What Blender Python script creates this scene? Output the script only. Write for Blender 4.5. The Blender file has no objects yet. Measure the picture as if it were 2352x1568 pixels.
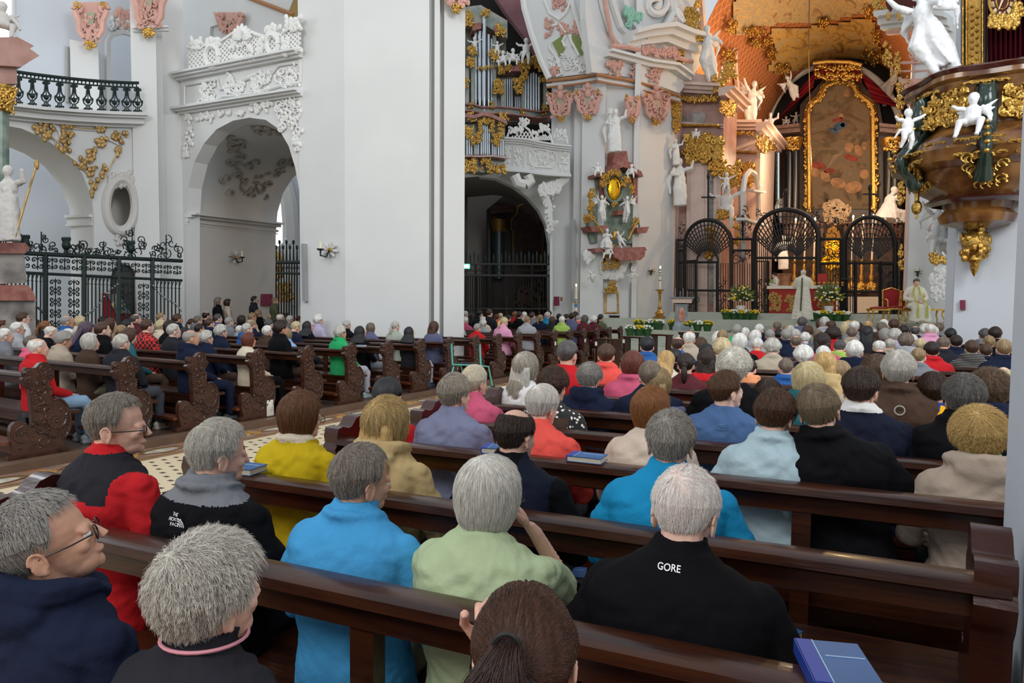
import bpy, bmesh, math, random
import numpy as np
from mathutils import Vector, Matrix, noise
from mathutils.geometry import tessellate_polygon
SC = bpy.context.scene
COL = SC.collection
PI = math.pi
# ---------------------------------------------------------------- camera, world, lights, exposure
FPX, CAMH = 1568.0, 1.70
_psi, _pit, _rol = math.radians(30.3), math.atan(84 / 1568), math.radians(.45)
_F = Vector((-math.sin(_psi), math.cos(_psi), 0)); _R = Vector((math.cos(_psi), math.sin(_psi), 0)); _U = Vector((0, 0, 1))
FC = _F * math.cos(_pit) - _U * math.sin(_pit); _U1 = _U * math.cos(_pit) + _F * math.sin(_pit)
RC = _R * math.cos(_rol) + _U1 * math.sin(_rol); UC = _U1 * math.cos(_rol) - _R * math.sin(_rol)
CAM = Vector((0, 0, CAMH))
cd = bpy.data.cameras.new('camera'); cam = bpy.data.objects.new('camera', cd); COL.objects.link(cam)
cd.sensor_width = 36; cd.lens = FPX / 2352 * 36; cd.clip_start = .05; cd.clip_end = 400
M = Matrix((RC, UC, -FC)).transposed().to_4x4(); M.translation = CAM; cam.matrix_world = M
SC.camera = cam
w = bpy.data.worlds.new('world'); SC.world = w; w.use_nodes = True
w.node_tree.nodes['Background'].inputs[0].default_value = (.86, .93, 1.0, 1)
w.node_tree.nodes['Background'].inputs[1].default_value = .66
SC.view_settings.view_transform = 'Standard'; SC.view_settings.look = 'None'
SC.view_settings.exposure = 0.13; SC.view_settings.gamma = 1; SC.view_settings.use_curve_mapping = False
cy = SC.cycles; cy.max_bounces = 5; cy.diffuse_bounces = 3; cy.glossy_bounces = 2; cy.transmission_bounces = 3
cy.use_adaptive_sampling = True; cy.adaptive_threshold = .02; cy.use_denoising = True
cy.caustics_reflective = False; cy.caustics_refractive = False
def area(name, loc, target, sx, sy, power, col):
    l = bpy.data.lights.new(name, 'AREA'); l.shape = 'RECTANGLE'; l.size = sx; l.size_y = sy; l.energy = power; l.color = col
    o = bpy.data.objects.new(name, l); COL.objects.link(o); o.location = loc
    o.rotation_euler = (Vector(target) - Vector(loc)).to_track_quat('-Z', 'Y').to_euler(); return o
area('window_light_south', (9, 3, 11), (-9, 11, 2), 7, 7, 1500, (.93, .97, 1.0))
area('window_light_west', (-3, -9, 12), (-6, 12, 1), 9, 6, 1150, (1.0, .97, .93))
area('window_light_octagon', (-22, 4, 11), (-12, 14, 2), 4, 5, 260, (.9, .97, 1.0))
area('window_light_choir_right', (-.6, 40, 11.5), (-9, 42, 6), 3, 5, 420, (1.0, .95, .88))
def point(name, loc, power, col, r=.15):
    l = bpy.data.lights.new(name, 'POINT'); l.energy = power; l.color = col; l.shadow_soft_size = r
    o = bpy.data.objects.new(name, l); COL.objects.link(o); o.location = loc; return o
point('choir_vault_spot', (-2.4, 34.5, 11.6), 760, (1.0, .68, .32))
point('choir_cornice_spot', (-7.9, 34.0, 12.9), 130, (1.0, .7, .38))
point('choir_altar_spot', (-4.7, 39.5, 9.5), 620, (1.0, .78, .5), .5)
# ---------------------------------------------------------------- pixel rays onto real planes (used for tracing outlines at their own distance)
def ray(px, py): return FC * FPX + RC * (px - 1176) - UC * (py - 784)
def D(px, z, py=700, h=0.0):
    r = ray(px, py); p = CAM + r * (z / r.dot(_F)); return Vector((p.x, p.y, h))
def atY(px, Y, h=0.0): r = ray(px, 700); k = Y / r.y; return Vector((r.x * k, Y, h))
def onz(px, py, h):
    r = ray(px, py); return CAM + r * ((h - CAMH) / r.z)
class Plane:
    def __init__(s, A, B):
        s.A = Vector((A[0], A[1], 0)); s.B = Vector((B[0], B[1], 0)); s.t = (s.B - s.A).normalized()
        n = Vector((s.t.y, -s.t.x, 0))
        s.n = n if n.dot(CAM - s.A) > 0 else -n
    def hit(s, px, py, off=0.0):
        r = ray(px, py); k = ((s.A + s.n * off) - CAM).dot(s.n) / r.dot(s.n); return CAM + r * k
    def hits(s, pts, off=0.0): return [s.hit(x, y, off) for x, y in pts]
class Shell:   # elliptic barrel vault, axis along Y
    def __init__(s, cx, h0, a, b): s.cx, s.h0, s.a, s.b = cx, h0, a, b
    def hit(s, px, py, off=0.0):
        r = ray(px, py); a, b = s.a - off, s.b - off
        ox = (CAM.x - s.cx) / a; oz = (CAM.z - s.h0) / b; dx = r.x / a; dz = r.z / b
        A = dx * dx + dz * dz; B = 2 * (ox * dx + oz * dz); C_ = ox * ox + oz * oz - 1
        return CAM + r * ((-B + math.sqrt(max(B * B - 4 * A * C_, 0))) / (2 * A))
    def hits(s, pts, off=0.0): return [s.hit(x, y, off) for x, y in pts]
# ---------------------------------------------------------------- mesh helpers
def link(o): COL.objects.link(o); return o
class MB:
    def __init__(s): s.v = []; s.f = []; s.m = []
    def add(s, vs, fs, mi=0):
        b = len(s.v); s.v.extend([tuple(x) for x in vs]); s.f.extend([tuple(b + i for i in f) for f in fs]); s.m.extend([mi] * len(fs)); return s
    def box(s, c, d, rz=0, mi=0, taper=1.0):
        x, y, z = [k / 2 for k in d]; cs, sn = math.cos(rz), math.sin(rz); vs = []
        for zz, t in ((-z, 1), (z, taper)):
            for xx, yy in ((-x, -y), (x, -y), (x, y), (-x, y)):
                xx *= t; yy *= t; vs.append((c[0] + xx * cs - yy * sn, c[1] + xx * sn + yy * cs, c[2] + zz))
        return s.add(vs, [(3, 2, 1, 0), (4, 5, 6, 7), (0, 1, 5, 4), (1, 2, 6, 5), (2, 3, 7, 6), (3, 0, 4, 7)], mi)
    def prism(s, pts, vec, mi=0, holes=()):
        loops = [[Vector(p) for p in pts]] + [[Vector(p) for p in h] for h in holes]
        vec = Vector(vec); flat = [p for l in loops for p in l]; n = len(flat)
        tris = tessellate_polygon(loops) if (holes or len(pts) > 4) else ([(0, 1, 2)] if len(pts) == 3 else [(0, 1, 2, 3)])
        fs = [tuple(t) for t in tris] + [tuple(n + i for i in reversed(t)) for t in tris]
        b = 0
        for l in loops:
            k = len(l)
            for i in range(k): j = (i + 1) % k; fs.append((b + i, b + j, n + b + j, n + b + i))
            b += k
        return s.add(flat + [p + vec for p in flat], fs, mi)
    def prismz(s, pts, z0, z1, mi=0): return s.prism([(p[0], p[1], z0) for p in pts], (0, 0, z1 - z0), mi)
    def tube(s, pts, r, n=8, mi=0, flat=1.0):
        pts = [Vector(p) for p in pts]; k = len(pts)
        rs = r if isinstance(r, (list, tuple)) else [r] * k
        vs = []; fs = []; up = None
        for i, p in enumerate(pts):
            t = (pts[min(i + 1, k - 1)] - pts[max(i - 1, 0)])
            t = t.normalized() if t.length > 1e-9 else Vector((0, 0, 1))
            if up is None: up = t.orthogonal().normalized()
            up = (up - t * up.dot(t)); up = up.normalized() if up.length > 1e-6 else t.orthogonal().normalized()
            b = t.cross(up)
            for j in range(n):
                a = 2 * PI * j / n; vs.append(p + up * (math.cos(a) * rs[i]) + b * (math.sin(a) * rs[i] * flat))
        for i in range(k - 1):
            for j in range(n):
                j2 = (j + 1) % n; fs.append((i * n + j, i * n + j2, (i + 1) * n + j2, (i + 1) * n + j))
        fs.append(tuple(reversed(range(n)))); fs.append(tuple((k - 1) * n + j for j in range(n)))
        return s.add(vs, fs, mi)
    def ell(s, c, r, nu=12, nv=8, mi=0, rot=None):
        vs = []; fs = []
        for i in range(nv + 1):
            th = PI * i / nv
            for j in range(nu):
                ph = 2 * PI * j / nu; v = Vector((math.sin(th) * math.cos(ph) * r[0], math.sin(th) * math.sin(ph) * r[1], math.cos(th) * r[2]))
                if rot is not None: v = rot @ v
                vs.append(Vector(c) + v)
        for i in range(nv):
            for j in range(nu):
                j2 = (j + 1) % nu; fs.append((i * nu + j, (i + 1) * nu + j, (i + 1) * nu + j2, i * nu + j2))
        return s.add(vs, fs, mi)
    def lathe(s, prof, c=(0, 0, 0), n=16, mi=0, a0=0, a1=2 * PI, sx=1, sy=1):
        vs = []; fs = []; full = abs(a1 - a0 - 2 * PI) < 1e-6; m = n if full else n + 1
        for r, z in prof:
            for j in range(m):
                a = a0 + (a1 - a0) * j / n; vs.append((c[0] + r * sx * math.cos(a), c[1] + r * sy * math.sin(a), c[2] + z))
        for i in range(len(prof) - 1):
            for j in range(n):
                j2 = (j + 1) % m; fs.append((i * m + j, i * m + j2, (i + 1) * m + j2, (i + 1) * m + j))
        return s.add(vs, fs, mi)
    def loft(s, rings, mi=0, caps=True, closed=True):
        n = len(rings[0]); fs = []; vs = [p for r in rings for p in r]
        for i in range(len(rings) - 1):
            for j in range(n if closed else n - 1):
                j2 = (j + 1) % n; fs.append((i * n + j, i * n + j2, (i + 1) * n + j2, (i + 1) * n + j))
        if caps and closed: fs.append(tuple(reversed(range(n)))); fs.append(tuple((len(rings) - 1) * n + j for j in range(n)))
        return s.add(vs, fs, mi)
    def mesh(s, name, mats, smooth=True, ang=40):
        me = bpy.data.meshes.new(name); me.from_pydata(s.v, [], s.f)
        for m in (mats if isinstance(mats, (list, tuple)) else [mats]): me.materials.append(m)
        if any(s.m): me.polygons.foreach_set('material_index', s.m)
        bm = bmesh.new(); bm.from_mesh(me); bmesh.ops.recalc_face_normals(bm, faces=bm.faces); bm.to_mesh(me); bm.free()
        if smooth:
            me.polygons.foreach_set('use_smooth', [True] * len(me.polygons))
            if ang: me.set_sharp_from_angle(angle=math.radians(ang))
        me.update(); return me
    def build(s, name, mats, parent=None, smooth=True, ang=40):
        o = bpy.data.objects.new(name, s.mesh(name, mats, smooth, ang)); link(o)
        if parent: o.parent = parent
        return o
def tag(o, label, cat, group=None, kind=None):
    o['label'] = label; o['category'] = cat
    if group: o['group'] = group
    if kind: o['kind'] = kind
    return o
def struct(o): o['kind'] = 'structure'; return o
def empty(name, loc=(0, 0, 0), rz=0, parent=None):
    o = bpy.data.objects.new(name, None); o.empty_display_size = .1; link(o); o.location = loc; o.rotation_euler = (0, 0, rz)
    if parent: o.parent = parent
    return o
def thing(name, label, cat, loc=(0, 0, 0), rz=0, group=None): return tag(empty(name, loc, rz), label, cat, group)
def child(name, me, parent, mat=None, loc=None, rz=None):
    o = bpy.data.objects.new(name, me); link(o); o.parent = parent
    if mat is not None:
        for i, m in enumerate(mat if isinstance(mat, (list, tuple)) else [mat]):
            o.material_slots[i].link = 'OBJECT'; o.material_slots[i].material = m
    if loc: o.location = loc
    if rz: o.rotation_euler = (0, 0, rz)
    return o
def remesh(mb, vox, smooth=2, name='body'):   # unions overlapping closed pieces into ONE continuous surface
    me = mb.mesh('tmp', [], smooth=False); o = bpy.data.objects.new('tmp', me); link(o)
    m = o.modifiers.new('r', 'REMESH'); m.mode = 'VOXEL'; m.voxel_size = vox; m.use_smooth_shade = True
    if smooth: q = o.modifiers.new('s', 'SMOOTH'); q.iterations = smooth; q.factor = .6
    dg = bpy.context.evaluated_depsgraph_get(); out = bpy.data.meshes.new_from_object(o.evaluated_get(dg)); out.name = name
    bpy.data.objects.remove(o); bpy.data.meshes.remove(me)
    out.polygons.foreach_set('use_smooth', [True] * len(out.polygons)); return out
def displace(me, fn):
    n = len(me.vertices); co = np.empty(n * 3); me.vertices.foreach_get('co', co); no = np.empty(n * 3); me.vertex_normals.foreach_get('vector', no)
    co = co.reshape(-1, 3); no = no.reshape(-1, 3); d = np.array([fn(Vector(c)) for c in co]); co = co + no * d[:, None]
    me.vertices.foreach_set('co', co.ravel()); me.update()
# ---------------------------------------------------------------- materials
def srgb(h):
    if isinstance(h, str): h = [int(h[i:i + 2], 16) / 255 for i in (0, 2, 4)]
    return tuple((c / 12.92 if c <= .04045 else ((c + .055) / 1.055) ** 2.4) for c in h) + (1,)
_mc = {}
def mat(name, col, rough=.6, metal=0.0, bump=0.0, bscale=30, var=0.0, vscale=5, col2=None, spec=.5, emit=0, stretch=None, sheen=0, coat=0):
    if name in _mc: return _mc[name]
    m = bpy.data.materials.new(name); m.use_nodes = True; nt = m.node_tree; N = nt.nodes; L = nt.links; b = N['Principled BSDF']
    c = srgb(col); b.inputs['Base Color'].default_value = c; b.inputs['Roughness'].default_value = rough; b.inputs['Metallic'].default_value = metal
    b.inputs['Specular IOR Level'].default_value = spec
    if sheen: b.inputs['Sheen Weight'].default_value = sheen
    if coat: b.inputs['Coat Weight'].default_value = coat; b.inputs['Coat Roughness'].default_value = .12
    if emit: b.inputs['Emission Color'].default_value = c; b.inputs['Emission Strength'].default_value = emit
    tc = None
    if var or bump or col2:
        tc = N.new('ShaderNodeTexCoord'); mp = N.new('ShaderNodeMapping'); L.new(tc.outputs['Object'], mp.inputs[0])
        if stretch: mp.inputs['Scale'].default_value = stretch
    if var or col2:
        n = N.new('ShaderNodeTexNoise'); n.inputs['Scale'].default_value = vscale; n.inputs['Detail'].default_value = 5; L.new(mp.outputs[0], n.inputs['Vector'])
        r = N.new('ShaderNodeMapRange'); r.inputs[1].default_value = .38; r.inputs[2].default_value = .62; L.new(n.outputs[0], r.inputs[0])
        x = N.new('ShaderNodeMix'); x.data_type = 'RGBA'; L.new(r.outputs[0], x.inputs[0])
        k = 1 - var; x.inputs[6].default_value = c; x.inputs[7].default_value = srgb(col2) if col2 else (c[0] * k, c[1] * k, c[2] * k, 1)
        L.new(x.outputs[2], b.inputs['Base Color'])
    if bump:
        n = N.new('ShaderNodeTexNoise'); n.inputs['Scale'].default_value = bscale; n.inputs['Detail'].default_value = 4; L.new(mp.outputs[0], n.inputs['Vector'])
        u = N.new('ShaderNodeBump'); u.inputs['Strength'].default_value = bump; u.inputs['Distance'].default_value = .02
        L.new(n.outputs[0], u.inputs['Height']); L.new(u.outputs[0], b.inputs['Normal'])
    _mc[name] = m; return m
PLA = mat('white_plaster', 'DEDEDC', .85, bump=.12, bscale=9, var=.04, vscale=.8, spec=.25)
PLB = mat('bluish_plaster', 'D3D8DF', .85, bump=.12, bscale=9, var=.05, vscale=.5, spec=.25)
STU = mat('white_stucco', 'E9E8E4', .6, bump=.2, bscale=14, spec=.35)
STG = mat('grey_stucco', 'CFCBC6', .7, bump=.3, bscale=12, spec=.3)
PNK = mat('salmon_stucco', 'D9A899', .7, bump=.4, bscale=14, var=.12, vscale=4)
PKM = mat('pink_marble', 'DDC0B2', .4, var=.1, vscale=2.2, bump=.05)
PKD = mat('rosy_marble', 'B88E82', .4, col2='A3766A', vscale=2)
RDM = mat('red_marble', '8F5046', .25, col2='A86F60', vscale=5)
GRM = mat('grey_veined_marble', '6F6A66', .3, col2='A59D95', vscale=2.5)
GNM = mat('green_marble', '5E7468', .3, col2='8E9A8C', vscale=3)
BLM = mat('black_marble', '1D1F20', .2, var=.3, vscale=4)
GLD = mat('gold_leaf', 'D9AC58', .3, metal=.92, bump=.9, bscale=20, var=.4, vscale=12)
GLP = mat('pale_gold', 'C9A56A', .5, metal=.55, bump=.5, bscale=16, var=.3)
IRN = mat('wrought_iron', '1B2A28', .5, metal=.3)
IRB = mat('black_iron', '1A1716', .55, metal=.2)
WD = mat('dark_pew_wood', '2B130C', .3, bump=.08, bscale=9, col2='40200F', vscale=3, stretch=(1, 9, 9), coat=.18, spec=.35)
WDC = mat('carved_oak', '331B13', .32, bump=.2, bscale=20, col2='4A2C20', vscale=8, coat=.2)
WFL = mat('orange_floor_boards', '8A4A22', .4, bump=.1, bscale=8, col2='5E3014', vscale=2.5, stretch=(1, 8, 1))
STN = mat('pale_step_stone', 'B9BDAF', .6, var=.1, vscale=2)
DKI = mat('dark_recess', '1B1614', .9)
def mk_mosaic():
    m = bpy.data.materials.new('cream_mosaic'); m.use_nodes = True; N = m.node_tree.nodes; L = m.node_tree.links; b = N['Principled BSDF']
    def mth(op, a, bb=None, c=None):
        n = N.new('ShaderNodeMath'); n.operation = op
        for i, x in enumerate((a, bb, c)):
            if x is None: continue
            if isinstance(x, (int, float)): n.inputs[i].default_value = x
            else: L.new(x, n.inputs[i])
        return n.outputs[0]
    tc = N.new('ShaderNodeTexCoord'); sp = N.new('ShaderNodeSeparateXYZ'); L.new(tc.outputs['Object'], sp.inputs[0])
    u = mth('ADD', mth('DIVIDE', sp.outputs['X'], .173), 400.5); col = mth('FLOOR', u); sh = mth('MULTIPLY', mth('MODULO', col, 2.0), .5)
    v = mth('ADD', mth('DIVIDE', sp.outputs['Y'], .14), sh)
    fu = mth('ABSOLUTE', mth('SUBTRACT', mth('FRACT', mth('ADD', u, 100)), .5)); fv = mth('ABSOLUTE', mth('SUBTRACT', mth('FRACT', mth('ADD', v, 100)), .5))
    dash = mth('MULTIPLY', mth('LESS_THAN', fu, .2), mth('LESS_THAN', fv, .16))
    seam = mth('MAXIMUM', mth('GREATER_THAN', fv, .485), mth('GREATER_THAN', fu, .485))
    x = N.new('ShaderNodeMix'); x.data_type = 'RGBA'; L.new(seam, x.inputs[0]); x.inputs[6].default_value = srgb('D8C6A4'); x.inputs[7].default_value = srgb('C9B592')
    y = N.new('ShaderNodeMix'); y.data_type = 'RGBA'; L.new(dash, y.inputs[0]); L.new(x.outputs[2], y.inputs[6]); y.inputs[7].default_value = srgb('4E4638')
    L.new(y.outputs[2], b.inputs['Base Color']); b.inputs['Roughness'].default_value = .5; return m
MOS = mk_mosaic()
BRD = mat('brown_border_stone', '7B6253', .5, col2='94796A', vscale=6)
BGD = mat('ochre_inlay', 'B98A3E', .5); BCR = mat('cream_inlay', 'BDB7A2', .5, col2='9C978C', vscale=12); BRR = mat('rust_inlay', '8A5B3E', .5)
# ---------------------------------------------------------------- floor
PLAT = .08
fb = MB(); fb.add([(-60, -12, 0), (25, -12, 0), (25, 24, 0), (-60, 24, 0)], [(0, 1, 2, 3)]); struct(fb.build('floor', MOS, smooth=False))
p = MB(); p.box((-14.7, 10.1, PLAT / 2), (14.1, 22, PLAT)); struct(p.build('floor_platform_across', mat('dull_floor_boards', '5E4636', .5, bump=.1, bscale=8, col2='49352A', vscale=1.5, stretch=(4, 1, 1)), smooth=False)); struct(MB().box((-7.66, 10.1, .045), (.16, 22, .1)).build('floor_nosing', mat('step_nosing', '6E5645', .45, var=.2, vscale=4), smooth=False))
p = MB(); p.prism([(-2.62, -3, .0), (2.6, -3, .0), (2.6, 18.6, .0), (-2.72, 18.4, .0)], (0, 0, PLAT)); struct(p.build('floor_platform_near', WFL, smooth=False))
for s, (xa, xb) in enumerate(((-7.64, -7.06), (-3.5, -2.76))):
    p = MB(); p.box(((xa + xb) / 2, 9, .004), (abs(xb - xa), 25, .008)); b = struct(p.build('floor_border', BRD, smooth=False))
    g = MB(); xm = (xa + xb) / 2
    for off in (-.24, .24): g.tube([(xm + off, -3, .008), (xm + off, 21, .008)], .014, 4, 0, .4)
    for i in range(30):
        y0 = -3 + i * .82
        for sg in (1, -1): g.tube([(xm + sg * .13 * math.sin(PI * t / 10) ** .8, y0 + .55 * t / 10, .009) for t in range(11)], .016, 4, 0, .3)
        g.tube([(xm + .1 * math.sin(t * 1.2), y0 + .57 + .22 * t / 8, .009) for t in range(9)], .018, 4, 0, .3)
        g.ell((xm, y0 + .275, .008), (.09, .2, .006), 12, 4, 1)
        g.ell((xm + .19, y0 + .68, .008), (.05, .1, .005), 8, 4, 2); g.ell((xm - .19, y0 + .68, .008), (.05, .1, .005), 8, 4, 2)
    g.build('floor_inlay', [BGD, BCR, BRR], b)
# rising steps in front of the choir
for i, (h, y0) in enumerate(((.14, 21.3), (.28, 22.2), (.45, 23.0), (.62, 23.35), (.80, 23.7))):
    p = MB(); p.box((-14 if i < 2 else -7.0, (y0 + 60) / 2, h / 2 + (i * .0)), (40 if i < 2 else 24, 60 - y0, h)); struct(p.build('floor_step', STN, smooth=False))
for h, pts in ((1.0, [(-16, 25.9), (-8.3, 25.9), (-7.2, 26.6), (-6.6, 26.5), (2, 26.5), (2, 60), (-16, 60)]),
               (1.2, [(-16, 26.3), (-8.5, 26.3), (-7.5, 26.9), (-6.9, 26.9), (2, 26.9), (2, 60), (-16, 60)]),
               (1.33, [(-8.8, 28.0), (.0, 28.0), (.0, 60), (-8.8, 60)]), (1.45, [(-8.8, 28.25), (.0, 28.25), (.0, 60), (-8.8, 60)])):
    p = MB(); p.prismz(pts, .7, h); struct(p.build('floor_step', STN, smooth=False))
tag(MB().box((-4.2, 25.75, .806), (3.4, 3.3, .012)).build('step_carpet', mat('slate_carpet', '5E6466', .95)), 'dark grey carpet laid over the lower altar steps', 'carpet')
# ---------------------------------------------------------------- architecture
def band(mb, pl, top, bot, depth, mi=0):   # a moulding: polygon between two pixel lines on a wall plane, standing out by depth
    P = pl.hits(top) + pl.hits(list(reversed(bot))); mb.prism(P, pl.n * depth, mi); return mb
def cornice(mb, pl, pts, hs, mi=0):  # pts: top pixel polyline; hs: list of (drop0, drop1, depth)
    for a, b, d in hs: band(mb, pl, [(x, y + a) for x, y in pts], [(x, y + b) for x, y in pts], d, mi)
def spiral(pl, cx, cy, r, turns, a0, sgn=1, off=.03, n=14, r1=.12):
    out = []
    for i in range(n + 1):
        t = i / n; rr = r * (1 - t * (1 - r1)); a = a0 + sgn * t * turns * 2 * PI
        out.append(pl.hit(cx + rr * math.cos(a), cy + rr * math.sin(a), off))
    return out
def rocaille(mb, pl, x0, y0, x1, y1, n, seed, r=.04, mi=0, off=.04, leaf=True):
    R_ = random.Random(seed); s = min(abs(x1 - x0), abs(y1 - y0)) * .5 + 3; r *= .62; leaf = leaf and R_.random() < 2
    for i in range(int(n * (2.3 if r > .02 else 1.3))):
        cx, cy = R_.uniform(x0, x1), R_.uniform(y0, y1); rr = R_.uniform(.16, .5) * s; a = R_.uniform(0, 6.28); sg = R_.choice((-1, 1))
        P = spiral(pl, cx, cy, rr, R_.uniform(.5, 1.0), a, sg, off, 10)
        mb.tube(P, [r * (1.1 - .7 * k / 10) for k in range(11)], 6, mi)
        if leaf:
            q = pl.hit(cx + rr * math.cos(a), cy + rr * math.sin(a), off); mb.ell(q, (r * 1.5, r * 1.5, r * 2.2), 6, 5, mi)
def clusters(par, pl, lst, nm, m, r, off, k=1):
    for a in lst: g = MB(); rocaille(g, pl, *a[:4], a[4], int(a[0] * k + a[1]), r, 0, off); g.build(nm, m, par)
def solid_wall(name, foot, h0, h1, m=PLA):
    p = MB(); p.prismz(foot, h0, h1); return struct(p.build(name, m, smooth=False))
# --- left octagon bay: lower wall with arch
W1 = Plane(D(-200, 14.5), D(425, 19.5))
outer = [(216, 800), (216, 500), (212, 455), (190, 400), (150, 350), (102, 318), (50, 295), (0, 286), (-60, 290), (-130, 320), (-180, 400), (-190, 800)]
oval = [(277 + 31 * math.cos(a + .15) , 472 + 56 * math.sin(a)) for a in [2 * PI * i / 28 for i in range(28)]]
door = [(253, 770), (253, 640), (262, 614), (280, 606), (300, 610), (312, 626), (313, 770)]
V1 = D(163, 19.6) - D(215, 17.9)
mb = MB(); mb.prism(W1.hits([(-200, 800), (-200, 262), (428, 262), (428, 800)] + outer), -W1.n * .06, 0, [W1.hits(oval), W1.hits(door)])
struct(mb.build('wall_octagon', PLA, smooth=False))
mb = MB(); O = W1.hits(outer); mb.loft([O, [q + V1 for q in O]], caps=False); struct(mb.build('wall_octagon_arch_soffit', PLA))
mb = MB(); O = W1.hits(oval); v = (D(310, 22) - D(290, 19)); O2 = [q + v * .32 for q in O]; mb.loft([O, O2], caps=False)
c = sum(O2, Vector()) / len(O2); mb.add([c + v.normalized() * .1] + O2, [(0, i + 1, (i + 1) % len(O2) + 1) for i in range(len(O2))]); b = struct(mb.build('window_1', mat('shaded_plaster', 'D6D2CC', .9)))
fr = MB(); Q = W1.hits([(277 + 33 * math.cos(a), 472 + 60 * math.sin(a)) for a in [2 * PI * i / 32 for i in range(33)]], .04); fr.tube(Q, .11, 8, 0); fr.tube(W1.hits([(277 + 28 * math.cos(a), 472 + 51 * math.sin(a)) for a in [2 * PI * i / 32 for i in range(33)]], .02), .05, 6)
rocaille(fr, W1, 252, 400, 305, 428, 14, 3, .07); rocaille(fr, W1, 262, 540, 300, 560, 5, 4, .05); fr.build('window_frame', STG, b)
# niche behind the arch, far walls of the octagon
N1 = Plane(D(-200, 21), D(330, 23.5)); struct(MB().prism(N1.hits([(-300, 200), (330, 200), (330, 800), (-300, 800)]), -N1.n * .1).build('wall_octagon_niche', PLB, smooth=False))
mb = MB(); cornice(mb, Plane(D(163, 19.4), D(217, 17.8)), [(160, 495), (219, 493)], [(0, 6, .14), (6, 20, .07), (20, 25, .1)]); struct(mb.build('trim_impost', PLA, smooth=False))
# balcony slab with mouldings, curved
cur = [(-120, 233), (0, 243), (80, 252), (160, 258), (240, 262), (318, 264)]
mb = MB(); cornice(mb, W1, cur, [(0, 7, .5), (7, 12, .42), (12, 24, .3), (24, 30, .12)])
P = W1.hits(cur, .5); Q = W1.hits(cur, -2.6); mb.loft([P, [a + Vector((0, 0, .0)) for a in Q]], caps=False, closed=False); struct(mb.build('trim_balcony', PLA, smooth=False))
# upper wall set back, window and doorway
U1 = Plane(D(-200, 17.4), D(340, 21.6))
mb = MB(); mb.prism(U1.hits([(-200, 290), (340, 290), (340, -60), (-200, -60)]), -U1.n * .1, 0, [U1.hits([(-40, 170), (32, 170), (32, -40), (-40, -40)]), U1.hits([(253, 285), (253, 95), (262, 82), (282, 78), (300, 82), (310, 92), (310, 285)])])
struct(mb.build('wall_upper_octagon', PLB, smooth=False))
wn = struct(MB().prism(U1.hits([(-40, 170), (32, 170), (32, -40), (-40, -40)], -.3), -U1.n * .02).build('window_2', mat('window_daylight', 'F4FAFF', .3, emit=1.15)))
mb = MB()
for x in (-38, 30): mb.tube(U1.hits([(x, 170), (x, -40)], .02), .05, 4)
mb.tube(U1.hits([(-40, 170), (34, 170)], .02), .06, 4); mb.build('window_frame', PLA, wn)
U1b = Plane(D(240, 22.5), D(330, 23)); mb = MB(); mb.prism(U1b.hits([(240, 300), (330, 300), (330, 60), (240, 60)]), -U1b.n * .1); struct(mb.build('door_1', PLB, smooth=False))
mb = MB(); mb.tube(U1.hits([(247, 285), (247, 96), (256, 80), (282, 73), (304, 80), (314, 92), (314, 285)], .02), .09, 4); rocaille(mb, U1, 250, 40, 300, 72, 10, 5, .06); struct(mb.build('trim_doorway', PLA))
mb = MB(); rocaille(mb, U1, 268, 25, 296, 60, 12, 8, .08); struct(mb.build('trim_doorway_crest', PNK))
mb = MB()
for x in (155, 163, 170): mb.tube(U1.hits([(x, 235), (x, 108)], .05), .05, 5)
tag(mb.build('speaker_column', mat('grey_speaker', 'A2A19E', .6)), 'narrow grey column speaker on wall behind wrought-iron balcony', 'speaker')
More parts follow.
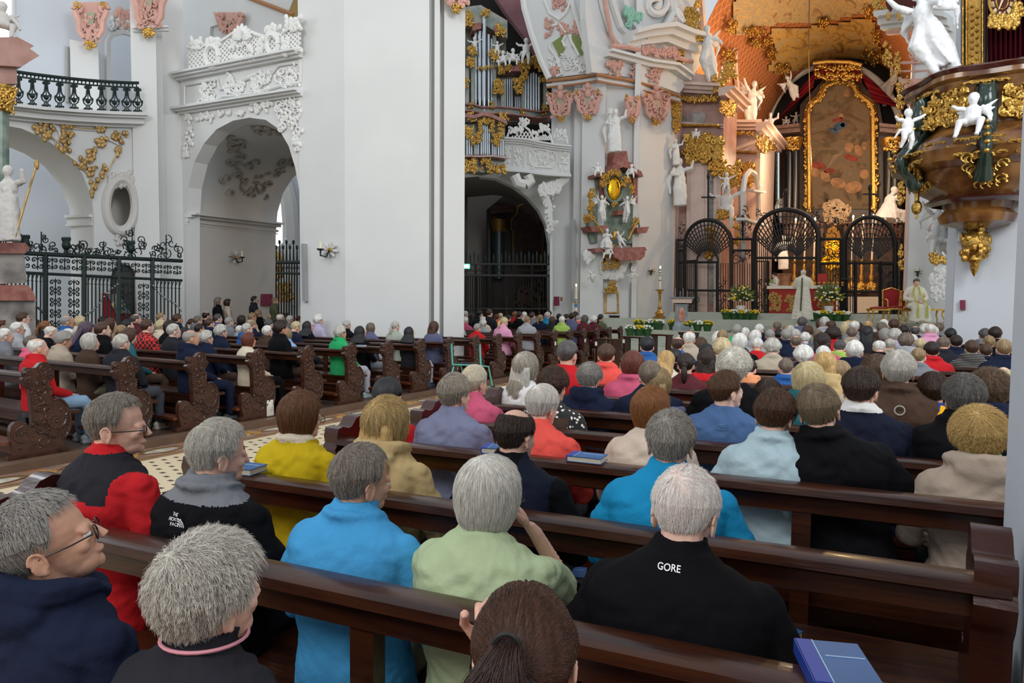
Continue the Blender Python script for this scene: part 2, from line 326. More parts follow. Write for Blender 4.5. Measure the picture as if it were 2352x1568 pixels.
# pilasters of the octagon wall
solid_wall('wall_pilaster_upper', [D(176, 19.6), D(240, 20.0), D(246, 21.2), D(176, 21)], 5.8, 9.05)
solid_wall('wall_pilaster_octagon', [D(313, 18.3), D(370, 18.5), D(371, 18.9), D(384, 18.95), D(385, 19.3), D(432, 19.6), D(432, 20.6), D(313, 20.4)], 0, 13)
W0 = Plane(D(313, 18.3), D(370, 18.5)); mb = MB(); cornice(mb, W0, [(307, 66), (388, 64)], [(0, 4, .18), (4, 9, .1)]); struct(mb.build('trim_pilaster_cap', PLA, smooth=False))
def capital(pl, x0, y0, x1, y1, label, seed, m=PNK, goldtip=True, group='salmon stucco capitals'):
    cx = (x0 + x1) / 2; wd = x1 - x0; hh = y1 - y0
    t = thing('capital', label, 'capital', (0, 0, 0), 0, group)
    mb = MB(); mb.prism(pl.hits([(x0, y0 + .05 * hh), (x1, y0 + .05 * hh), (x1 - .08 * wd, y0 + .3 * hh), (x1 - .2 * wd, y0 + .75 * hh), (cx + .12 * wd, y1 - .1 * hh), (cx, y1), (cx - .12 * wd, y1 - .1 * hh), (x0 + .2 * wd, y0 + .75 * hh), (x0 + .08 * wd, y0 + .3 * hh)]), pl.n * .16)
    for sg, xx in ((1, x0 + .14 * wd), (-1, x1 - .14 * wd)):
        mb.tube(spiral(pl, xx, y0 + .16 * hh, .13 * wd, 1.4, PI if sg > 0 else 0, sg, .22, 20), [.07 - .002 * k for k in range(21)], 6)
        mb.tube(pl.hits([(xx - sg * .1 * wd, y0 + .2 * hh), (xx + sg * .02 * wd, y0 + .4 * hh), (xx + sg * .04 * wd, y0 + .65 * hh), (xx + sg * .16 * wd, y0 + .8 * hh)], .22), [.08, .09, .08, .06], 6)
    rocaille(mb, pl, x0 + .2 * wd, y0 + .3 * hh, x1 - .2 * wd, y0 + .85 * hh, 12, seed, .05, 0, .22)
    mb.build('shield', m, t); g = MB()
    if goldtip:
        g.tube(pl.hits([(cx, y1 - .12 * hh), (cx, y1 + .06 * hh)], .2), [.09, .02], 6)
        rocaille(g, pl, cx - .12 * wd, y1 - .15 * hh, cx + .12 * wd, y1 + .02 * hh, 5, seed + 1, .035, 0, .24)
        rocaille(g, pl, x0 + .05 * wd, y0, x0 + .2 * wd, y0 + .1 * hh, 2, seed + 2, .04, 0, .26); rocaille(g, pl, x1 - .2 * wd, y0, x1 - .05 * wd, y0 + .1 * hh, 2, seed + 3, .04, 0, .26)
        g.build('gilt_tip', GLD, t)
    h = MB(); h.prism(pl.hits([(cx - .12 * wd, y0 + .25 * hh), (cx + .12 * wd, y0 + .25 * hh), (cx + .06 * wd, y0 + .5 * hh), (cx, y0 + .58 * hh), (cx - .06 * wd, y0 + .5 * hh)], .17), pl.n * .06); h.build('green_field', mat('sage_stucco', '9AA287', .7), t)
    return t
capital(Plane(D(165, 19.5), D(250, 19.9)), 168, 5, 250, 108, 'salmon stucco capital on the pilaster nearest the upper window', 11)
capital(W0, 300, -34, 385, 80, 'salmon stucco capital above the tall pilaster beside the white arch', 12)
# gilt ornament on the spandrel
t = thing('gilt_spandrel_ornament', 'gilded triangular scroll ornament on white wall under the iron balcony', 'ornament')
mb = MB()
for P in ([(90, 290), (105, 305), (125, 320), (140, 345), (175, 372), (205, 400), (212, 440)], [(120, 285), (135, 300), (140, 318)], [(140, 292), (190, 296), (240, 300), (245, 318), (270, 330)], [(272, 345), (258, 372), (240, 405), (222, 430)]):
    mb.tube(W1.hits(P, .03), .035, 6)
mb.build('moulding', PLA, t)
for a in ((82, 283, 128, 300), (98, 300, 116, 318), (143, 283, 172, 292), (222, 288, 248, 300), (255, 302, 288, 328), (268, 338, 278, 360), (130, 320, 155, 345), (172, 366, 215, 385), (203, 384, 242, 410), (206, 420, 218, 452), (140, 302, 170, 318), (222, 318, 248, 335), (203, 344, 218, 365)): g = MB(); rocaille(g, W1, *a, 5, int(a[0]), .05, 0, .06); g.build('gilt_scroll', GLP, t)
g = MB()
for P in ([(92, 286), (108, 305), (128, 322), (142, 347), (176, 374), (206, 402), (212, 440)], [(272, 345), (259, 372), (241, 405), (222, 428)], [(140, 290), (190, 294), (238, 298)]): g.tube(W1.hits(P, .07), .016, 5)
g.build('gilt_line', GLP, t)
# --- big white arch wall beside the octagon
W2 = Plane(D(415, 19.6), D(694, 16.4))
arch = [(428, 800), (428, 500), (432, 430), (446, 372), (468, 330), (497, 297), (535, 277), (572, 270), (610, 275), (640, 296), (663, 335), (678, 385), (688, 440), (692, 500), (692, 800)]
V2 = D(632, 24.6) - D(428, 19.4)
mb = MB(); mb.prism(W2.hits([(415, 800), (415, 172), (697, 118), (697, 800)] + arch[::-1]), -W2.n * .4); struct(mb.build('wall_arch', PLA, smooth=False))
mb = MB(); O = W2.hits(arch); mb.loft([O, [q + V2 for q in O]], caps=False, closed=False); struct(mb.build('wall_arch_passage', PLA))
mb = MB(); cornice(mb, W2, [(413, 172), (697, 118)], [(0, 5, .3), (5, 10, .22), (10, 15, .12)]); cornice(mb, W2, [(413, 250), (697, 207)], [(0, 5, .26), (5, 9, .18), (9, 14, .08)])
for P in ([(428, 195), (500, 182), (505, 205), (545, 198), (548, 190), (590, 172), (594, 205), (640, 150), (690, 142)], [(428, 240), (500, 229), (512, 222), (590, 214), (640, 198), (690, 190)], [(424, 195), (424, 242)], [(690, 142), (690, 190)]): mb.tube(W2.hits(P, .03), .035, 5)
struct(mb.build('trim_arch_cornice', PLA, smooth=False))
t = thing('stucco_relief', 'white scroll stucco relief around the tall white arch', 'relief'); clusters(t, W2, ((460, 190, 490, 235, 14), (520, 175, 560, 220, 14), (575, 170, 620, 210, 14), (640, 150, 685, 195, 10), (425, 262, 500, 275, 12), (425, 275, 440, 360, 12), (570, 235, 620, 258, 10), (640, 225, 690, 300, 16), (672, 300, 692, 345, 8), (500, 255, 560, 268, 7)), 'scroll_cluster', STU, .045, .03, 1)
PV = Plane(D(428, 19.4), D(632, 24.6)); mb = MB(); cornice(mb, PV, [(424, 489), (634, 512)], [(0, 4, .34), (4, 10, .2), (16, 21, .1), (24, 26, .07)]); struct(mb.build('trim_passage', PLA, smooth=False))
# stucco on the barrel soffit (far half visible)
mb = MB()
def soff(t, s, off=-.04): # t 0..1 along arch points, s depth 0..1
    k = t * (len(arch) - 1); i = min(int(k), len(arch) - 2); f = k - i; a = W2.hit(*arch[i]); b = W2.hit(*arch[i + 1]); c = W2.hit(560, 480)
    q = a.lerp(b, f); return q + (c - q).normalized() * .05 + V2 * s
rg = random.Random(5)
for i in range(130):
    t, s = rg.choice(((rg.uniform(.16, .3), rg.uniform(.25, .8)), (rg.uniform(.3, .75), rg.uniform(.15, .3)), (rg.uniform(.3, .8), rg.uniform(.7, .85)), (rg.uniform(.62, .85), rg.uniform(.3, .8)))); a0 = rg.uniform(0, 6); rr = rg.uniform(.25, .6)
    mb.tube([soff(min(.95, max(.1, t + .012 * rr * 3 * (1 - k / 9) * math.cos(a0 + k * .6))), s + .05 * rr * 2 * (1 - k / 9) * math.sin(a0 + k * .6)) for k in range(9)], [.05 - .004 * k for k in range(9)], 5)
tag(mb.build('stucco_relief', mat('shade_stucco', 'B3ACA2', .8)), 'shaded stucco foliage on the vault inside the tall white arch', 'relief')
# chapel beyond
B2 = Plane(D(560, 31), D(720, 31)); mb = MB(); mb.prism(B2.hits([(520, 150), (760, 150), (760, 800), (520, 800)]), -B2.n * .2, 0, [B2.hits([(628, 565), (628, 400), (634, 385), (644, 410), (652, 470), (652, 565)])]); struct(mb.build('wall_side_chapel', PLB, smooth=False))
struct(MB().prism(B2.hits([(620, 570), (660, 570), (660, 370), (620, 370)], -.15), -B2.n * .02).build('window_3', _mc['window_daylight']))
mb = MB(); mb.tube(B2.hits([(668, 700), (668, 520), (664, 470), (655, 430), (640, 390)], .3), .35, 6); struct(mb.build('trim_chapel_arch', PLA))
U2 = Plane(D(415, 25), D(760, 23)); mb = MB(); mb.prism(U2.hits([(395, 220), (800, 220), (800, -60), (395, -60)]), -U2.n * .1); mb.tube(U2.hits([(480, 160), (484, 62), (520, 48)], .05), .08, 4); struct(mb.build('wall_gallery_back', PLA, smooth=False))
mb = MB(); mb.prism(U2.hits([(664, 58), (664, 30), (680, -10), (760, -10), (760, 58)], .05), U2.n * .05); tag(mb.build('ceiling_fresco', mat('gallery_fresco', '8A8468', .8, col2='A8894C', vscale=2)), 'green and ochre ceiling fresco corner above the white gallery balustrade', 'fresco')
mb = MB(); mb.tube(U2.hits([(565, -8), (675, 34)], .08), .07, 5); struct(mb.build('trim_gallery_cornice', mat('rust_gilding', 'B07A50', .5, bump=.6, bscale=30)))
capital(U2, 497, 30, 560, 82, 'salmon stucco rocaille behind the white openwork balustrade', 21, goldtip=False)
# openwork balustrade
t = thing('gallery_balustrade', 'white openwork lattice balustrade with shell crest above the tall arch', 'balustrade')
tp = [(430, 108), (462, 112), (480, 96), (500, 100), (525, 84), (556, 62), (585, 78), (612, 86), (625, 72), (648, 82), (668, 48), (692, 66)]; 
def yb(x): return 166 - (x - 430) * .195
def yt(x):
    for a, b in zip(tp, tp[1:]):
        if a[0] <= x <= b[0]: return a[1] + (b[1] - a[1]) * (x - a[0]) / (b[0] - a[0])
    return 66
mb = MB(); x = 380
while x < 760:
    for sg in (1, -1):
        P = []
        for k in range(26):
            xx = x + sg * k * 3.2; yy = yb(430) - (x - 430) * .195 - k * 4 * .8 - (sg * k * 3.2) * .195 * 0
            yy = yb(xx) - k * 3.6
            if 431 <= xx <= 692 and yy > yt(xx) + 5: P.append((xx, yy))
            elif len(P) > 1: break
        if len(P) > 1: mb.tube(W2.hits(P, .16), .028, 4)
    x += 9.5
mb.tube(W2.hits(tp, .16), .05, 6); mb.tube(W2.hits([(430, 164), (692, 114)], .16), .06, 6); mb.build('lattice', STU, t); mb = MB()
for k in range(-4, 5):
    a = -PI / 2 + k * .3; q = (556 + 3 * math.cos(a), 92 + 3 * math.sin(a)); r = 38 - abs(k) * 3.5
    mb.tube(W2.hits([q, (556 + r * .6 * math.cos(a), 92 + r * .6 * math.sin(a)), (556 + r * math.cos(a), 92 + r * math.sin(a))], .22), [.03, .1, .02], 6)
mb.build('shell_crest', STU, t); mb = MB()
for cx, cyy, rx, ry in ((488, 130, 15, 25), (627, 102, 13, 22)): mb.tube(W2.hits([(cx + rx * math.cos(a), cyy + ry * math.sin(a)) for a in [2 * PI * i / 20 for i in range(21)]], .2), .07, 6)
for a in ((478, 88, 505, 104, 9), (612, 60, 640, 84, 10), (655, 40, 690, 70, 12), (440, 90, 462, 110, 7), (530, 92, 580, 115, 8), (535, 128, 590, 140, 8), (590, 85, 606, 130, 8), (650, 90, 662, 125, 7)): rocaille(mb, W2, *a, int(a[1]), .055, 0, .2)
mb.build('scrollwork', STU, t)
# --- the great free-standing pier
foot = [D(690, 16.4), D(793.5, 15.6), D(985, 15.3), D(987, 15.7), D(996, 15.75), D(997, 15.55), D(1009, 15.6), D(1010, 15.85), D(1018, 15.9), D(1019, 15.7), D(1066, 15.95), D(1064, 19.2), D(700, 20.0)]
solid_wall('wall_pier_nave', foot, 0, 13, PLA)
F1 = Plane(foot[0], foot[1]); F2 = Plane(foot[1], foot[2])
mb = MB(); mb.prism(F1.hits([(699, 560), (706, 560), (709, 692), (702, 692)]), F1.n * .1); tag(mb.build('speaker_column', mat('pale_grey_metal', '9B9A9C', .5)), 'tall narrow grey speaker on the shaded face of the great pier', 'speaker')
C1 = Plane(D(1019, 15.7), D(1066, 15.95)); capital(C1, 1012, -70, 1088, 26, 'salmon stucco capital at the top edge of the great white pier', 31)
# --- organ bay
W3 = Plane(D(1040, 28.8), D(1325, 29.6))
a3 = [(1030, 800), (1030, 411), (1100, 405), (1140, 410), (1180, 428), (1212, 452), (1238, 482), (1254, 515), (1262, 560), (1263, 800)]
mb = MB(); mb.prism(W3.hits([(1020, 800), (1020, 385), (1330, 385), (1330, 800)] + a3[::-1]), -W3.n * .5); struct(mb.build('wall_organ_bay', PLA, smooth=False))
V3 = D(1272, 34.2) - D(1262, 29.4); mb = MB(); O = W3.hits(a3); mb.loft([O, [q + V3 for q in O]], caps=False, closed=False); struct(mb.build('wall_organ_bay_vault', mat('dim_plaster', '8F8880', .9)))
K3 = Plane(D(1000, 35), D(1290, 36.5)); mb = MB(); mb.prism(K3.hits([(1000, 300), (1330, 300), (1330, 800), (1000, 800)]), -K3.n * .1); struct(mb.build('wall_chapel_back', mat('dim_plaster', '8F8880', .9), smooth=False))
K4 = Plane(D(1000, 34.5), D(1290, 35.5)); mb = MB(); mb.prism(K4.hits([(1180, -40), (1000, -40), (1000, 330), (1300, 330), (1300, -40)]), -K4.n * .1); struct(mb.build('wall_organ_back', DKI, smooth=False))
# chapel altar (dark, with painting)
t = thing('chapel_altar', 'dark marble side altar with a gilt framed painting behind iron grille', 'altar'); K = Plane(D(1100, 34), D(1290, 35))
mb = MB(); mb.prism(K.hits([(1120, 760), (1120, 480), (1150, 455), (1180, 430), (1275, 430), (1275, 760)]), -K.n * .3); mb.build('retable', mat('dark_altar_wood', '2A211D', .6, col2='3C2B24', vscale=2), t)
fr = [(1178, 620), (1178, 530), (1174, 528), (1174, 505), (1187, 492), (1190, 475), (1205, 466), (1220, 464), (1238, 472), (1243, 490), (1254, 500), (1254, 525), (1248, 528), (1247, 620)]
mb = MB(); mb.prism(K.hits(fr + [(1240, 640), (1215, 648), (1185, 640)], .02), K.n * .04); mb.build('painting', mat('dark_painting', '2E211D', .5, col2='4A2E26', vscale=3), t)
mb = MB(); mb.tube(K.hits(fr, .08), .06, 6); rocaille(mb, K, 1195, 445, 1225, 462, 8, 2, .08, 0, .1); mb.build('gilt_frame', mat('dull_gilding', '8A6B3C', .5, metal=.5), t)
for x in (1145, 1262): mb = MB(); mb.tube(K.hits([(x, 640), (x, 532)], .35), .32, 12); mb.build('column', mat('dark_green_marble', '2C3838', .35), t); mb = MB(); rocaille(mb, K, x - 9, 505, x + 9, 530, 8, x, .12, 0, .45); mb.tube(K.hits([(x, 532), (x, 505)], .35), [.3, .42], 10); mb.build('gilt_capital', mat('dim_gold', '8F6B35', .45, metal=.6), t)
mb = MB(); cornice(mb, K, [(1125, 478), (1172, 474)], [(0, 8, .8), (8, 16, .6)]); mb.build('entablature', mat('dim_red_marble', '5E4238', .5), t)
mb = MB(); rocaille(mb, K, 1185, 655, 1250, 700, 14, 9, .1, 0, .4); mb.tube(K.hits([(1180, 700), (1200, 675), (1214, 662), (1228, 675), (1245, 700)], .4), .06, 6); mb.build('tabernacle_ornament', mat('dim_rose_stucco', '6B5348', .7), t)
for i, x in enumerate((1164, 1239)):
    q = K.hit(x, 679, .8); m_ = MB(); m_.lathe([(0, -.9), (.09, -.9), (.03, -.75), (.03, -.3), (.05, -.28), (.04, -.25), (.035, 0), (0, 0)], q, 8); c_ = tag(m_.build('candlestick', _mc['dim_gold']), 'lit altar candle glowing behind the iron grille, ' + ('beside the green column' if i == 0 else 'beside the white wall'), 'candle')
    m_ = MB(); m_.ell((q.x, q.y, q.z + .07), (.05, .05, .1), 8, 6); m_.build('flame', mat('candle_flame', 'FFE6A0', .5, emit=9), c_)
# chapel grille
def bars(par, pl, x0, x1, n, y0, y1, r, off=0):
    for i in range(n):
        x = x0 + (x1 - x0) * i / max(1, n - 1); MB().tube(pl.hits([(x, y0), (x, y1)], off), r, 4).build('bar', IRB, par)
G3 = Plane(D(1055, 28.3), D(1265, 29.0)); t = thing('chapel_grille', 'tall black iron grille closing the chapel arch below the organ', 'grille')
bars(t, G3, 1060, 1132, 15, 632, 735, .022); bars(t, G3, 1136, 1261, 20, 632, 735, .02)
mb = MB()
for y, r in ((606, .05), (632, .06), (708, .03)): mb.tube(G3.hits([(1058, y), (1263, y + 1)], .03), r, 4)
for x in (1092, 1127, 1180, 1222): mb.tube(G3.hits([(x, 606), (x, 735)], .03), .05, 4)
mb.build('rails', IRB, t); mb = MB()
for x in range(1062, 1262, 9): mb.tube(G3.hits([(x, 606), (x, 590 - 7 * ((x // 9) % 2)), (x, 582 - 7 * ((x // 9) % 2))]), [.02, .04, .008], 5); mb.tube(spiral(G3, x + 4, 619, 5, .9, 0, 1, .02, 8), .014, 4)
mb.build('spikes', IRN, t)
t = thing('exit_sign', 'small glowing green exit sign beside the great white pier', 'sign'); mb = MB(); mb.prism(G3.hits([(1060, 606), (1079, 606), (1079, 617), (1060, 617)], .15), G3.n * .06); mb.build('housing', mat('exit_green', '3FBF8A', .5, emit=1.2), t)
mb = MB(); mb.ell(G3.hit(1065.5, 611.5, .25), (.07, .03, .07), 8, 6); mb.ell(G3.hit(1073.5, 611.5, .25), (.08, .03, .08), 8, 6); mb.build('lamp', mat('exit_white', 'FFFFFF', .5, emit=6), t)
# organ gallery balcony
GB = Plane(D(1150, 27.6), D(1310, 28.0))
t = thing('organ_gallery', 'white curved organ gallery front with openwork crest', 'gallery')
tl = [(1156, 318), (1180, 319), (1205, 321), (1235, 327), (1270, 333), (1309, 337)]
mb = MB(); P = GB.hits(tl) + GB.hits([(1309, 404), (1250, 403), (1200, 398), (1156, 392)]); mb.prism(P, -GB.n * 1.6)
cornice(mb, GB, tl, [(0, 4, .3), (4, 8, .2), (8, 12, .1)]); cornice(mb, GB, [(1150, 386), (1200, 389), (1250, 396), (1309, 399)], [(0, 4, .14), (4, 9, .25)])
mb.build('front', PLA, t); mb = MB()
for P in ([(1178, 335), (1178, 380)], [(1203, 337), (1203, 384)], [(1285, 345), (1285, 396)]): mb.tube(GB.hits(P, .02), .03, 4)
mb.tube(GB.hits([(1215, 345), (1240, 342), (1275, 350), (1280, 372), (1268, 385), (1225, 382), (1215, 370), (1215, 345)], .03), .04, 5)
mb.build('panel_moulding', STU, t)
for a in ((1183, 345, 1198, 378, 10), (1218, 348, 1272, 380, 18), (1288, 350, 1304, 392, 9), (1160, 340, 1174, 375, 8)): mb = MB(); rocaille(mb, GB, *a, int(a[0]), .045, 0, .02); mb.build('relief', STU, t)
mb = MB()
for (xa, xb, pk, xs) in ((1164, 1228, 290, 1203), (1230, 1270, 297, 1250), (1272, 1304, 306, 1290)):
    top = [(xa, 318), (xa + 4, 305), (xs - 12, pk + 6), (xs, pk), (xs + 12, pk + 8), (xb - 3, 318 if xb < 1240 else 322), (xb, 330)]
    mb.tube(GB.hits(top, .2), .05, 5)
    for k in range(9):
        x = xa + (xb - xa) * k / 8
        for sg in (1, -1):
            P = [(x + sg * j * 2, 322 - j * 3.4) for j in range(9) if xa + 2 < x + sg * j * 2 < xb - 2 and 322 - j * 3.4 > pk + 8 + abs(x + sg * j * 2 - xs) * .5]
            if len(P) > 1: mb.tube(GB.hits(P, .2), .025, 4)
for a in ((1168, 292, 1200, 305, 10), (1195, 276, 1212, 290, 8), (1240, 285, 1262, 300, 8), (1280, 300, 1300, 312, 6), (1225, 300, 1235, 325, 5)): rocaille(mb, GB, *a, int(a[0] + 1), .045, 0, .24)
mb.build('openwork_crest', STU, t)
mb = MB(); G5 = Plane(D(1180, 28), D(1310, 28.6))
for P in ([(1182, 402), (1190, 420), (1206, 424)], [(1206, 424), (1218, 416), (1212, 402)]): mb.tube(G5.hits(P, .4), .22, 8)
mb.tube(G5.hits([(1300, 408), (1280, 425), (1265, 425), (1248, 432), (1252, 455), (1262, 475), (1262, 500), (1268, 530)], .3), [.2, .25, .2, .28, .2, .14, .14, .08], 8)
rocaille(mb, G5, 1240, 420, 1285, 450, 12, 3, .09, 0, .5); rocaille(mb, G5, 1252, 450, 1275, 530, 10, 4, .05, 0, .4); mb.tube(spiral(G5, 1262, 435, 12, 1.5, 0, 1, .5, 20), .08, 6)
tag(mb.build('scroll_console', STU), 'white scroll consoles carrying the organ gallery', 'console')
struct(MB().add([D(1005, 28.9), D(985, 36), D(985, 36, h=9), D(1005, 28.9, h=9)], [(0, 1, 2, 3)]).build('wall_chapel_light_block', DKI, smooth=False)); struct(MB().add([D(1275, 29.6), D(1300, 36), D(1300, 36, h=9), D(1275, 29.6, h=9)], [(0, 1, 2, 3)]).build('wall_chapel_light_block', DKI, smooth=False)); struct(MB().prism(G3.hits([(1262, 542), (1268, 542), (1268, 800), (1262, 800)], .3), G3.n * .1).build('wall_organ_jamb', PLA, smooth=False))  # first two: unseen dark sheets added to keep stray daylight out of the chapel
# organ
OP = Plane(D(1050, 30.5), D(1270, 31.3)); TIN = mat('organ_tin', 'C9D0D6', .28, metal=.85); OMB = mat('organ_case_marble', '7F8E88', .35, col2='A8A79A', vscale=3)
t = thing('pipe_organ', 'baroque organ with silver pipes and gilded green marble case', 'organ')
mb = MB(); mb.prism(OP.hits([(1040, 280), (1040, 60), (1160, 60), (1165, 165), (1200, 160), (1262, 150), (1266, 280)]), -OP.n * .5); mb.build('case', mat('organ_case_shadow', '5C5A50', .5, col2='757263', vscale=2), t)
def pipe(pl, x, yt_, yb_, wpx, off, parent=t):
    r = wpx / 2 * (pl.hit(x, 300) - CAM).dot(FC) / FPX; a, b = pl.hit(x, yt_, off), pl.hit(x, yb_, off); L_ = (a - b).length
    m_ = MB(); m_.tube([b, b.lerp(a, .14), b.lerp(a, .141), a], [r * .25, r, r, r], 10); return m_.build('pipe', TIN, parent)
for x, yt_, yb_, wd, off in [(1093, 75, 248, 7, .5), (1102, 72, 252, 9, .6), (1112, 38, 256, 10, .7), (1122, 80, 253, 8, .6), (1129, 90, 248, 6, .5)] + [(1136 + i * 4, 216 + 0 * i, 258, 3.4, .3) for i in range(4)] + [(1155 + i * 5.2, 182 - 0 * i, 258, 4.4, .35) for i in range(5)] + [(1184 + i * 4.2, 222, 260, 3.2, .3) for i in range(5)] + [(1207 + i * 6.2, (185, 175, 169, 167, 170, 178)[i], 262, 5.4, .55) for i in range(6)] + [(1066 + i * 5, 225, 250, 4, .3) for i in range(2)]:
    pipe(OP, x, yt_, yb_, wd, off)
for x, y0, y1 in ((1085, 130, 255), (1134, 85, 255), (1153, 190, 258), (1201, 175, 262), (1250, 160, 264), (1072, 160, 250)): m_ = MB(); m_.prism(OP.hits([(x - 4, y0), (x + 4, y0), (x + 4, y1), (x - 4, y1)], .35), OP.n * .2); m_.build('pilaster', OMB, t)
mb = MB(); cc = [(1060, 250), (1085, 252), (1100, 257), (1125, 257), (1140, 256), (1200, 262), (1228, 267), (1266, 262)]; cornice(mb, OP, cc, [(0, 3, .9), (14, 17, .9)]); mb.build('cornice', RDM, t); mb = MB(); cornice(mb, OP, cc, [(3, 14, .7)]); cornice(mb, OP, [(1060, 30), (1100, 25), (1160, 60)], [(0, 40, .6)]); mb.build('base_frieze', OMB, t)
clusters(t, OP, ((1068, 28, 1085, 60, 10), (1105, 22, 1125, 36, 6), (1140, 60, 1160, 80, 8), (1076, 105, 1092, 120, 6), (1074, 122, 1090, 150, 8), (1126, 115, 1146, 140, 8), (1134, 185, 1154, 212, 16), (1145, 150, 1175, 170, 10), (1180, 180, 1198, 215, 14), (1190, 140, 1215, 155, 10), (1208, 130, 1255, 152, 14), (1200, 155, 1212, 185, 10), (1240, 140, 1262, 190, 12), (1066, 180, 1076, 205, 6), (1078, 235, 1086, 250, 4), (1128, 235, 1134, 250, 4), (1196, 250, 1204, 262, 4), (1246, 240, 1256, 262, 4), (1095, 150, 1130, 160, 4)), 'gilt_carving', GLD, .06, .8, 3)
mb = MB(); cornice(mb, OP, [(1080, 72), (1100, 68)], [(0, 14, .8)]); cornice(mb, OP, [(1128, 78), (1155, 82)], [(0, 10, .8)]); cornice(mb, OP, [(1147, 165), (1190, 165)], [(0, 12, .8)]); cornice(mb, OP, [(1200, 155), (1250, 150), (1258, 158)], [(0, 8, .8)]); mb.build('broken_cornice', RDM, t)
OQ = Plane(D(1060, 27.2), D(1165, 27.5)); t = thing('positive_organ', 'small gilded positive organ hanging on the gallery front', 'organ')
mb = MB(); mb.prism(OQ.hits([(1060, 285), (1160, 285), (1160, 370), (1148, 388), (1110, 396), (1070, 390), (1058, 375)]), -OQ.n * .7); mb.build('case', OMB, t)
for x, yt_, yb_, wd in [(1073, 318, 360, 3.6), (1078, 310, 360, 4), (1083, 318, 360, 3.6)] + [(1091 + i * 4, 325, 358, 3) for i in range(3)] + [(1105 + i * 4.6, (298, 288, 284, 286, 296)[i], 360, 4.2) for i in range(5)] + [(1131 + i * 4, 325, 360, 3) for i in range(3)] + [(1145, 318, 362, 3.6), (1150, 314, 362, 3.8), (1155, 320, 362, 3.6)]: pipe(OQ, x, yt_, yb_, wd, .3, t)
clusters(t, OQ, ((1075, 258, 1092, 275, 6), (1110, 268, 1128, 282, 8), (1146, 262, 1165, 290, 8), (1070, 290, 1085, 315, 10), (1085, 305, 1103, 330, 12), (1098, 275, 1108, 300, 8), (1126, 275, 1134, 305, 8), (1132, 305, 1146, 335, 10), (1146, 295, 1160, 315, 8), (1108, 362, 1126, 376, 10), (1066, 366, 1096, 392, 12), (1120, 380, 1160, 395, 12), (1066, 380, 1160, 396, 10)), 'gilt_carving', GLD, .05, .4, 7); mb = MB(); cornice(mb, OQ, [(1062, 362), (1100, 363), (1128, 362), (1160, 366)], [(0, 4, .5)]); cornice(mb, OQ, [(1066, 268), (1085, 272), (1108, 265), (1128, 270), (1160, 285)], [(0, 8, .5)]); mb.build('cornice', RDM, t)
mb = MB(); mb.prism(K4.hits([(1135, -40), (1232, -40), (1232, 60), (1238, 110), (1245, 150), (1225, 130), (1200, 90), (1165, 45), (1135, 0)], 1.0), K4.n * .4); rocaille(mb, K4, 1210, 0, 1235, 60, 6, 1, .14, 0, 1.5); tag(mb.build('purple_vault', mat('mauve_vault', '8C6468', .8, col2='7A5258', vscale=1)), 'mauve painted vault panel above the organ', 'vault panel')
# --- crossing pier with pink capitals
ft = [D(1262, 29.3), D(1312, 29.2), D(1314, 28.7), D(1330, 28.6), D(1332, 28.3), D(1384, 28.1), D(1386, 28.6), D(1448, 29.2), D(1450, 28.9), D(1462, 29.0), D(1464, 29.3), D(1538, 31.4), D(1553, 31.9), D(1553, 34), D(1262, 34)]
solid_wall('wall_pier_crossing', ft, 0, 16.5)
P2a = Plane(ft[4], ft[5]); P2b = Plane(ft[6], ft[7]); P2c = Plane(ft[10], ft[11]); P2z = Plane(D(1262, 28.9), D(1384, 27.9))
for i, (pl, x0, y0, x1, y1) in enumerate(((P2z, 1256, 212, 1318, 278), (P2a, 1318, 208, 1382, 274), (P2c, 1436, 220, 1468, 280), (P2c, 1474, 212, 1540, 285))):
    capital(pl, x0, y0, x1, y1, 'salmon stucco capital with gilt tip, ' + ('first of four right of the organ', 'second right of the organ, on the plain pier face', 'narrow one beside the saint statue', 'last one before the choir opening')[i], 40 + i)
    mb = MB(); c = (x0 + x1) / 2; z = (pl.hit(c, y0) - CAM).dot(FC) / FPX
    if i != 2:
        mb.ell(pl.hit(c, y0 - 10, .25), (7 * z, 7 * z, 8 * z)); mb.ell(pl.hit(c, y0 + 6, .22), (8 * z, 6 * z, 11 * z))
        for sg in (-1, 1): mb.tube(pl.hits([(c + sg * 5, y0), (c + sg * 16, y0 - 4)], .25), [4 * z, 2 * z], 6)
        tag(mb.build('putto_head', PNK), 'salmon cherub bust above the ' + ('first', 'second', '', 'last')[i] + ' crossing pier capital', 'cherub')
e1 = [(1256, 183), (1320, 176), (1372, 168)]; e2 = [(1372, 168), (1400, 174), (1450, 182), (1500, 196), (1560, 218)]
Pb = Plane(D(1372, 27.8), D(1560, 31.6))
mb = MB(); cornice(mb, P2z, e1, [(10, 16, .05), (52, 58, .1)]); cornice(mb, Pb, e2, [(10, 16, .05)]); mb.build
struct(mb.build('trim_white_entablature', PLA, smooth=False)); mb = MB()
for pl, e in ((P2z, e1), (Pb, e2)):
    mb.tube(pl.hits([(x, y + 3) for x, y in e], .12), .07, 6); mb.tube(pl.hits([(x, y + 18) for x, y in e], .1), .04, 5)
struct(mb.build('trim_pink_gilt', mat('rust_gilding', 'B07A50', .5)))
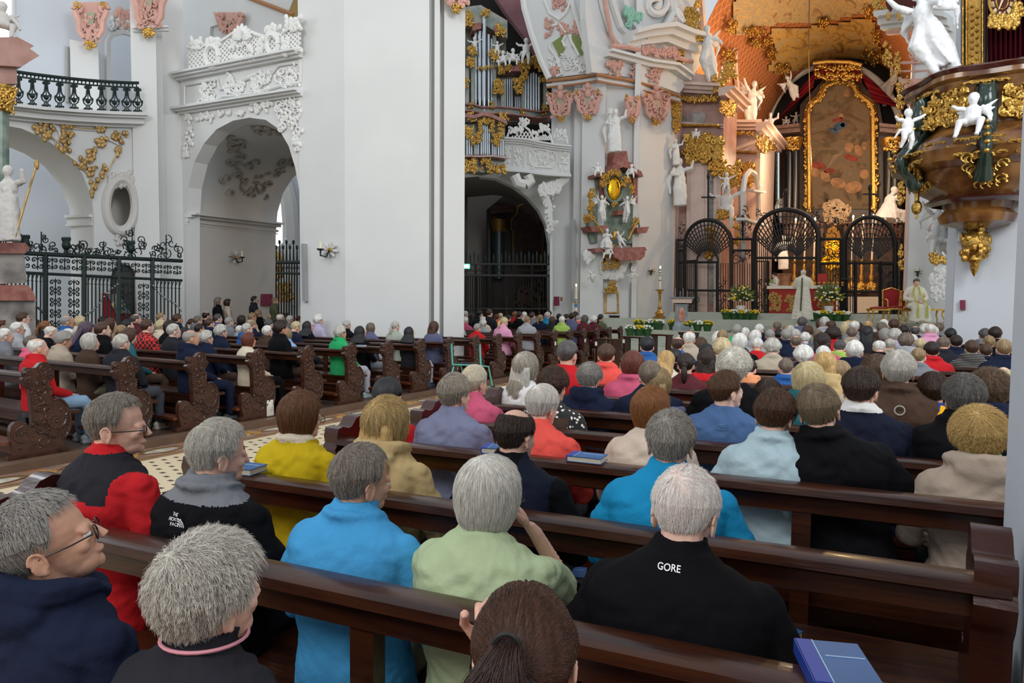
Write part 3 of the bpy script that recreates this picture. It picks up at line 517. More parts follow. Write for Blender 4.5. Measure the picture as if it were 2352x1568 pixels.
# arch ribs above the crossing pier
mb = MB(); L1_ = [(1262, 181), (1243, 140), (1222, 80), (1205, 20), (1195, -60), (1345, -60), (1345, 40), (1352, 110), (1364, 169)]
mb.prism(P2z.hits(L1_), P2z.n * .1); struct(mb.build('wall_arch_rib', PLA, smooth=False))
mb = MB()
for P, r in (([(1262, 181), (1243, 140), (1222, 80), (1205, 20), (1195, -60)], .14), ([(1300, -60), (1318, 20), (1340, 90), (1362, 168)], .1), ([(1335, -60), (1340, 20), (1352, 90), (1372, 165)], .12)): mb.tube(P2z.hits(P, .14), r, 6)
for P in ([(1265, 95), (1262, 110), (1278, 130), (1285, 155)], [(1300, 82), (1292, 95), (1298, 108)], [(1308, 80), (1312, 95), (1330, 128)], [(1342, 85), (1338, 110), (1352, 135), (1356, 160)], [(1250, 0), (1262, 30), (1285, 45), (1300, 30), (1312, 0)], [(1265, 60), (1285, 55), (1300, 75)], [(1278, 175), (1290, 170), (1288, 158)], [(1340, 165), (1330, 155), (1336, 145)]): mb.tube(P2z.hits(P, .14), .06, 6)
for a in ((1262, 130, 1280, 165, 6), (1320, 140, 1350, 162, 5), (1290, 120, 1320, 160, 6)): rocaille(mb, P2z, *a, int(a[0]), .05, 0, .14)
struct(mb.build('trim_arch_rib_scrolls', STU)); mb = MB()
for a in ((1255, 45, 1270, 80, 8), (1285, 55, 1305, 75, 9), (1315, 45, 1335, 75, 8), (1270, 0, 1300, 20, 7), (1345, 110, 1358, 150, 6), (1262, 155, 1285, 172, 6)): rocaille(mb, P2z, *a, int(a[0] + 9), .06, 0, .15)
struct(mb.build('trim_salmon_foliage', PNK)); mb = MB()
mb.prism(P2z.hits([(1270, 98), (1293, 82), (1290, 100), (1298, 112), (1286, 132), (1280, 118), (1274, 108)], .1), P2z.n * .05); mb.prism(P2z.hits([(1315, 80), (1340, 88), (1338, 128), (1322, 118), (1314, 108)], .1), P2z.n * .05)
struct(mb.build('trim_green_panels', mat('moss_gilt', '7E8C4A', .6, bump=.5, bscale=20))); 
mb = MB(); mb.prism(Pb.hits([(1360, 166), (1352, 100), (1345, 40), (1345, -60), (1610, -60), (1610, 150), (1560, 214), (1500, 192), (1450, 178), (1400, 170)]), -Pb.n * .3); struct(mb.build('wall_crossing_upper', PLA, smooth=False))
mb = MB()
for P, r in (([(1368, -60), (1385, 20), (1400, 70), (1425, 100)], .12), ([(1395, -60), (1408, 10), (1425, 60), (1450, 85)], .16), ([(1425, -60), (1432, 0), (1445, 40), (1470, 70)], .2)): mb.tube(Pb.hits(P, .1), r, 6)
mb.tube(spiral(Pb, 1505, 10, 30, 1.6, -PI / 2, 1, .2, 26), .16, 6); mb.tube(Pb.hits([(1535, -20), (1545, 30), (1525, 70), (1480, 82)], .25), .2, 6)
cornice(mb, Pb, [(1430, 78), (1470, 68), (1520, 62), (1560, 78), (1600, 88)], [(0, 10, .8), (10, 24, .55), (24, 38, .3)]); cornice(mb, Pb, [(1385, 118), (1425, 128), (1480, 142), (1540, 150), (1575, 175)], [(0, 6, .5), (6, 14, .3)]); struct(mb.build('trim_crossing_cornice', PLA, smooth=False))
mb = MB()
for P in ([(1380, -60), (1392, 20), (1404, 80), (1415, 103)], [(1405, 105), (1440, 108), (1480, 118), (1540, 128), (1590, 142)]): mb.tube(Pb.hits(P, .25), .1, 6)
rocaille(mb, Pb, 1470, 108, 1560, 130, 22, 7, .07, 0, .35); rocaille(mb, Pb, 1395, 140, 1425, 172, 9, 8, .06, 0, .15); rocaille(mb, Pb, 1445, 150, 1462, 180, 6, 9, .05, 0, .15); rocaille(mb, Pb, 1488, 152, 1520, 188, 9, 10, .06, 0, .15); struct(mb.build('trim_salmon_rocaille', PNK))
mb = MB(); rocaille(mb, Pb, 1440, 10, 1470, 60, 9, 12, .1, 0, .3); mb.prism(Pb.hits([(1402, 150), (1418, 150), (1416, 164), (1404, 164)], .05), Pb.n * .03); mb.prism(Pb.hits([(1495, 160), (1512, 162), (1508, 178), (1498, 176)], .05), Pb.n * .03); struct(mb.build('trim_mint_panels', mat('mint_stucco', '8FC2AC', .6)))
# plinth
mb = MB(); cornice(mb, P2b, [(1378, 665), (1440, 665)], [(0, 70, .12)]); struct(mb.build('trim_plinth', PLA, smooth=False))
# --- right choir pier (nave side)
ft = [D(2079, 24.9), D(2125, 24.3), D(2185, 23.7), D(2200, 27), D(2079, 30)]
solid_wall('wall_pier_choir', ft, 0, 11.4); P4 = Plane(ft[0], ft[2])
mb = MB(); mb.prismz([D(2073, 24.95), D(2079, 24.85), D(2079, 30), D(2071, 30)], 0, 11); struct(mb.build('trim_pier_choir_edge', PKM, smooth=False))
cornice_ = MB(); cornice(cornice_, P4, [(2030, 38), (2128, 28), (2190, 40)], [(0, 12, .8), (12, 26, .5), (26, 34, .3)]); struct(cornice_.build('trim_pier_choir_cornice', PLA, smooth=False))
mb = MB(); cornice(mb, P4, [(2072, 142), (2170, 140)], [(0, 6, .1), (20, 24, .05)]); cornice(mb, P4, [(2040, 74), (2128, 66)], [(0, 8, .2)]); rocaille(mb, P4, 2092, 85, 2135, 130, 12, 6, .08, 0, .1); struct(mb.build('trim_pier_choir_salmon', PNK))
mb = MB(); mb.prism(P4.hits([(2100, 104), (2122, 108), (2112, 126), (2100, 118)], .02), P4.n * .03); struct(mb.build('trim_pier_choir_mint', _mc['mint_stucco']))
capital(P4, 2078, 178, 2132, 272, 'salmon stucco capital behind the marble cherub of the pulpit', 61); capital(P4, 2136, 158, 2180, 255, 'salmon stucco capital hidden partly by the pulpit hand rail', 62)
# --- pulpit pier
ft = [D(2170, 14.2), D(2187, 13.9), D(2190, 13.5), D(2420, 12.3), D(2420, 16), D(2170, 17)]
solid_wall('wall_pier_pulpit', ft, 0, 13, PLB); P3 = Plane(ft[2], ft[3])
# --- near pier
mb = MB(); mb.prismz([(.315, 3.02), (.315, 1.0), (3, 1.0), (3, 3.02)], 0, 8); struct(mb.build('wall_pier_near', PLB, smooth=False))
mb = MB(); mb.prism([(.30, 1.2, 0), (.30, 2.3, 0), (.30, 2.3, .92), (.30, 1.2, .80)], (.6, 0, 0)); struct(mb.build('trim_pier_plinth', mat('cream_plaster', 'D9CDBB', .85, bump=.1), smooth=False))
# --- choir
CX = -4.7
def mk_ramp(name, cols, scale=1.5, dist=1.5, rough=.75, stretch=(1, 1, 1)):
    m = bpy.data.materials.new(name); m.use_nodes = True; N = m.node_tree.nodes; L = m.node_tree.links; b = N['Principled BSDF']; b.inputs['Roughness'].default_value = rough
    tc = N.new('ShaderNodeTexCoord'); mp = N.new('ShaderNodeMapping'); L.new(tc.outputs['Object'], mp.inputs[0]); mp.inputs['Scale'].default_value = stretch
    n = N.new('ShaderNodeTexNoise'); n.inputs['Scale'].default_value = scale; n.inputs['Detail'].default_value = 6; n.inputs['Distortion'].default_value = dist; L.new(mp.outputs[0], n.inputs['Vector'])
    r = N.new('ShaderNodeValToRGB'); L.new(n.outputs[0], r.inputs[0]); e = r.color_ramp.elements
    while len(e) < len(cols): e.new(.5)
    for i, c in enumerate(cols): e[i].position = .3 + .4 * i / (len(cols) - 1); e[i].color = srgb(c)
    L.new(r.outputs[0], b.inputs['Base Color']); return m
def mk_lattice():
    m = bpy.data.materials.new('orange_lattice_stucco'); m.use_nodes = True; N = m.node_tree.nodes; L = m.node_tree.links; b = N['Principled BSDF']; b.inputs['Roughness'].default_value = .7
    tc = N.new('ShaderNodeTexCoord'); mp = N.new('ShaderNodeMapping'); mp.inputs['Rotation'].default_value = (0, 0, PI / 4); L.new(tc.outputs['UV'], mp.inputs[0])
    t = N.new('ShaderNodeTexBrick'); t.offset = 0; t.inputs['Scale'].default_value = 1; t.inputs['Brick Width'].default_value = .42; t.inputs['Row Height'].default_value = .42; t.inputs['Mortar Size'].default_value = .05; t.inputs['Mortar Smooth'].default_value = .4
    t.inputs['Color1'].default_value = srgb('A5613A'); t.inputs['Color2'].default_value = srgb('AD6A40'); t.inputs['Mortar'].default_value = srgb('D08A4C'); L.new(mp.outputs[0], t.inputs[0]); L.new(t.outputs[0], b.inputs['Base Color'])
    u = N.new('ShaderNodeBump'); u.inputs['Strength'].default_value = .5; u.inputs['Distance'].default_value = .03; L.new(t.outputs[1], u.inputs['Height']); L.new(u.outputs[0], b.inputs['Normal']); return m
LAT = mk_lattice()
SH = Shell(CX, 12.0, 4.75, 6.3)
mb = MB(); uv = []
NA, NY = 40, 14; Y0, Y1 = 33.2, 51.0
for i in range(NA + 1):
    a = PI * i / NA
    for j in range(NY + 1): mb.v.append((CX + SH.a * math.cos(a), Y0 + (Y1 - Y0) * j / NY, 12.0 + SH.b * math.sin(a))); uv.append((a * 5.4, (Y1 - Y0) * j / NY))
for i in range(NA):
    for j in range(NY): mb.f.append((i * (NY + 1) + j, i * (NY + 1) + j + 1, (i + 1) * (NY + 1) + j + 1, (i + 1) * (NY + 1) + j)); mb.m.append(0)
me = mb.mesh('ceiling_choir_vault', LAT); ul = me.uv_layers.new(name='uv')
for l in me.loops: ul.data[l.index].uv = uv[l.vertex_index]
o = bpy.data.objects.new('ceiling_choir_vault', me); link(o); struct(o)
def inside(pt, poly):
    x, y = pt; c = False
    for i in range(len(poly)):
        (x1, y1), (x2, y2) = poly[i - 1], poly[i]
        if (y1 > y) != (y2 > y) and x < (x2 - x1) * (y - y1) / (y2 - y1) + x1: c = not c
    return c
def patch(sf, poly, off, step, mb):
    xs = [p[0] for p in poly]; ys = [p[1] for p in poly]; idx = {}
    def vid(i, j):
        if (i, j) not in idx: idx[(i, j)] = len(mb.v); mb.v.append(tuple(sf.hit(min(xs) + i * step, min(ys) + j * step, off)))
        return idx[(i, j)]
    for i in range(int((max(xs) - min(xs)) / step) + 1):
        for j in range(int((max(ys) - min(ys)) / step) + 1):
            if inside((min(xs) + (i + .5) * step, min(ys) + (j + .5) * step), poly): mb.f.append((vid(i, j), vid(i + 1, j), vid(i + 1, j + 1), vid(i, j + 1))); mb.m.append(0)
FR1 = mk_ramp('warm_fresco', ['7A6244', 'A8875C', 'C4A873', 'A89878', 'D2AE6C', '8E5E40'], .85, 2.6, stretch=(1, .5, 1))
FR2 = mk_ramp('golden_fresco', ['8A6A3C', 'B08A4A', 'D6A850', 'B8A070', 'C9B184'], .85, 2.6, stretch=(1, .5, 1))
fresco = [([(1691, -80), (1688, 0), (1684, 40), (1688, 70), (1698, 85), (1712, 78), (1728, 66), (1750, 58), (1790, 56), (1850, 56), (1900, 48), (1950, 38), (1990, 26), (2010, 18), (2060, -80)], FR1, 'wide ceiling fresco with brown clouds at the top of the choir vault', [(1688, -80), (1685, 0), (1683, 50), (1690, 80), (1700, 88)]),
          ([(1765, 82), (1775, 68), (1800, 66), (1860, 62), (1920, 56), (1970, 44), (2005, 46), (2010, 70), (2008, 90), (2024, 112), (2024, 130), (1990, 146), (1900, 143), (1850, 156), (1800, 168), (1758, 165), (1775, 140), (1782, 118), (1775, 100)], FR2, 'golden ceiling fresco above the high altar arch', [(1782, 140), (1783, 118), (1775, 102), (1765, 95), (1765, 82), (1775, 68), (1800, 62), (1860, 60), (1900, 54), (1950, 44), (1985, 32), (2005, 40), (2012, 52), (2008, 90), (2022, 110), (2026, 128)])]
for poly, m, lab, fr_ in fresco:
    mb = MB(); patch(SH, poly, .12, 7, mb); t = mb.build('ceiling_fresco', m); tag(t, lab, 'fresco')
    mb = MB(); mb.tube(SH.hits(fr_, .2), .12, 6)
    for i, (a, b) in enumerate(zip(fr_, fr_[1:])): mb.tube([SH.hit(a[0] + 4 * math.sin(k), a[1] + 4 * math.cos(k * 1.7), .4) for k in range(5)], [.09, .08, .07, .05, .02], 5)
    mb.build('gilt_frame', GLD, t)
t = thing('gilt_rocaille', 'gilded rocaille clusters where the two choir ceiling frescoes meet', 'ornament')
clusters(t, SH, ((1672, 44, 1690, 75, 12), (1715, 65, 1755, 80, 14), (1725, 90, 1770, 110, 16), (1762, 115, 1782, 140, 10), (1788, 150, 1816, 166, 14), (1985, 118, 2035, 145, 16), (1988, 20, 2020, 45, 10), (1880, 44, 1905, 62, 8), (1665, 115, 1688, 150, 12), (1596, 0, 1608, 20, 6), (2004, 70, 2018, 100, 8), (1735, 195, 1745, 205, 3)), 'carving', GLD, .075, .35)
mb = MB(); rd = random.Random(4)   # lunette ribs and white window edges low on the left vault side
for P in ([(1608, -40), (1616, 60), (1625, 110)], [(1700, 250), (1690, 170), (1688, 115), (1682, 130), (1672, 175)], [(1742, 250), (1742, 198), (1736, 195), (1728, 225)]): mb.tube(SH.hits(P, .2), .14, 6)
struct(mb.build('trim_vault_window', PKM))
tag(MB().tube([SH.hit(1860, -60, .1), SH.hit(1860, 10, 3.0) - Vector((0, 0, 2)), D(1860, 40, h=7)], .02, 5).build('hanging_cable', mat('cable_brown', '6A5236', .8)), 'thin hanging cable crossing the choir ceiling frescoes', 'cable')
# end wall and side walls
EW = Plane((-12, 50.6), (3, 50.6))
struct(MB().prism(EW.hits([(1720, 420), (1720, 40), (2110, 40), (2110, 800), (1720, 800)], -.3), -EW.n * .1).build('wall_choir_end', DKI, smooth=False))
struct(MB().box((CX + 4.75, 41, 7.3), (.2, 20, 12)).build('wall_choir_right', PKM, smooth=False)); struct(MB().box((CX - 4.9, 41, 6.8), (.2, 20, 11)).build('wall_choir_left', PKM, smooth=False))
mb = MB(); pa = [(1757, 330)] + [(1916 - 157 * math.cos(a), 322 - 176 * math.sin(a)) for a in [PI * i / 24 for i in range(25)]]
mb.tube(EW.hits(pa, .1), .22, 8); struct(mb.build('trim_choir_end_arch', PLA))
def pwall(pts, m, name, h1, h0=1.3): return solid_wall(name, pts, h0, h1, m)
b1 = [D(1553, 32.3), D(1652, 31.6), D(1682, 34.5), D(1660, 38), D(1553, 38)]; b2 = [D(1655, 37.2), D(1737, 36.6), D(1770, 44), D(1730, 46), D(1650, 44)]
pwall(b1, PKD, 'wall_choir_block', 11.9, 1.2); pwall(b2, PKM, 'wall_choir_block', 11.6, 1.2)
Q1 = Plane(b1[0], b1[1]); Q1s = Plane(b1[1], b1[2]); Q2 = Plane(b2[0], b2[1]); Q2s = Plane(b2[1], b2[2])
mb = MB()
for pl, P, in ((Q1, [(1553, 196), (1656, 202)]), (Q1s, [(1650, 201), (1694, 240)]), (Q2, [(1651, 282), (1740, 282)]), (Q2s, [(1736, 281), (1784, 332)])): cornice(mb, pl, P, [(0, 6, .7), (6, 13, .5), (13, 19, .3)])
cornice(mb, Q1, [(1556, 172), (1600, 170), (1640, 178)], [(0, 22, .1)]); cornice(mb, Q1, [(1553, 312), (1662, 318)], [(-32, -28, .1), (-26, -23, .08)]); cornice(mb, Q2, [(1651, 365), (1738, 370)], [(-24, -21, .1), (-14, -12, .08)])
struct(mb.build('trim_choir_cornice', PKM, smooth=False)); mb = MB()
rocaille(mb, Q1, 1562, 222, 1645, 232, 24, 4, .07, 0, .3); rocaille(mb, Q1s, 1652, 232, 1690, 262, 14, 5, .08, 0, .3); rocaille(mb, Q2, 1658, 303, 1730, 308, 18, 6, .07, 0, .3); rocaille(mb, Q2s, 1740, 315, 1780, 350, 12, 7, .08, 0, .3)
for P in ([(1553, 288), (1645, 288), (1655, 292)],): mb.tube(Q1.hits(P, .15), .07, 5)
mb.tube(Q2.hits([(1652, 348), (1737, 350)], .15), .07, 5)
for i in range(24): mb.ell(Q1.hit(1556 + i * 4, 287, .2), (.06, .06, .06), 6, 4)
tag(mb.build('gilt_frieze', GLD), 'gilded frieze carving under the pink choir cornices', 'ornament')
t = thing('marble_inlay', 'grey veined marble panels set in the pink choir wall', 'marble inlay')
for pl, x0, y0, x1, y1 in ((Q1, 1584, 258, 1622, 282), (Q1, 1557, 262, 1578, 284), (Q2, 1664, 325, 1692, 342)):
    mb = MB(); mb.prism(pl.hits([(x0 + 4, y0), (x1 - 4, y0), (x1, (y0 + y1) / 2), (x1 - 4, y1), (x0 + 4, y1), (x0, (y0 + y1) / 2)], .02), pl.n * .05); mb.build('marble_panel', GRM, t)
for pl, x0, x1, y0, y1 in ((Q1, 1582, 1615, 385, 510), (Q1, 1555, 1562, 260, 680), (Q1, 1628, 1648, 380, 700), (Q1, 1590, 1618, 560, 700), (Q2, 1700, 1718, 440, 600)): mb = MB(); mb.prism(pl.hits([(x0 + 3, y0), (x1 - 3, y0), (x1, y0 + 10), (x1, y1 - 10), (x1 - 4, y1), (x0 + 4, y1), (x0, y1 - 10), (x0, y0 + 10)], .02), pl.n * .05); mb.build('marble_panel', GRM, t)
for i, (pl, x0, y0, x1, y1) in enumerate(((Q1, 1572, 312, 1632, 375), (Q1, 1634, 318, 1662, 370), (Q2, 1653, 372, 1700, 425), (Q2, 1704, 375, 1732, 425))):
    mb = MB(); mb.prism(pl.hits([(x0, y0), (x1, y0), (x1 - 5, y0 + 30), (x1 - 6, y1), (x0 + 6, y1), (x0 + 5, y0 + 30)]), pl.n * .35); rocaille(mb, pl, x0 + 4, y0 + 2, x1 - 4, y1 - 4, 40, i + 70, .09, 0, .45)
    for xx in (x0 + 5, x1 - 5): mb.tube(spiral(pl, xx, y0 + 8, 7, 1.3, 0, 1, .5, 14), .07, 6)
    tag(mb.build('gilt_capital', GLD), 'gilded composite capital on the pink choir pilasters, ' + ('widest, nearest the nave', 'narrow one at the first corner', 'third, on the farther block', 'farthest, beside the red curtain')[i], 'capital', 'gilded choir capitals')
    mb = MB(); c = (x0 + x1) / 2; mb.prism(pl.hits([(x0 + 6, y1), (x1 - 6, y1), (x1 - 6, 720), (x0 + 6, 720)]), pl.n * .25); mb.prism(pl.hits([(x0 + 14, y1 + 8), (x1 - 14, y1 + 8), (x1 - 14, 700), (x0 + 14, 700)], .26), pl.n * .03)
    struct(mb.build('wall_choir_pilaster', PKM, smooth=False))
# gallery opening with balustrade and white arch in far block
mb = MB(); mb.tube(Q2s.hits([(1708, 600), (1706, 440), (1712, 405), (1722, 392), (1734, 400), (1741, 430), (1743, 520)], .1), .12, 6); cornice(mb, Q2s, [(1716, 436), (1746, 440)], [(0, 4, .3)]); cornice(mb, Q2s, [(1690, 500), (1745, 515)], [(0, 6, .4)]); struct(mb.build('trim_choir_window', PLA))
# high altar
t = thing('high_altar', 'towering dark high altar with golden tabernacle behind the iron choir screen', 'altar'); HA = Plane((-12, 49.0), (3, 49.0)); HB = Plane((-12, 45.5), (3, 45.5))
pic = [(1857, 480), (1856, 255), (1864, 238), (1880, 228), (1888, 216), (1893, 202), (1908, 191), (1930, 186), (1950, 190), (1962, 202), (1968, 216), (1982, 226), (1998, 238), (2006, 255), (2008, 480)]
mb = MB(); mb.prism(HA.hits([(1790, 500), (1790, 310), (1835, 300), (1838, 240), (1875, 200), (1900, 170), (1930, 160), (1965, 170), (1990, 205), (2020, 240), (2030, 300), (2062, 310), (2062, 500)]), -HA.n * .4); mb.build('retable', mat('retable_brown', '4A3126', .4, col2='2E1F1A', vscale=2), t)
PIC = mk_ramp('altar_painting', ['33281C', '5E4A34', '80684A', '75644E', '9A8060'], .5, 1.8)
mb = MB(); mb.prism(HA.hits(pic, .05), HA.n * .05); pt = mb.build('altar_painting', PIC, t)
def daubs(col, lst, nm):
    m_ = MB()
    for x, y, rx, ry, rot in lst:
        m_.prism(HA.hits([(x + rx * math.cos(a) * math.cos(rot) - ry * math.sin(a) * math.sin(rot), y + rx * math.cos(a) * math.sin(rot) + ry * math.sin(a) * math.cos(rot)) for a in [2 * PI * k / 12 for k in range(12)]], .11), HA.n * .01)
    m_.build(nm, mat(nm, col, .8, var=.4, vscale=4, col2=None), pt)
daubs('49627E', [(1927, 290, 14, 9, -.4), (1915, 300, 12, 5, .5), (1938, 287, 8, 5, 0)], 'painted_blue_robe')
daubs('9C4630', [(1925, 275, 14, 5, -.2), (1955, 362, 18, 7, .3), (1880, 380, 18, 8, .2), (1905, 392, 14, 6, 0)], 'painted_red_drapery')
daubs('B88A60', [(1932, 266, 5, 6, 0), (1950, 338, 10, 12, .4), (1972, 345, 9, 14, -.5), (1985, 335, 7, 10, .2), (1870, 395, 14, 10, .5), (1895, 405, 10, 14, -.6), (1925, 420, 18, 12, .3), (1960, 430, 20, 14, -.2), (1985, 400, 10, 12, .1), (1945, 215, 7, 9, 0)], 'painted_pale_figures')
daubs('7E6A4C', [(1890, 330, 26, 7, .2), (1960, 310, 30, 8, -.3), (1900, 350, 30, 6, 0), (1975, 380, 22, 7, .2), (1920, 240, 20, 8, .3)], 'painted_clouds')
mb = MB(); mb.tube(HA.hits(pic, .2), .2, 8); mb.tube(HA.hits([(x + (4 if x > 1931 else -4), y - 3) for x, y in pic], .15), .16, 6)
for i, (x, y) in enumerate(pic): rocaille(mb, HA, x - 5, y - 6, x + 5, y + 6, 4, i, .1, 0, .3)
for x in (1852, 2012):
    for y in range(270, 480, 18): rocaille(mb, HA, x - 4, y, x + 4, y + 12, 3, y, .1, 0, .3)
rocaille(mb, HA, 1900, 172, 1960, 186, 16, 2, .12, 0, .3)
mb.build('gilt_frame', GLD, t)
for x in (1812, 1826, 2042, 2056): MB().tube(HA.hits([(x, 480), (x, 345)], .9), .33, 14).build('black_column', BLM, t); mb = MB(); mb.tube(HA.hits([(x, 345), (x, 318)], .9), [.3, .5], 10); rocaille(mb, HA, x - 8, 320, x + 8, 342, 6, x, .12, 0, 1.3); mb.build('gilt_capital', GLD, t)
mb = MB(); cornice(mb, HA, [(1782, 300), (1842, 294)], [(0, 7, 1.4), (7, 16, 1.0)]); cornice(mb, HA, [(2022, 294), (2075, 300)], [(0, 7, 1.4), (7, 16, 1.0)]); mb.build('entablature', mat('brown_marble', '7A5C4C', .35, col2='94776A'), t)
CUR = mat('crimson_curtain', '8A1626', .7, bump=.4, bscale=6); mb = MB()
def drape(mb, pl, top, bot, n, amp, off):
    r0 = []; r1 = []
    k = 40
    for i in range(k + 1):
        f = i / k
        def at(L_):
            q = f * (len(L_) - 1); a = min(int(q), len(L_) - 2); g = q - a; return (L_[a][0] + (L_[a + 1][0] - L_[a][0]) * g, L_[a][1] + (L_[a + 1][1] - L_[a][1]) * g)
        d = off + amp * math.sin(f * n * 2 * PI)
        r0.append(pl.hit(*at(top), off + amp * .3 * math.sin(f * n * 2 * PI))); r1.append(pl.hit(*at(bot), d))
    mb.loft([r0, [a.lerp(b, .5) + pl.n * amp * .3 for a, b in zip(r0, r1)], r1, [p - pl.n * .08 for p in r1]], caps=False, closed=False)
drape(mb, HA, [(1868, 152), (1900, 148), (1940, 148), (1975, 156)], [(1870, 182), (1900, 178), (1950, 178), (1980, 190)], 6, .15, 1.0)
drape(mb, HA, [(1872, 165), (1868, 200), (1850, 215)], [(1830, 215), (1790, 270), (1770, 300)], 5, .2, .6); drape(mb, HA, [(1975, 165), (1995, 210), (2010, 235)], [(2010, 190), (2050, 230), (2072, 250)], 5, .2, .6)
mb.build('crimson_drape', CUR, t); mb = MB(); rocaille(mb, HA, 1872, 150, 1978, 160, 30, 3, .1, 0, 1.2); rocaille(mb, HA, 1872, 168, 1978, 182, 26, 5, .1, 0, 1.2)
mb.tube(HA.hits([(1868, 146), (1900, 142), (1950, 143), (1980, 150)], 1.2), .14, 6)
mb.build('gilt_valance', GLD, t)
mb = MB(); mb.prism(HA.hits([(1800, 760), (1800, 490), (2075, 490), (2075, 760)], .5), HA.n * .4); mb.prism(HB.hits([(1860, 740), (1860, 660), (1875, 652), (1990, 652), (2040, 660), (2040, 740)]), -HB.n * 1.5); mb.build('altar_base', mat('altar_base_brown', '33221B', .45, col2='5A3C2C', vscale=2.5), t)
for x in range(1806, 2070, 9):
    if not 1890 < x < 1940: MB().lathe([(.12, 0), (.07, .15), (.16, .45), (.07, .8), (.12, .95)], HA.hit(x, 546, 1.3), 8).build('baluster', mat('pinkish_balusters', '8E6E5E', .5), t)
mb = MB(); cornice(mb, HA, [(1800, 515), (1888, 515)], [(0, 4, 1.5)]); cornice(mb, HA, [(1942, 515), (2072, 515)], [(0, 4, 1.5)]); mb.build('balustrade_rail', mat('pinkish_balusters', '8E6E5E', .5), t)
mb = MB(); mb.prism(HB.hits([(1896, 665), (1896, 560), (1902, 530), (1915, 518), (1928, 530), (1936, 560), (1936, 665)]), HB.n * .5); mb.build('tabernacle', mat('gilt_tabernacle', '8A5E22', .35, metal=.8, bump=.8, bscale=8), t)
mb = MB(); rocaille(mb, HB, 1898, 556, 1926, 600, 40, 3, .08, 0, .8); rocaille(mb, HB, 1892, 596, 1932, 615, 20, 4, .08, 0, .8); mb.ell(HB.hit(1912, 578, .7), (.42, .2, .75), 14, 10)
for k in range(16): a = 2 * PI * k / 16; mb.tube(HB.hits([(1912, 578), (1912 + 20 * math.cos(a), 578 + 32 * math.sin(a))], .6), [.12, .02], 5)
mb.build('golden_relief', mat('bright_gold', 'FFC22E', .25, metal=1, bump=.8, bscale=10), t)
mb = MB(); mb.lathe([(0, 0), (.7, 0), (.62, .25), (.72, .5), (.5, 1.0), (.2, 1.3), (0, 1.35)], HB.hit(1918, 508, .2), 20, sx=1, sy=.25); rocaille(mb, HB, 1896, 470, 1945, 508, 40, 5, .1, 0, .45); mb.build('shell_crown', mat('cream_gilt_shell', '8E7458', .5, bump=.5, col2='B89A74', vscale=3), t)
# candlesticks of the high altar
for i, x in enumerate((1824, 1846, 1868, 1955, 1978, 2001)):
    q = HB.hit(x, 640, .7); s = 1.0
    t2 = thing('altar_candlestick', 'tall gilded altar candlestick behind the screen, ' + ('first', 'second', 'third', 'fourth', 'fifth', 'sixth')[i] + ' from the left of six', 'candlestick', q, 0, 'high altar candlesticks')
    mb = MB(); mb.lathe([(0, -.45), (.36, -.45), (.3, -.3), (.1, -.15), (.16, .1), (.07, .3), (.12, .6), (.06, .9), (.2, 1.05), (.05, 1.1), (0, 1.12)], n=10); mb.build('stand', GLD, t2)
    mb = MB(); mb.tube([(0, 0, 1.1), (0, 0, 3.5)], .05, 8); mb.build('candle', mat('ivory_wax', 'EDE3C8', .5), t2); mb = MB(); mb.ell((0, 0, 3.6), (.05, .05, .12), 8, 6); mb.build('flame', _mc['candle_flame'], t2)
    mb = MB(); rocaille(mb, HB, x - 8, 655, x + 8, 668, 8, x, .07, 0, 1.0)
    o = mb.build('crown_vase', GLD, t2); o.matrix_world = Matrix.Identity(4); o.matrix_parent_inverse = Matrix.Translation(-Vector(q))
# white light windows behind retable flanks
for i, P in enumerate(([(1784, 480), (1784, 345), (1794, 328), (1804, 345), (1804, 480)], [(1832, 480), (1832, 340), (1845, 340), (1845, 480)], [(2020, 500), (2020, 300), (2034, 310), (2034, 500)])):
    w_ = struct(MB().prism(EW.hits(P, .5), -EW.n * .03).build('window_%d' % (4 + i), mat('window_teal_light', 'CFE2E4', .4, emit=.75))); mb = MB(); mb.tube(EW.hits(P + P[:1], .55), .08, 4); mb.build('window_frame', GNM, w_)
# red wall curtain hanging by the farther block
mb = MB(); CB = Plane(D(1750, 45), D(1800, 45)); drape(mb, CB, [(1757, 345), (1782, 335)], [(1757, 385), (1765, 402), (1774, 378)], 3, .12, .5); tag(mb.build('wall_drape', CUR), 'small crimson drape swag hanging left of the black altar columns', 'curtain')
# --- iron choir screen
YG = 31.0; G = Plane((-12, YG), (3, YG))
t = thing('choir_screen', 'black wrought-iron choir screen with three perspective lattice arches', 'screen')
def garch(mb, x0, x1, yt_, ysp, yb_, r, off=0.0):
    c = (x0 + x1) / 2; h = (x1 - x0) / 2; P = [(x0, yb_)] + [(c - h * math.cos(a), ysp - (ysp - yt_) * math.sin(a)) for a in [PI * i / 20 for i in range(21)]] + [(x1, yb_)]
    mb.tube(G.hits(P, off), r, 6)
def radial(mb, x0, x1, yt_, ysp, n, f, fx, fy, r):
    c = (x0 + x1) / 2; h = (x1 - x0) / 2
    for i in range(n + 1):
        a = PI * i / n; X, Y = c - h * math.cos(a), ysp - (ysp - yt_) * math.sin(a); mb.tube(G.hits([(X, Y), (fx + (X - fx) * f, fy + (Y - fy) * f)]), r, 4)
    for g in (.88, .77, .66, .56, .46, .38):
        mb.tube(G.hits([(fx + (c - h * math.cos(a) - fx) * g, fy + (ysp - (ysp - yt_) * math.sin(a) - fy) * g) for a in [PI * i / 16 for i in range(17)]]), r * .8, 4)
mb = MB(); garch(mb, 1573, 1680, 505, 560, 715, .09); garch(mb, 1733, 1880, 481, 545, 715, .1); garch(mb, 1940, 2056, 498, 560, 718, .09)
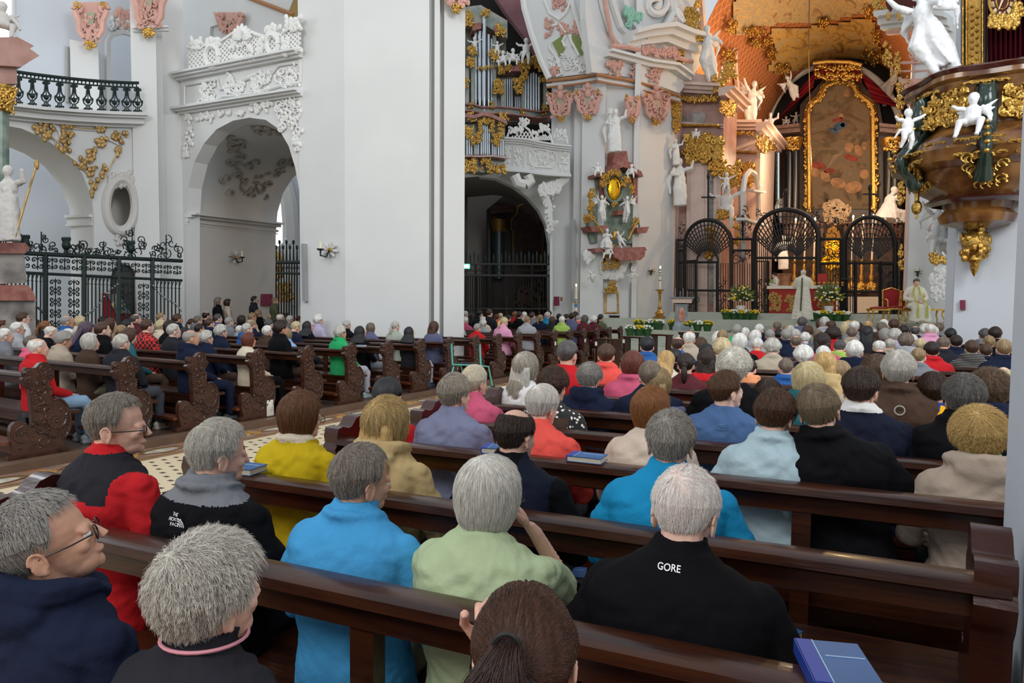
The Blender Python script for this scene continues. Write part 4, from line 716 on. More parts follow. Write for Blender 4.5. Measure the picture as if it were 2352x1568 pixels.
for x in (1556, 1573, 1599, 1648, 1680, 1729, 1733, 1764, 1880, 1932, 1940, 1965, 2022, 2056, 2072): mb.tube(G.hits([(x, 718), (x, 550 if x not in (1599, 1648, 1764, 1965, 2022) else 600)]), .07, 5)
for P in ([(1554, 551), (1574, 551)], [(1554, 575), (1574, 575)], [(1680, 549), (1732, 549)], [(1680, 575), (1732, 575)], [(1554, 602), (1650, 602)], [(1732, 592), (1880, 592)], [(1880, 549), (1940, 549)], [(1880, 605), (2072, 603)], [(2022, 606), (2072, 606)], [(1554, 666), (1732, 668)], [(1880, 668), (2072, 670)], [(1554, 716), (1600, 716)], [(1645, 716), (1764, 718)], [(1880, 722), (2072, 720)]): mb.tube(G.hits(P), .055, 5)
for x, y0, y1 in ((1627, 505, 405), (1804, 481, 440), (1998, 498, 430), (1706, 549, 500)):
    mb.tube(G.hits([(x, y0), (x, y1)]), .045, 5); mb.tube(G.hits([(x - 16, y0 - 52), (x + 16, y0 - 52)]), .045, 4) if y0 - y1 > 60 else 0; mb.ell(G.hit(x, y1), (.08, .08, .14), 6, 5)
mb.build('frame', IRB, t); mb = MB()
for a_ in ((1573, 1680, 505, 560, 18, .3, 1624, 600, .03), (1733, 1880, 481, 545, 22, .28, 1806, 612, .032), (1940, 2056, 498, 560, 18, .3, 1998, 610, .03)): mb = MB(); radial(mb, *a_); mb.build('perspective_lattice', IRB, t)
mb = MB()
mb.tube(G.hits([(1576, 600), (1602, 598)] + [(1625 - 24 * math.cos(a), 598 - 24 * math.sin(a)) for a in [PI * i / 12 for i in range(13)]] + [(1649, 640)]), .05, 5)
mb.build('perspective_lattice', IRB, t)
for x0, x1, y0, y1, n in ((1556, 1573, 578, 715, 5), (1682, 1728, 605, 715, 9), (1575, 1598, 604, 715, 6), (1735, 1763, 545, 715, 7), (1882, 1938, 608, 720, 10), (2024, 2054, 606, 718, 8), (2058, 2072, 555, 718, 4), (1650, 1678, 604, 715, 6), (1942, 1964, 560, 718, 5)): bars(t, G, x0, x1, n, y0, y1, .022)
for i, (x0, y0, x1, y1, n) in enumerate(((1684, 578, 1726, 602, 18), (1556, 555, 1572, 572, 6), (1734, 640, 1764, 712, 26), (1650, 640, 1680, 712, 22), (1560, 670, 1598, 712, 22), (1884, 560, 1936, 600, 18), (2024, 620, 2070, 715, 30), (1884, 625, 1936, 715, 22), (1690, 480, 1725, 545, 14), (1560, 500, 1572, 548, 8), (1884, 500, 1938, 545, 14), (2056, 500, 2074, 548, 8), (1735, 480, 1765, 505, 8), (1850, 480, 1880, 505, 8))): mb = MB(); rocaille(mb, G, x0, y0, x1, y1, n, 90 + i, .03, 0, .03, False); mb.build('scrollwork', IRB, t)
# open gate leaf
t = thing('gate_leaf', 'open black iron gate leaf left of the red altar', 'gate'); mb = MB(); GL_ = Plane(D(1764, 27.5), D(1733, 28.6)); bars(t, GL_, 1738, 1762, 5, 600, 718, .02); mb.tube(GL_.hits([(1735, 600), (1764, 600), (1764, 719), (1735, 719), (1735, 600)]), .04, 4); rocaille(mb, GL_, 1738, 640, 1762, 715, 16, 3, .022, 0, .02, False); mb.build('frame', IRB, t)
t = thing('gate_leaf', 'open black iron gate leaf right of the flower stand', 'gate'); mb = MB(); bars(t, G, 1934, 1965, 6, 640, 722, .02); mb.tube(G.hits([(1932, 640), (1965, 640), (1965, 722), (1932, 722), (1932, 640)], .3), .045, 4); mb.build('frame', IRB, t)
# ---------------------------------------------------------------- statues: each one continuous surface
def fig(kind, seed=0):
    R_ = random.Random(seed); m = MB(); T = m.tube; E_ = m.ell
    def head(x, y, z, r=.065): E_((x, y, z), (r * .85, r, r * 1.15), 10, 8); E_((x, y + r * .9, z - .01), (r * .2, r * .3, r * .3), 6, 5); E_((x, y - .3 * r, z + r * .35), (r * .98, r * .95, r), 8, 6)
    if kind == 'saint':
        head(0, 0, .93); T([(0, 0, .88), (0, -.01, .8)], [.03, .05]); E_((0, -.01, .72), (.12, .075, .12)); E_((0, 0, .56), (.1, .075, .14))
        T([(-.02, 0, .6), (-.04, .03, .35), (-.05, .04, .02)], [.1, .1, .1], 10); T([(.04, .02, .6), (.08, .08, .35), (.05, .05, .02)], [.085, .085, .085], 10)
        T([(-.12, 0, .78), (-.22, .06, .8), (-.24, .12, .95)], [.045, .04, .025]); T([(.12, 0, .78), (.2, .08, .66), (.08, .16, .62)], [.05, .05, .03])
        for i in range(10): a = R_.uniform(0, 6.3); T([(.09 * math.cos(a), .07 * math.sin(a), .7), (.11 * math.cos(a + .5), .09 * math.sin(a + .5), .4), (.1 * math.cos(a + .8), .09 * math.sin(a + .8), .03)], [.02, .03, .022], 6)
        T([(.2, .05, .7), (.25, -.02, .5), (.2, 0, .25)], [.03, .06, .02])
    elif kind == 'angel':   # flying, wings up, one arm raised
        head(.02, .05, .9); T([(0, .02, .86), (0, 0, .78)], [.03, .05]); E_((0, 0, .7), (.1, .07, .11)); T([(0, 0, .65), (-.04, -.03, .5), (-.12, -.08, .3), (-.2, -.12, .05)], [.09, .11, .1, .05], 10)
        T([(.02, 0, .55), (.08, .06, .38), (.0, .0, .2), (-.06, -.03, .02)], [.08, .07, .05, .03]); T([(.1, .02, .76), (.2, .06, .84), (.28, .08, .98)], [.04, .035, .022]); T([(-.1, .02, .76), (-.2, .08, .7), (-.22, .16, .62)], [.04, .035, .022])
        for sg in (-1, 1):
            for k in range(5): T([(sg * .06, -.07, .76), (sg * (.18 + .02 * k), -.14, .86 - .05 * k), (sg * (.3 - .02 * k), -.2, 1.0 - .13 * k)], [.03, .035, .012], 5)
        for i in range(7): T([(R_.uniform(-.1, .1), R_.uniform(-.06, .06), .6), (R_.uniform(-.2, .1), R_.uniform(-.1, .05), .35), (R_.uniform(-.3, -.05), R_.uniform(-.2, 0), .1)], [.02, .03, .015], 6)
    elif kind == 'putto_sit':
        head(0, .02, .88, .12); T([(0, 0, .8), (0, 0, .72)], [.06, .09]); E_((0, 0, .58), (.17, .13, .2)); E_((0, .03, .45), (.17, .15, .13))
        for sg in (-1, 1):
            T([(sg * .1, 0, .4), (sg * .2, .22, .38), (sg * (.2 + .05 * sg), .26, .1)], [.1, .08, .05]); E_((sg * (.2 + .05 * sg), .33, .06), (.045, .09, .04))
            T([(sg * .16, 0, .7), (sg * .3, .06, .62 + .1 * sg), (sg * .36, .16, .55 + .22 * sg)], [.06, .05, .035])
            for k in range(4): T([(sg * .08, -.12, .66), (sg * (.24 + .02 * k), -.2, .74 - .08 * k), (sg * (.4 - .04 * k), -.24, .86 - .16 * k)], [.04, .05, .015], 5)
    elif kind == 'putto_stand':
        head(0, .02, .9, .1); T([(0, 0, .82), (0, 0, .75)], [.05, .08]); E_((0, 0, .62), (.15, .11, .19)); E_((0, .0, .48), (.14, .12, .1))
        T([(-.07, 0, .46), (-.1, .04, .24), (-.08, 0, .02)], [.09, .065, .04]); T([(.07, 0, .46), (.13, .08, .26), (.16, -.02, .06)], [.09, .065, .04]); T([(-.14, 0, .74), (-.3, .04, .8), (-.42, .06, .88)], [.055, .045, .03]); T([(.14, 0, .74), (.3, .06, .72), (.4, .1, .8)], [.055, .045, .03])
        T([(-.15, -.02, .45), (0, .1, .42), (.18, -.04, .5), (.28, -.1, .3)], [.04, .05, .05, .02])
    elif kind == 'kneel':
        head(.02, .12, .9, .09); T([(0, .08, .84), (0, .02, .74)], [.045, .08]); E_((0, 0, .62), (.17, .13, .18)); T([(0, 0, .55), (0, -.04, .35), (.02, -.08, .1)], [.16, .24, .3], 12); T([(.05, .05, .3), (.1, .3, .28), (.1, .3, .04)], [.15, .13, .1], 10)
        T([(-.16, .02, .72), (-.22, .16, .6), (-.06, .26, .68)], [.07, .055, .035]); T([(.16, .02, .72), (.24, .14, .62), (.08, .28, .7)], [.07, .055, .035])
        for i in range(12): a = R_.uniform(0, 6.3); T([(.12 * math.cos(a), .1 * math.sin(a), .6), (.27 * math.cos(a), .24 * math.sin(a) - .04, .3), (.3 * math.cos(a + .2), .28 * math.sin(a + .2) - .05, .03)], [.025, .04, .03], 6)
    me = remesh(m, .016, 1, kind); A = .011 if kind in ('saint', 'kneel', 'angel') else .004
    displace(me, lambda c: A * (noise.noise(Vector((c.x * 16, c.y * 16, c.z * 7))) + .7 * noise.noise(c * 30)) * (0 if c.z > .84 else 1)); me.materials.append(STU); return me
FIG = {k: fig(k, 3) for k in ('saint', 'angel', 'putto_sit', 'putto_stand', 'kneel')}
def statue(kind, p, h, yaw, label, m=STU, cat='statue', name=None, tilt=0, mir=1):
    o = bpy.data.objects.new(name or ('cherub_statue' if 'putto' in kind else 'angel_statue' if kind == 'angel' else 'saint_statue'), FIG[kind]); link(o)
    o.location = p; o.scale = (h * mir, h, h); o.rotation_euler = (0, tilt, yaw); o.material_slots[0].link = 'OBJECT'; o.material_slots[0].material = m; return tag(o, label, cat)
TC = lambda p: math.atan2(-(CAM.x - p[0]), (CAM.y - p[1])) # yaw that turns local +Y to the camera
MSC = 1 / FPX
def at(px, py, z): r = ray(px, py); return CAM + r * (z / r.dot(_F))
for kind, px, pyb, z, hp, dyaw, lab, tl, mir in (
    ('angel', 1622, 190, 31.5, 130, .3, 'large white angel with raised arm on the first pink cornice', 0, 1), ('angel', 1668, 228, 33, 75, -.5, 'white angel seated at the corner of the first pink cornice', .4, -1),
    ('angel', 1712, 290, 36.5, 105, .3, 'white winged angel leaning over the second pink cornice', -.2, 1), ('saint', 1768, 330, 42, 70, 0, 'white stucco figure at the far end of the pink cornices', 0, 1),
    ('angel', 1568, 55, 30.5, 60, .4, 'white angel among gilt foliage beside the choir opening', .5, 1), ('angel', 1838, 222, 45, 62, .8, 'white angel flying left of the altar painting top', .9, -1),
    ('angel', 2010, 235, 45, 90, -.8, 'white angel flying right of the altar painting top', -.9, 1), ('putto_stand', 1828, 290, 47, 32, 0, 'small white cherub on the left altar entablature', 0, 1),
    ('putto_sit', 1805, 292, 47, 24, 0, 'sitting white cherub on the left altar entablature', 0, 1), ('putto_sit', 2025, 290, 47, 34, 0, 'sitting white cherub on the right altar entablature', 0, 1),
    ('saint', 1880, 512, 46, 68, 0, 'white statue left of the shell crown on the high altar', 0, 1), ('saint', 1964, 508, 46, 66, .3, 'white statue with lifted arms right of the shell crown', 0, -1),
    ('saint', 1800, 512, 46, 70, 0, 'white statue in front of the black columns', 0, 1), ('kneel', 2042, 515, 40, 85, 2.2, 'large pale kneeling figure beside the right choir pier', 0, 1),
    ('saint', 1798, 620, 40, 78, .2, 'white statue on a pedestal behind the red altar', 0, 1), ('saint', 1637, 650, 32.4, 75, 0, 'white marble figure behind the left iron gate arch', 0, 1), ('putto_stand', 1668, 525, 31.4, 100, 0, 'white caryatid cherub beneath the golden pulpit lamp', 0, 1),
    ('saint', 1560, 475, 31.2, 110, .4, 'white statue in the niche at the edge of the choir opening', 0, 1), ('putto_stand', 1668, 445, 31.0, 48, .3, 'white cherub among gilding left of the choir', 0, 1),
    ('putto_sit', 1598, 322, 31.0, 26, 0, 'small white cherub above the widest gilded capital', 0, 1), ('putto_sit', 1675, 378, 36, 24, 0, 'small white cherub above the third gilded capital', 0, 1), ('saint', 1552, 380, 31, 60, .5, 'small white statue high at the choir opening edge', 0, 1),
    ('angel', 2152, 590, 14.9, 130, .2, 'white angel on the marble monument behind the pulpit pier', 0, 1), ('putto_sit', 2158, 585, 14.9, 78, .2, 'white cherub on the marble monument behind the pulpit pier', 0, 1),
    ('putto_stand', 1208, 148, 30, 58, 0, 'white cherub standing with spread arms on the organ', 0, 1), ('putto_sit', 1178, 155, 30, 42, .2, 'white cherub raising one arm on the organ centre', 0, 1), ('putto_sit', 1155, 158, 30, 40, -.3, 'white cherub crouching beside the tall organ pipes', 0, -1),
    ('putto_stand', 1090, 128, 30, 42, 0, 'white bust figure left of the tall organ pipes', 0, 1), ('putto_stand', 1142, 130, 30, 34, 0, 'white bust figure right of the tall organ pipes', 0, 1)):
    p = at(px, pyb, z); statue(kind, p, hp * (p - CAM).dot(FC) * MSC, TC(p) + PI * 0 + dyaw, lab, STU, tilt=tl, mir=mir)
def gild(pl, lst, label, m=GLD, r=.08, off=.25, cat='ornament', name='gilt_ornament'):
    t = thing(name, label, cat); clusters(t, pl, lst, 'rocaille', m, r, off); return t
gild(Plane(D(1540, 31.5), D(1700, 31.5)), [(1545, 232, 1560, 300, 24), (1572, 20, 1602, 60, 14), (1590, 60, 1612, 95, 10), (1548, 120, 1570, 160, 10), (1640, 180, 1668, 205, 10), (1648, 485, 1690, 500, 14), (1630, 365, 1660, 400, 12), (1660, 380, 1700, 430, 22), (1625, 520, 1640, 600, 14), (1686, 520, 1700, 560, 6), (1660, 145, 1690, 180, 14)], 'gilded foliage beside the choir opening and along the pink pilasters')
gild(EW, [(1750, 410, 1765, 425, 5), (1740, 450, 1755, 475, 5)], 'small gilded brackets below the crimson swag', off=4)
gild(Plane(D(2000, 25.5), D(2090, 25.2)), [(2060, 190, 2074, 250, 18), (2062, 265, 2072, 300, 8), (2063, 420, 2075, 470, 14), (2066, 560, 2074, 620, 10), (2005, 0, 2040, 20, 8), (2030, 100, 2045, 150, 12), (2050, 120, 2068, 170, 10)], 'gilded carving strip along the right edge of the choir opening', r=.05)
# pedestal for statue behind the altar, gold bits
tag(MB().lathe([(0, 0), (.55, 0), (.5, .3), (.38, .5), (.38, 2.0), (.5, 2.2), (0, 2.2)], at(1798, 688, 39.5) - Vector((0, 0, .7)), 8).build('pedestal', mat('brown_marble', '7A5C4C', .35)), 'brown marble pedestal under the white statue behind the red altar', 'pedestal')
# monument on the crossing pier
t = thing('wall_monument', 'tall rococo marble wall monument with gilt oval medallion and white angels', 'monument'); Pm = P2b
def pp(mb, P, d, off=0.0, pl=Pm): mb.prism(pl.hits(P, off), pl.n * d)
mb = MB(); pp(mb, [(1352, 560), (1345, 520), (1352, 480), (1362, 460), (1360, 410), (1365, 400), (1455, 400), (1448, 460), (1456, 480), (1462, 520), (1455, 560)], .25); pp(mb, [(1378, 465), (1378, 425), (1445, 425), (1445, 465)], .4); mb.build('grey_marble_back', GNM, t)
mb = MB(); pp(mb, [(1392, 384), (1396, 352), (1424, 352), (1428, 384)], .5); pp(mb, [(1384, 392), (1392, 380), (1408, 376), (1428, 380), (1436, 392), (1450, 400), (1455, 412), (1440, 408), (1428, 396), (1408, 390), (1392, 398), (1380, 412), (1350, 412), (1350, 405), (1375, 402)], .7); pp(mb, [(1365, 412), (1382, 412), (1380, 470), (1368, 468)], .45); pp(mb, [(1440, 412), (1450, 412), (1450, 470), (1443, 470)], .45)
pp(mb, [(1333, 523), (1375, 521), (1375, 534), (1340, 536)], .7); pp(mb, [(1440, 526), (1468, 524), (1462, 538), (1442, 538)], .7); pp(mb, [(1341, 573), (1455, 570), (1460, 578), (1345, 582)], .8); pp(mb, [(1378, 576), (1450, 572), (1448, 592), (1438, 600), (1395, 602), (1380, 594)], 1.0); pp(mb, [(1398, 487), (1420, 487), (1424, 497), (1396, 497)], .7); mb.build('red_marble_architecture', RDM, t)
mb = MB(); q = Pm.hit(1410, 433, .55); z = (q - CAM).dot(FC) * MSC; rot = Matrix.Rotation(math.atan2(Pm.t.y, Pm.t.x), 3, 'Z'); mb.ell(q, (18 * z, .12, 27 * z), 20, 12, 0, rot); mb.build('gilt_medallion', mat('bright_gold', 'FFC22E', .25), t)
mb = MB(); mb.tube(Pm.hits([(1410 + 20 * math.cos(a), 433 + 30 * math.sin(a)) for a in [2 * PI * i / 24 for i in range(25)]], .55), .07, 6); mb.build('medallion_frame', GNM, t)
clusters(t, Pm, ((1398, 392, 1424, 402, 10), (1378, 400, 1395, 425, 10), (1428, 402, 1445, 430, 10), (1353, 435, 1363, 495, 20), (1447, 425, 1456, 470, 10), (1343, 496, 1354, 512, 8), (1455, 500, 1466, 516, 6), (1390, 565, 1440, 600, 10), (1385, 605, 1425, 618, 10), (1398, 645, 1412, 665, 8), (1390, 662, 1418, 670, 6), (1403, 465, 1415, 472, 4)), 'gilt_detail', GLD, .05, .75); mb = MB()
q = Pm.hit(1411, 540, .9); mb.ell(q, (5 * z, 5 * z, 11 * z), 10, 8); mb.tube(Pm.hits([(1360, 500), (1386, 536)], 1.0), .05, 6); mb.tube(Pm.hits([(1466, 502), (1442, 550)], 1.0), .05, 6); mb.tube(spiral(Pm, 1360, 498, 6, 1.2, 0, 1, 1.0), .05, 5); mb.build('gilt_croziers_and_urn', GLD, t)
mb = MB(); pp(mb, [(1390, 700), (1392, 672), (1416, 672), (1418, 700), (1418, 718), (1390, 718)], .1); mb.build('epitaph_plate', mat('rose_plate', 'B5968A', .5), t); mb = MB(); mb.tube(Pm.hits([(1390, 672), (1418, 672), (1419, 718), (1389, 718), (1390, 672)], .1), .08, 6); mb.build('epitaph_frame', GLP, t)
mb = MB()
for a in ((1388, 605, 1400, 640, 10), (1415, 605, 1430, 640, 10), (1345, 578, 1365, 600, 8), (1440, 575, 1460, 600, 8), (1380, 600, 1430, 640, 12)): rocaille(mb, Pm, *a, int(a[0] + a[1]), .09, 0, .4)
pp(mb, [(1382, 602), (1436, 600), (1425, 625), (1410, 645), (1398, 640), (1388, 622)], .35); mb.build('white_bracket', STU, t)
for kind, px, pyb, hp, dy, lab, tl, mir in (('saint', 1412, 352, 100, 0, 'white saint statue holding a staff on top of the wall monument', 0, 1), ('putto_sit', 1372, 408, 34, .3, 'white cherub on the left gable of the wall monument', 0, 1), ('putto_sit', 1450, 412, 34, -.3, 'white cherub on the right gable of the wall monument', 0, -1),
    ('angel', 1382, 510, 62, .5, 'white winged angel left of the monument medallion', 0, 1), ('angel', 1440, 512, 62, -.5, 'white winged angel right of the monument medallion', 0, -1), ('kneel', 1393, 572, 46, .4, 'white kneeling figure by the golden urn of the monument', 0, 1), ('putto_stand', 1432, 570, 42, -.4, 'white standing cherub by the golden urn of the monument', .4, -1),
    ('putto_sit', 1395, 596, 36, 0, 'white cherub seated below the monument shelf', 0, 1), ('angel', 1368, 642, 40, 1.2, 'small white angel flying under the monument, nearer the organ', 1.2, -1), ('angel', 1438, 645, 42, -1.0, 'small white angel flying under the monument, nearer the choir', -1.0, 1)):
    p = Pm.hit(px, pyb, .9); zz = (p - CAM).dot(FC) * MSC; statue(kind, p, hp * zz, TC(p) + dy, lab, STU, tilt=tl, mir=mir)
tag(MB().tube(Pm.hits([(1401, 262), (1403, 330)], 1.0), .04, 6).tube(Pm.hits([(1400, 250), (1401, 262)], 1.0), [.14, .1], 8).build('staff', STU), 'white staff with gilt finial held by the monument saint', 'staff')
mb = MB(); pp(mb, [(1394, 724), (1412, 724), (1408, 732), (1398, 732)], .4); tag(mb.build('holy_water_basin', BLM), 'small black basin on the pier below the epitaph', 'basin')
mb = MB(); pl = Plane(ft0 := D(1313, 28.5), D(1323, 28.5)); mb.prism(pl.hits([(1311, 505), (1322, 505), (1322, 690), (1311, 690)]), pl.n * .15); tag(mb.build('speaker_column', _mc['pale_grey_metal']), 'slim grey speaker column between organ and monument', 'speaker')
for px0, py0, px1, py1, pl, nm in ((1273, 681, 1285, 702, P2z, 'dark red notice plate on the pier right of the chapel'), (2207, 689, 2218, 711, P3, 'small dark red box on the pale wall below the pulpit')):
    mb = MB(); mb.prism(pl.hits([(px0, py0), (px1, py0), (px1, py1), (px0, py1)]), pl.n * .06); tag(mb.build('notice_plate', mat('maroon_plate', '7E2A45' if px0 < 2000 else '7A4048', .5)), nm, 'sign')
mb = MB(); mb.prism(P2z.hits([(1288, 682), (1292, 682), (1292, 691), (1288, 691)]), P2z.n * .06); tag(mb.build('small_plate', mat('brown_plate', '8A5A3A', .5)), 'tiny brown plate beside the dark red notice', 'sign')
t = thing('notice_board', 'square magenta notice board on the passage wall between two men', 'sign'); mb = MB(); mb.prism(PV.hits([(600, 675), (624, 675), (624, 702), (600, 702)], .02), PV.n * .04); mb.build('board', mat('magenta_plate', '8C2446', .5), t)
mb = MB()
for k in range(7):
    for x in (602.5, 613.5): mb.prism(PV.hits([(x, 679 + k * 3), (x + 7, 679 + k * 3), (x + 7, 679.8 + k * 3), (x, 679.8 + k * 3)], .065), PV.n * .004)
mb.prism(PV.hits([(611.6, 675), (612.2, 675), (612.2, 702), (611.6, 702)], .065), PV.n * .004); mb.build('faded_text_lines', mat('plate_text', 'B5658A', .6), t)
# sconces
def sconce(pl, x, y, s, sg, label):
    t = thing('wall_sconce', label, 'sconce', (0, 0, 0)); z = (pl.hit(x, y) - CAM).dot(FC) * MSC; mb = MB()
    for k in range(8): a = 2 * PI * k / 8 + .2; mb.tube(pl.hits([(x, y), (x + s * .6 * math.cos(a), y + s * .6 * math.sin(a)), (x + s * math.cos(a), y + s * math.sin(a))], .06), [2 * z, s * .24 * z, s * .1 * z], 6, 0, .5)
    mb.build('stucco_cross', STG, t); mb = MB(); c = pl.hit(x + sg * s * 1.1, y + s * .7, .35)
    mb.tube([pl.hit(x, y, .08), pl.hit(x + sg * s * .4, y + s * .9, .25), c, c + Vector((0, 0, .12))], .022, 6); mb.lathe([(0, 0), (.07, .02), (.09, .05), (.02, .05)], c + Vector((0, 0, .1)), 10); mb.build('iron_arm', IRN, t)
    mb = MB(); mb.tube([c + Vector((0, 0, .14)), c + Vector((0, 0, .14 + 18 * s / 20 * z))], .035, 8); mb.build('candle', mat('ivory_wax', 'EDE3C8', .5), t); mb = MB(); rocaille(mb, pl, x - 3, y - 5, x + 3, y + 3, 4, 3, .02, 0, .12); mb.build('gilt_knot', GLD, t)
sconce(F1, 757, 573, 19, -1, 'wall sconce with one pale candle on the shaded face of the great pier'); sconce(PV, 540, 590, 15, 1, 'wall sconce with candle inside the white arch passage')
sconce(P2c, 1497, 622, 10, -.3, 'small wall sconce beside the tall gilt candlestick'); sconce(P4, 2109, 624, 12, -.2, 'wall sconce above the seated priest in white')
# white bell on pulpit pier, cable
mb = MB(); q = P3.hit(2206, 545, .12); mb.lathe([(0, .1), (.04, .1), (.06, -.05), (.05, -.08), (0, -.08)], q, 10); mb.tube([q + Vector((0, 0, .1)), q + Vector((-.06, .0, .2)), q + Vector((-.1, 0, .05))], .006, 5); tag(mb.build('microphone', mat('white_gloss', 'D8DCDC', .3)), 'small white hanging microphone on the pale pier below the pulpit', 'microphone')
# monument mostly behind the pulpit pier
t = thing('wall_monument', 'marble wall monument half hidden behind the pale pulpit pier', 'monument'); PM2 = Plane(D(2120, 23.6), D(2190, 23.2)); mb = MB()
pp(mb, [(2130, 525), (2150, 500), (2175, 490), (2190, 540), (2160, 550), (2150, 530), (2138, 536)], .5, .1, PM2); mb.build('red_gable', PKD, t); mb = MB(); pp(mb, [(2150, 520), (2190, 520), (2190, 600), (2140, 600)], .3, .05, PM2); mb.build('green_back', GNM, t); mb = MB(); rocaille(mb, PM2, 2140, 570, 2175, 690, 22, 3, .07, 0, .4); rocaille(mb, PM2, 2148, 430, 2175, 520, 16, 5, .07, 0, .4); mb.build('white_stucco', STU, t); mb = MB(); rocaille(mb, PM2, 2138, 585, 2170, 605, 12, 7, .06, 0, .5); mb.build('gilding', GLD, t)
# ---------------------------------------------------------------- pulpit
pc = at(2252, 300, 13.0); pc = Vector((pc.x, pc.y, 0)); zp = 13.0 * MSC
def ph(py): return at(2230, py, 13.0 - 1.0 * (py > 0)).z
t = thing('pulpit', 'large gilded baroque pulpit with brown marble basket on the pale pier', 'pulpit', pc)
prof = [(1.15, 5.9), (1.2, 5.85), (1.2, 5.75), (1.12, 5.7), (1.1, 5.6), (1.02, 5.5), (1.0, 4.95), (1.12, 4.85), (1.3, 4.7), (1.42, 4.5), (1.35, 4.3), (1.15, 4.2), (1.12, 4.1), (1.0, 3.95), (.75, 3.8), (.72, 3.72), (.55, 3.7), (.5, 3.55), (.6, 3.45), (.55, 3.3), (.25, 3.2), (0, 3.15)]
BRM = mat('amber_marble', '55301A', .2, col2='8A5E30', vscale=2.2, coat=.4)
def rp(z): return float(np.interp(z, [q_[1] for q_ in prof[::-1]], [q_[0] for q_ in prof[::-1]]))
def lob(mb, prof, mi=0):
    rings = []; n = 72
    for r, z in prof: rings.append([(r * (1 + .06 * math.cos(6 * a)) * math.cos(a), r * (1 + .06 * math.cos(6 * a)) * math.sin(a), z) for a in [2 * PI * k / n for k in range(n)]])
    mb.loft(rings, mi)
mb = MB(); lob(mb, prof); mb.build('basket', BRM, t)
mb = MB(); lob(mb, [(.78, 3.74), (.82, 3.7), (.7, 3.64), (.7, 3.7)]); mb.build('lower_rim', mat('dark_red_rim', '4A1F18', .2, coat=.5), t); mb = MB(); lob(mb, [(1.22, 5.94), (1.27, 5.9), (1.22, 5.84), (1.2, 5.86)]); mb.build('rim', mat('dark_red_rim', '4A1F18', .2, coat=.5), t)
ca = math.atan2(-pc.y, -pc.x)
for i, da in enumerate((-1.0, 0.06, 1.05)):
    a = ca + da; e = Vector((math.cos(a), math.sin(a), 0)); s = Vector((-math.sin(a), math.cos(a), 0))
    mb = MB(); mb.loft([[e * (1.06 + .14 * math.sin(PI * k / 6)) + s * x + Vector((0, 0, 4.1 + k * .26)) for x in (-.15, -.08, .08, .15)] for k in range(7)], closed=False, caps=False)
    mb.tube([e * (rp(5.6 - .095 * k) + .05 + .05 * math.sin(k * .5)) + Vector((0, 0, 5.6 - .095 * k)) for k in range(18)], [.11 + .05 * math.sin(k * .42 + .2) + .04 * (8 < k < 13) for k in range(18)], 16); mb.build('green_volute', mat('deep_green_marble', '21352D', .2, coat=.4), t)
    mb = MB()
    for k in range(6): mb.ell(e * (rp(4.35 + k * .14) + .24) + Vector((0, 0, 4.35 + k * .14)), (.05, .05, .045), 8, 6)
    for k in range(22):
        u = random.Random(i * 50 + k); zz_ = u.uniform(3.85, 4.3); c = e * (rp(zz_) + .1) + s * u.uniform(-.3, .3) + Vector((0, 0, zz_)); mb.tube([c + s * (.08 * math.cos(j * .7)) + Vector((0, 0, .07 * math.sin(j * .7))) for j in range(7)], [.03 - .003 * j for j in range(7)], 5)
    mb.build('gilt_garland', GLD, t)
PLQ = []
for i, da in enumerate((-.5, .58, 1.45)):
    a = ca + da; e = Vector((math.cos(a), math.sin(a), 0)); s = Vector((-math.sin(a), math.cos(a), 0)); mb = MB(); u = random.Random(i + 9)
    mb.loft([[e * (1.04 + .06 * math.cos(j / 2 - 1)) + s * (-.36 + .12 * j) + Vector((0, 0, 5.0 + .5 * k)) for j in range(7)] for k in range(2)], closed=False, caps=False)
    for k in range(90):
        c = e * 1.12 + s * u.uniform(-.36, .36) + Vector((0, 0, u.uniform(4.98, 5.55))); r = u.uniform(.04, .09); b0 = u.uniform(0, 6.3)
        mb.tube([c + s * (r * math.cos(b0 + j * .7) * (1 - j / 9)) + Vector((0, 0, r * math.sin(b0 + j * .7) * (1 - j / 9))) for j in range(7)], [.035 - .004 * j for j in range(7)], 5)
    mb.build('gilt_relief', GLD, t)
mb = MB(); u = random.Random(77)
for k in range(150):
    a = ca + u.uniform(-1.6, 1.6); e = Vector((math.cos(a), math.sin(a), 0)); s = Vector((-math.sin(a), math.cos(a), 0)); z0 = u.choice((4.5, 4.6, 4.35, 5.62)); rr = {4.5: 1.45, 4.6: 1.42, 4.35: 1.4, 5.62: 1.13}[z0]; c = e * rr + Vector((0, 0, z0)); r = u.uniform(.05, .1)
    mb.tube([c + s * (r * math.cos(j * .6) * (1.4 - j / 10)) + Vector((0, 0, r * .6 * math.sin(j * .6) * (1 - j / 10))) for j in range(9)], [.03 - .003 * j for j in range(9)], 5)
mb.build('gilt_scrolls', GLD, t)
mb = MB(); mb.lathe([(0, 3.25), (.12, 3.22), (.1, 3.1), (.2, 2.98), (.24, 2.85), (.2, 2.7), (.12, 2.6), (.14, 2.52), (.08, 2.45), (.07, 2.35), (.03, 2.25), (0, 2.2)], (0, 0, .1), 14); u = random.Random(6)
for k in range(26): a = u.uniform(0, 6.3); z = u.uniform(2.5, 3.1); mb.ell((.2 * math.cos(a), .2 * math.sin(a), z + .1), (.06, .06, .08), 6, 5)
mb.build('gilt_pine_cone', GLD, t)
e = Vector((math.cos(ca - 1.15), math.sin(ca - 1.15), 0)); mb = MB(); mb.ell(e * 1.05 + Vector((0, 0, 3.62)), (.09, .09, .14), 8, 6); mb.tube([e * 1.05 + Vector((0, 0, 3.95)), e * 1.05 + Vector((0, 0, 3.4))], [.05, .02], 6); mb.build('gilt_tassel', GLD, t)
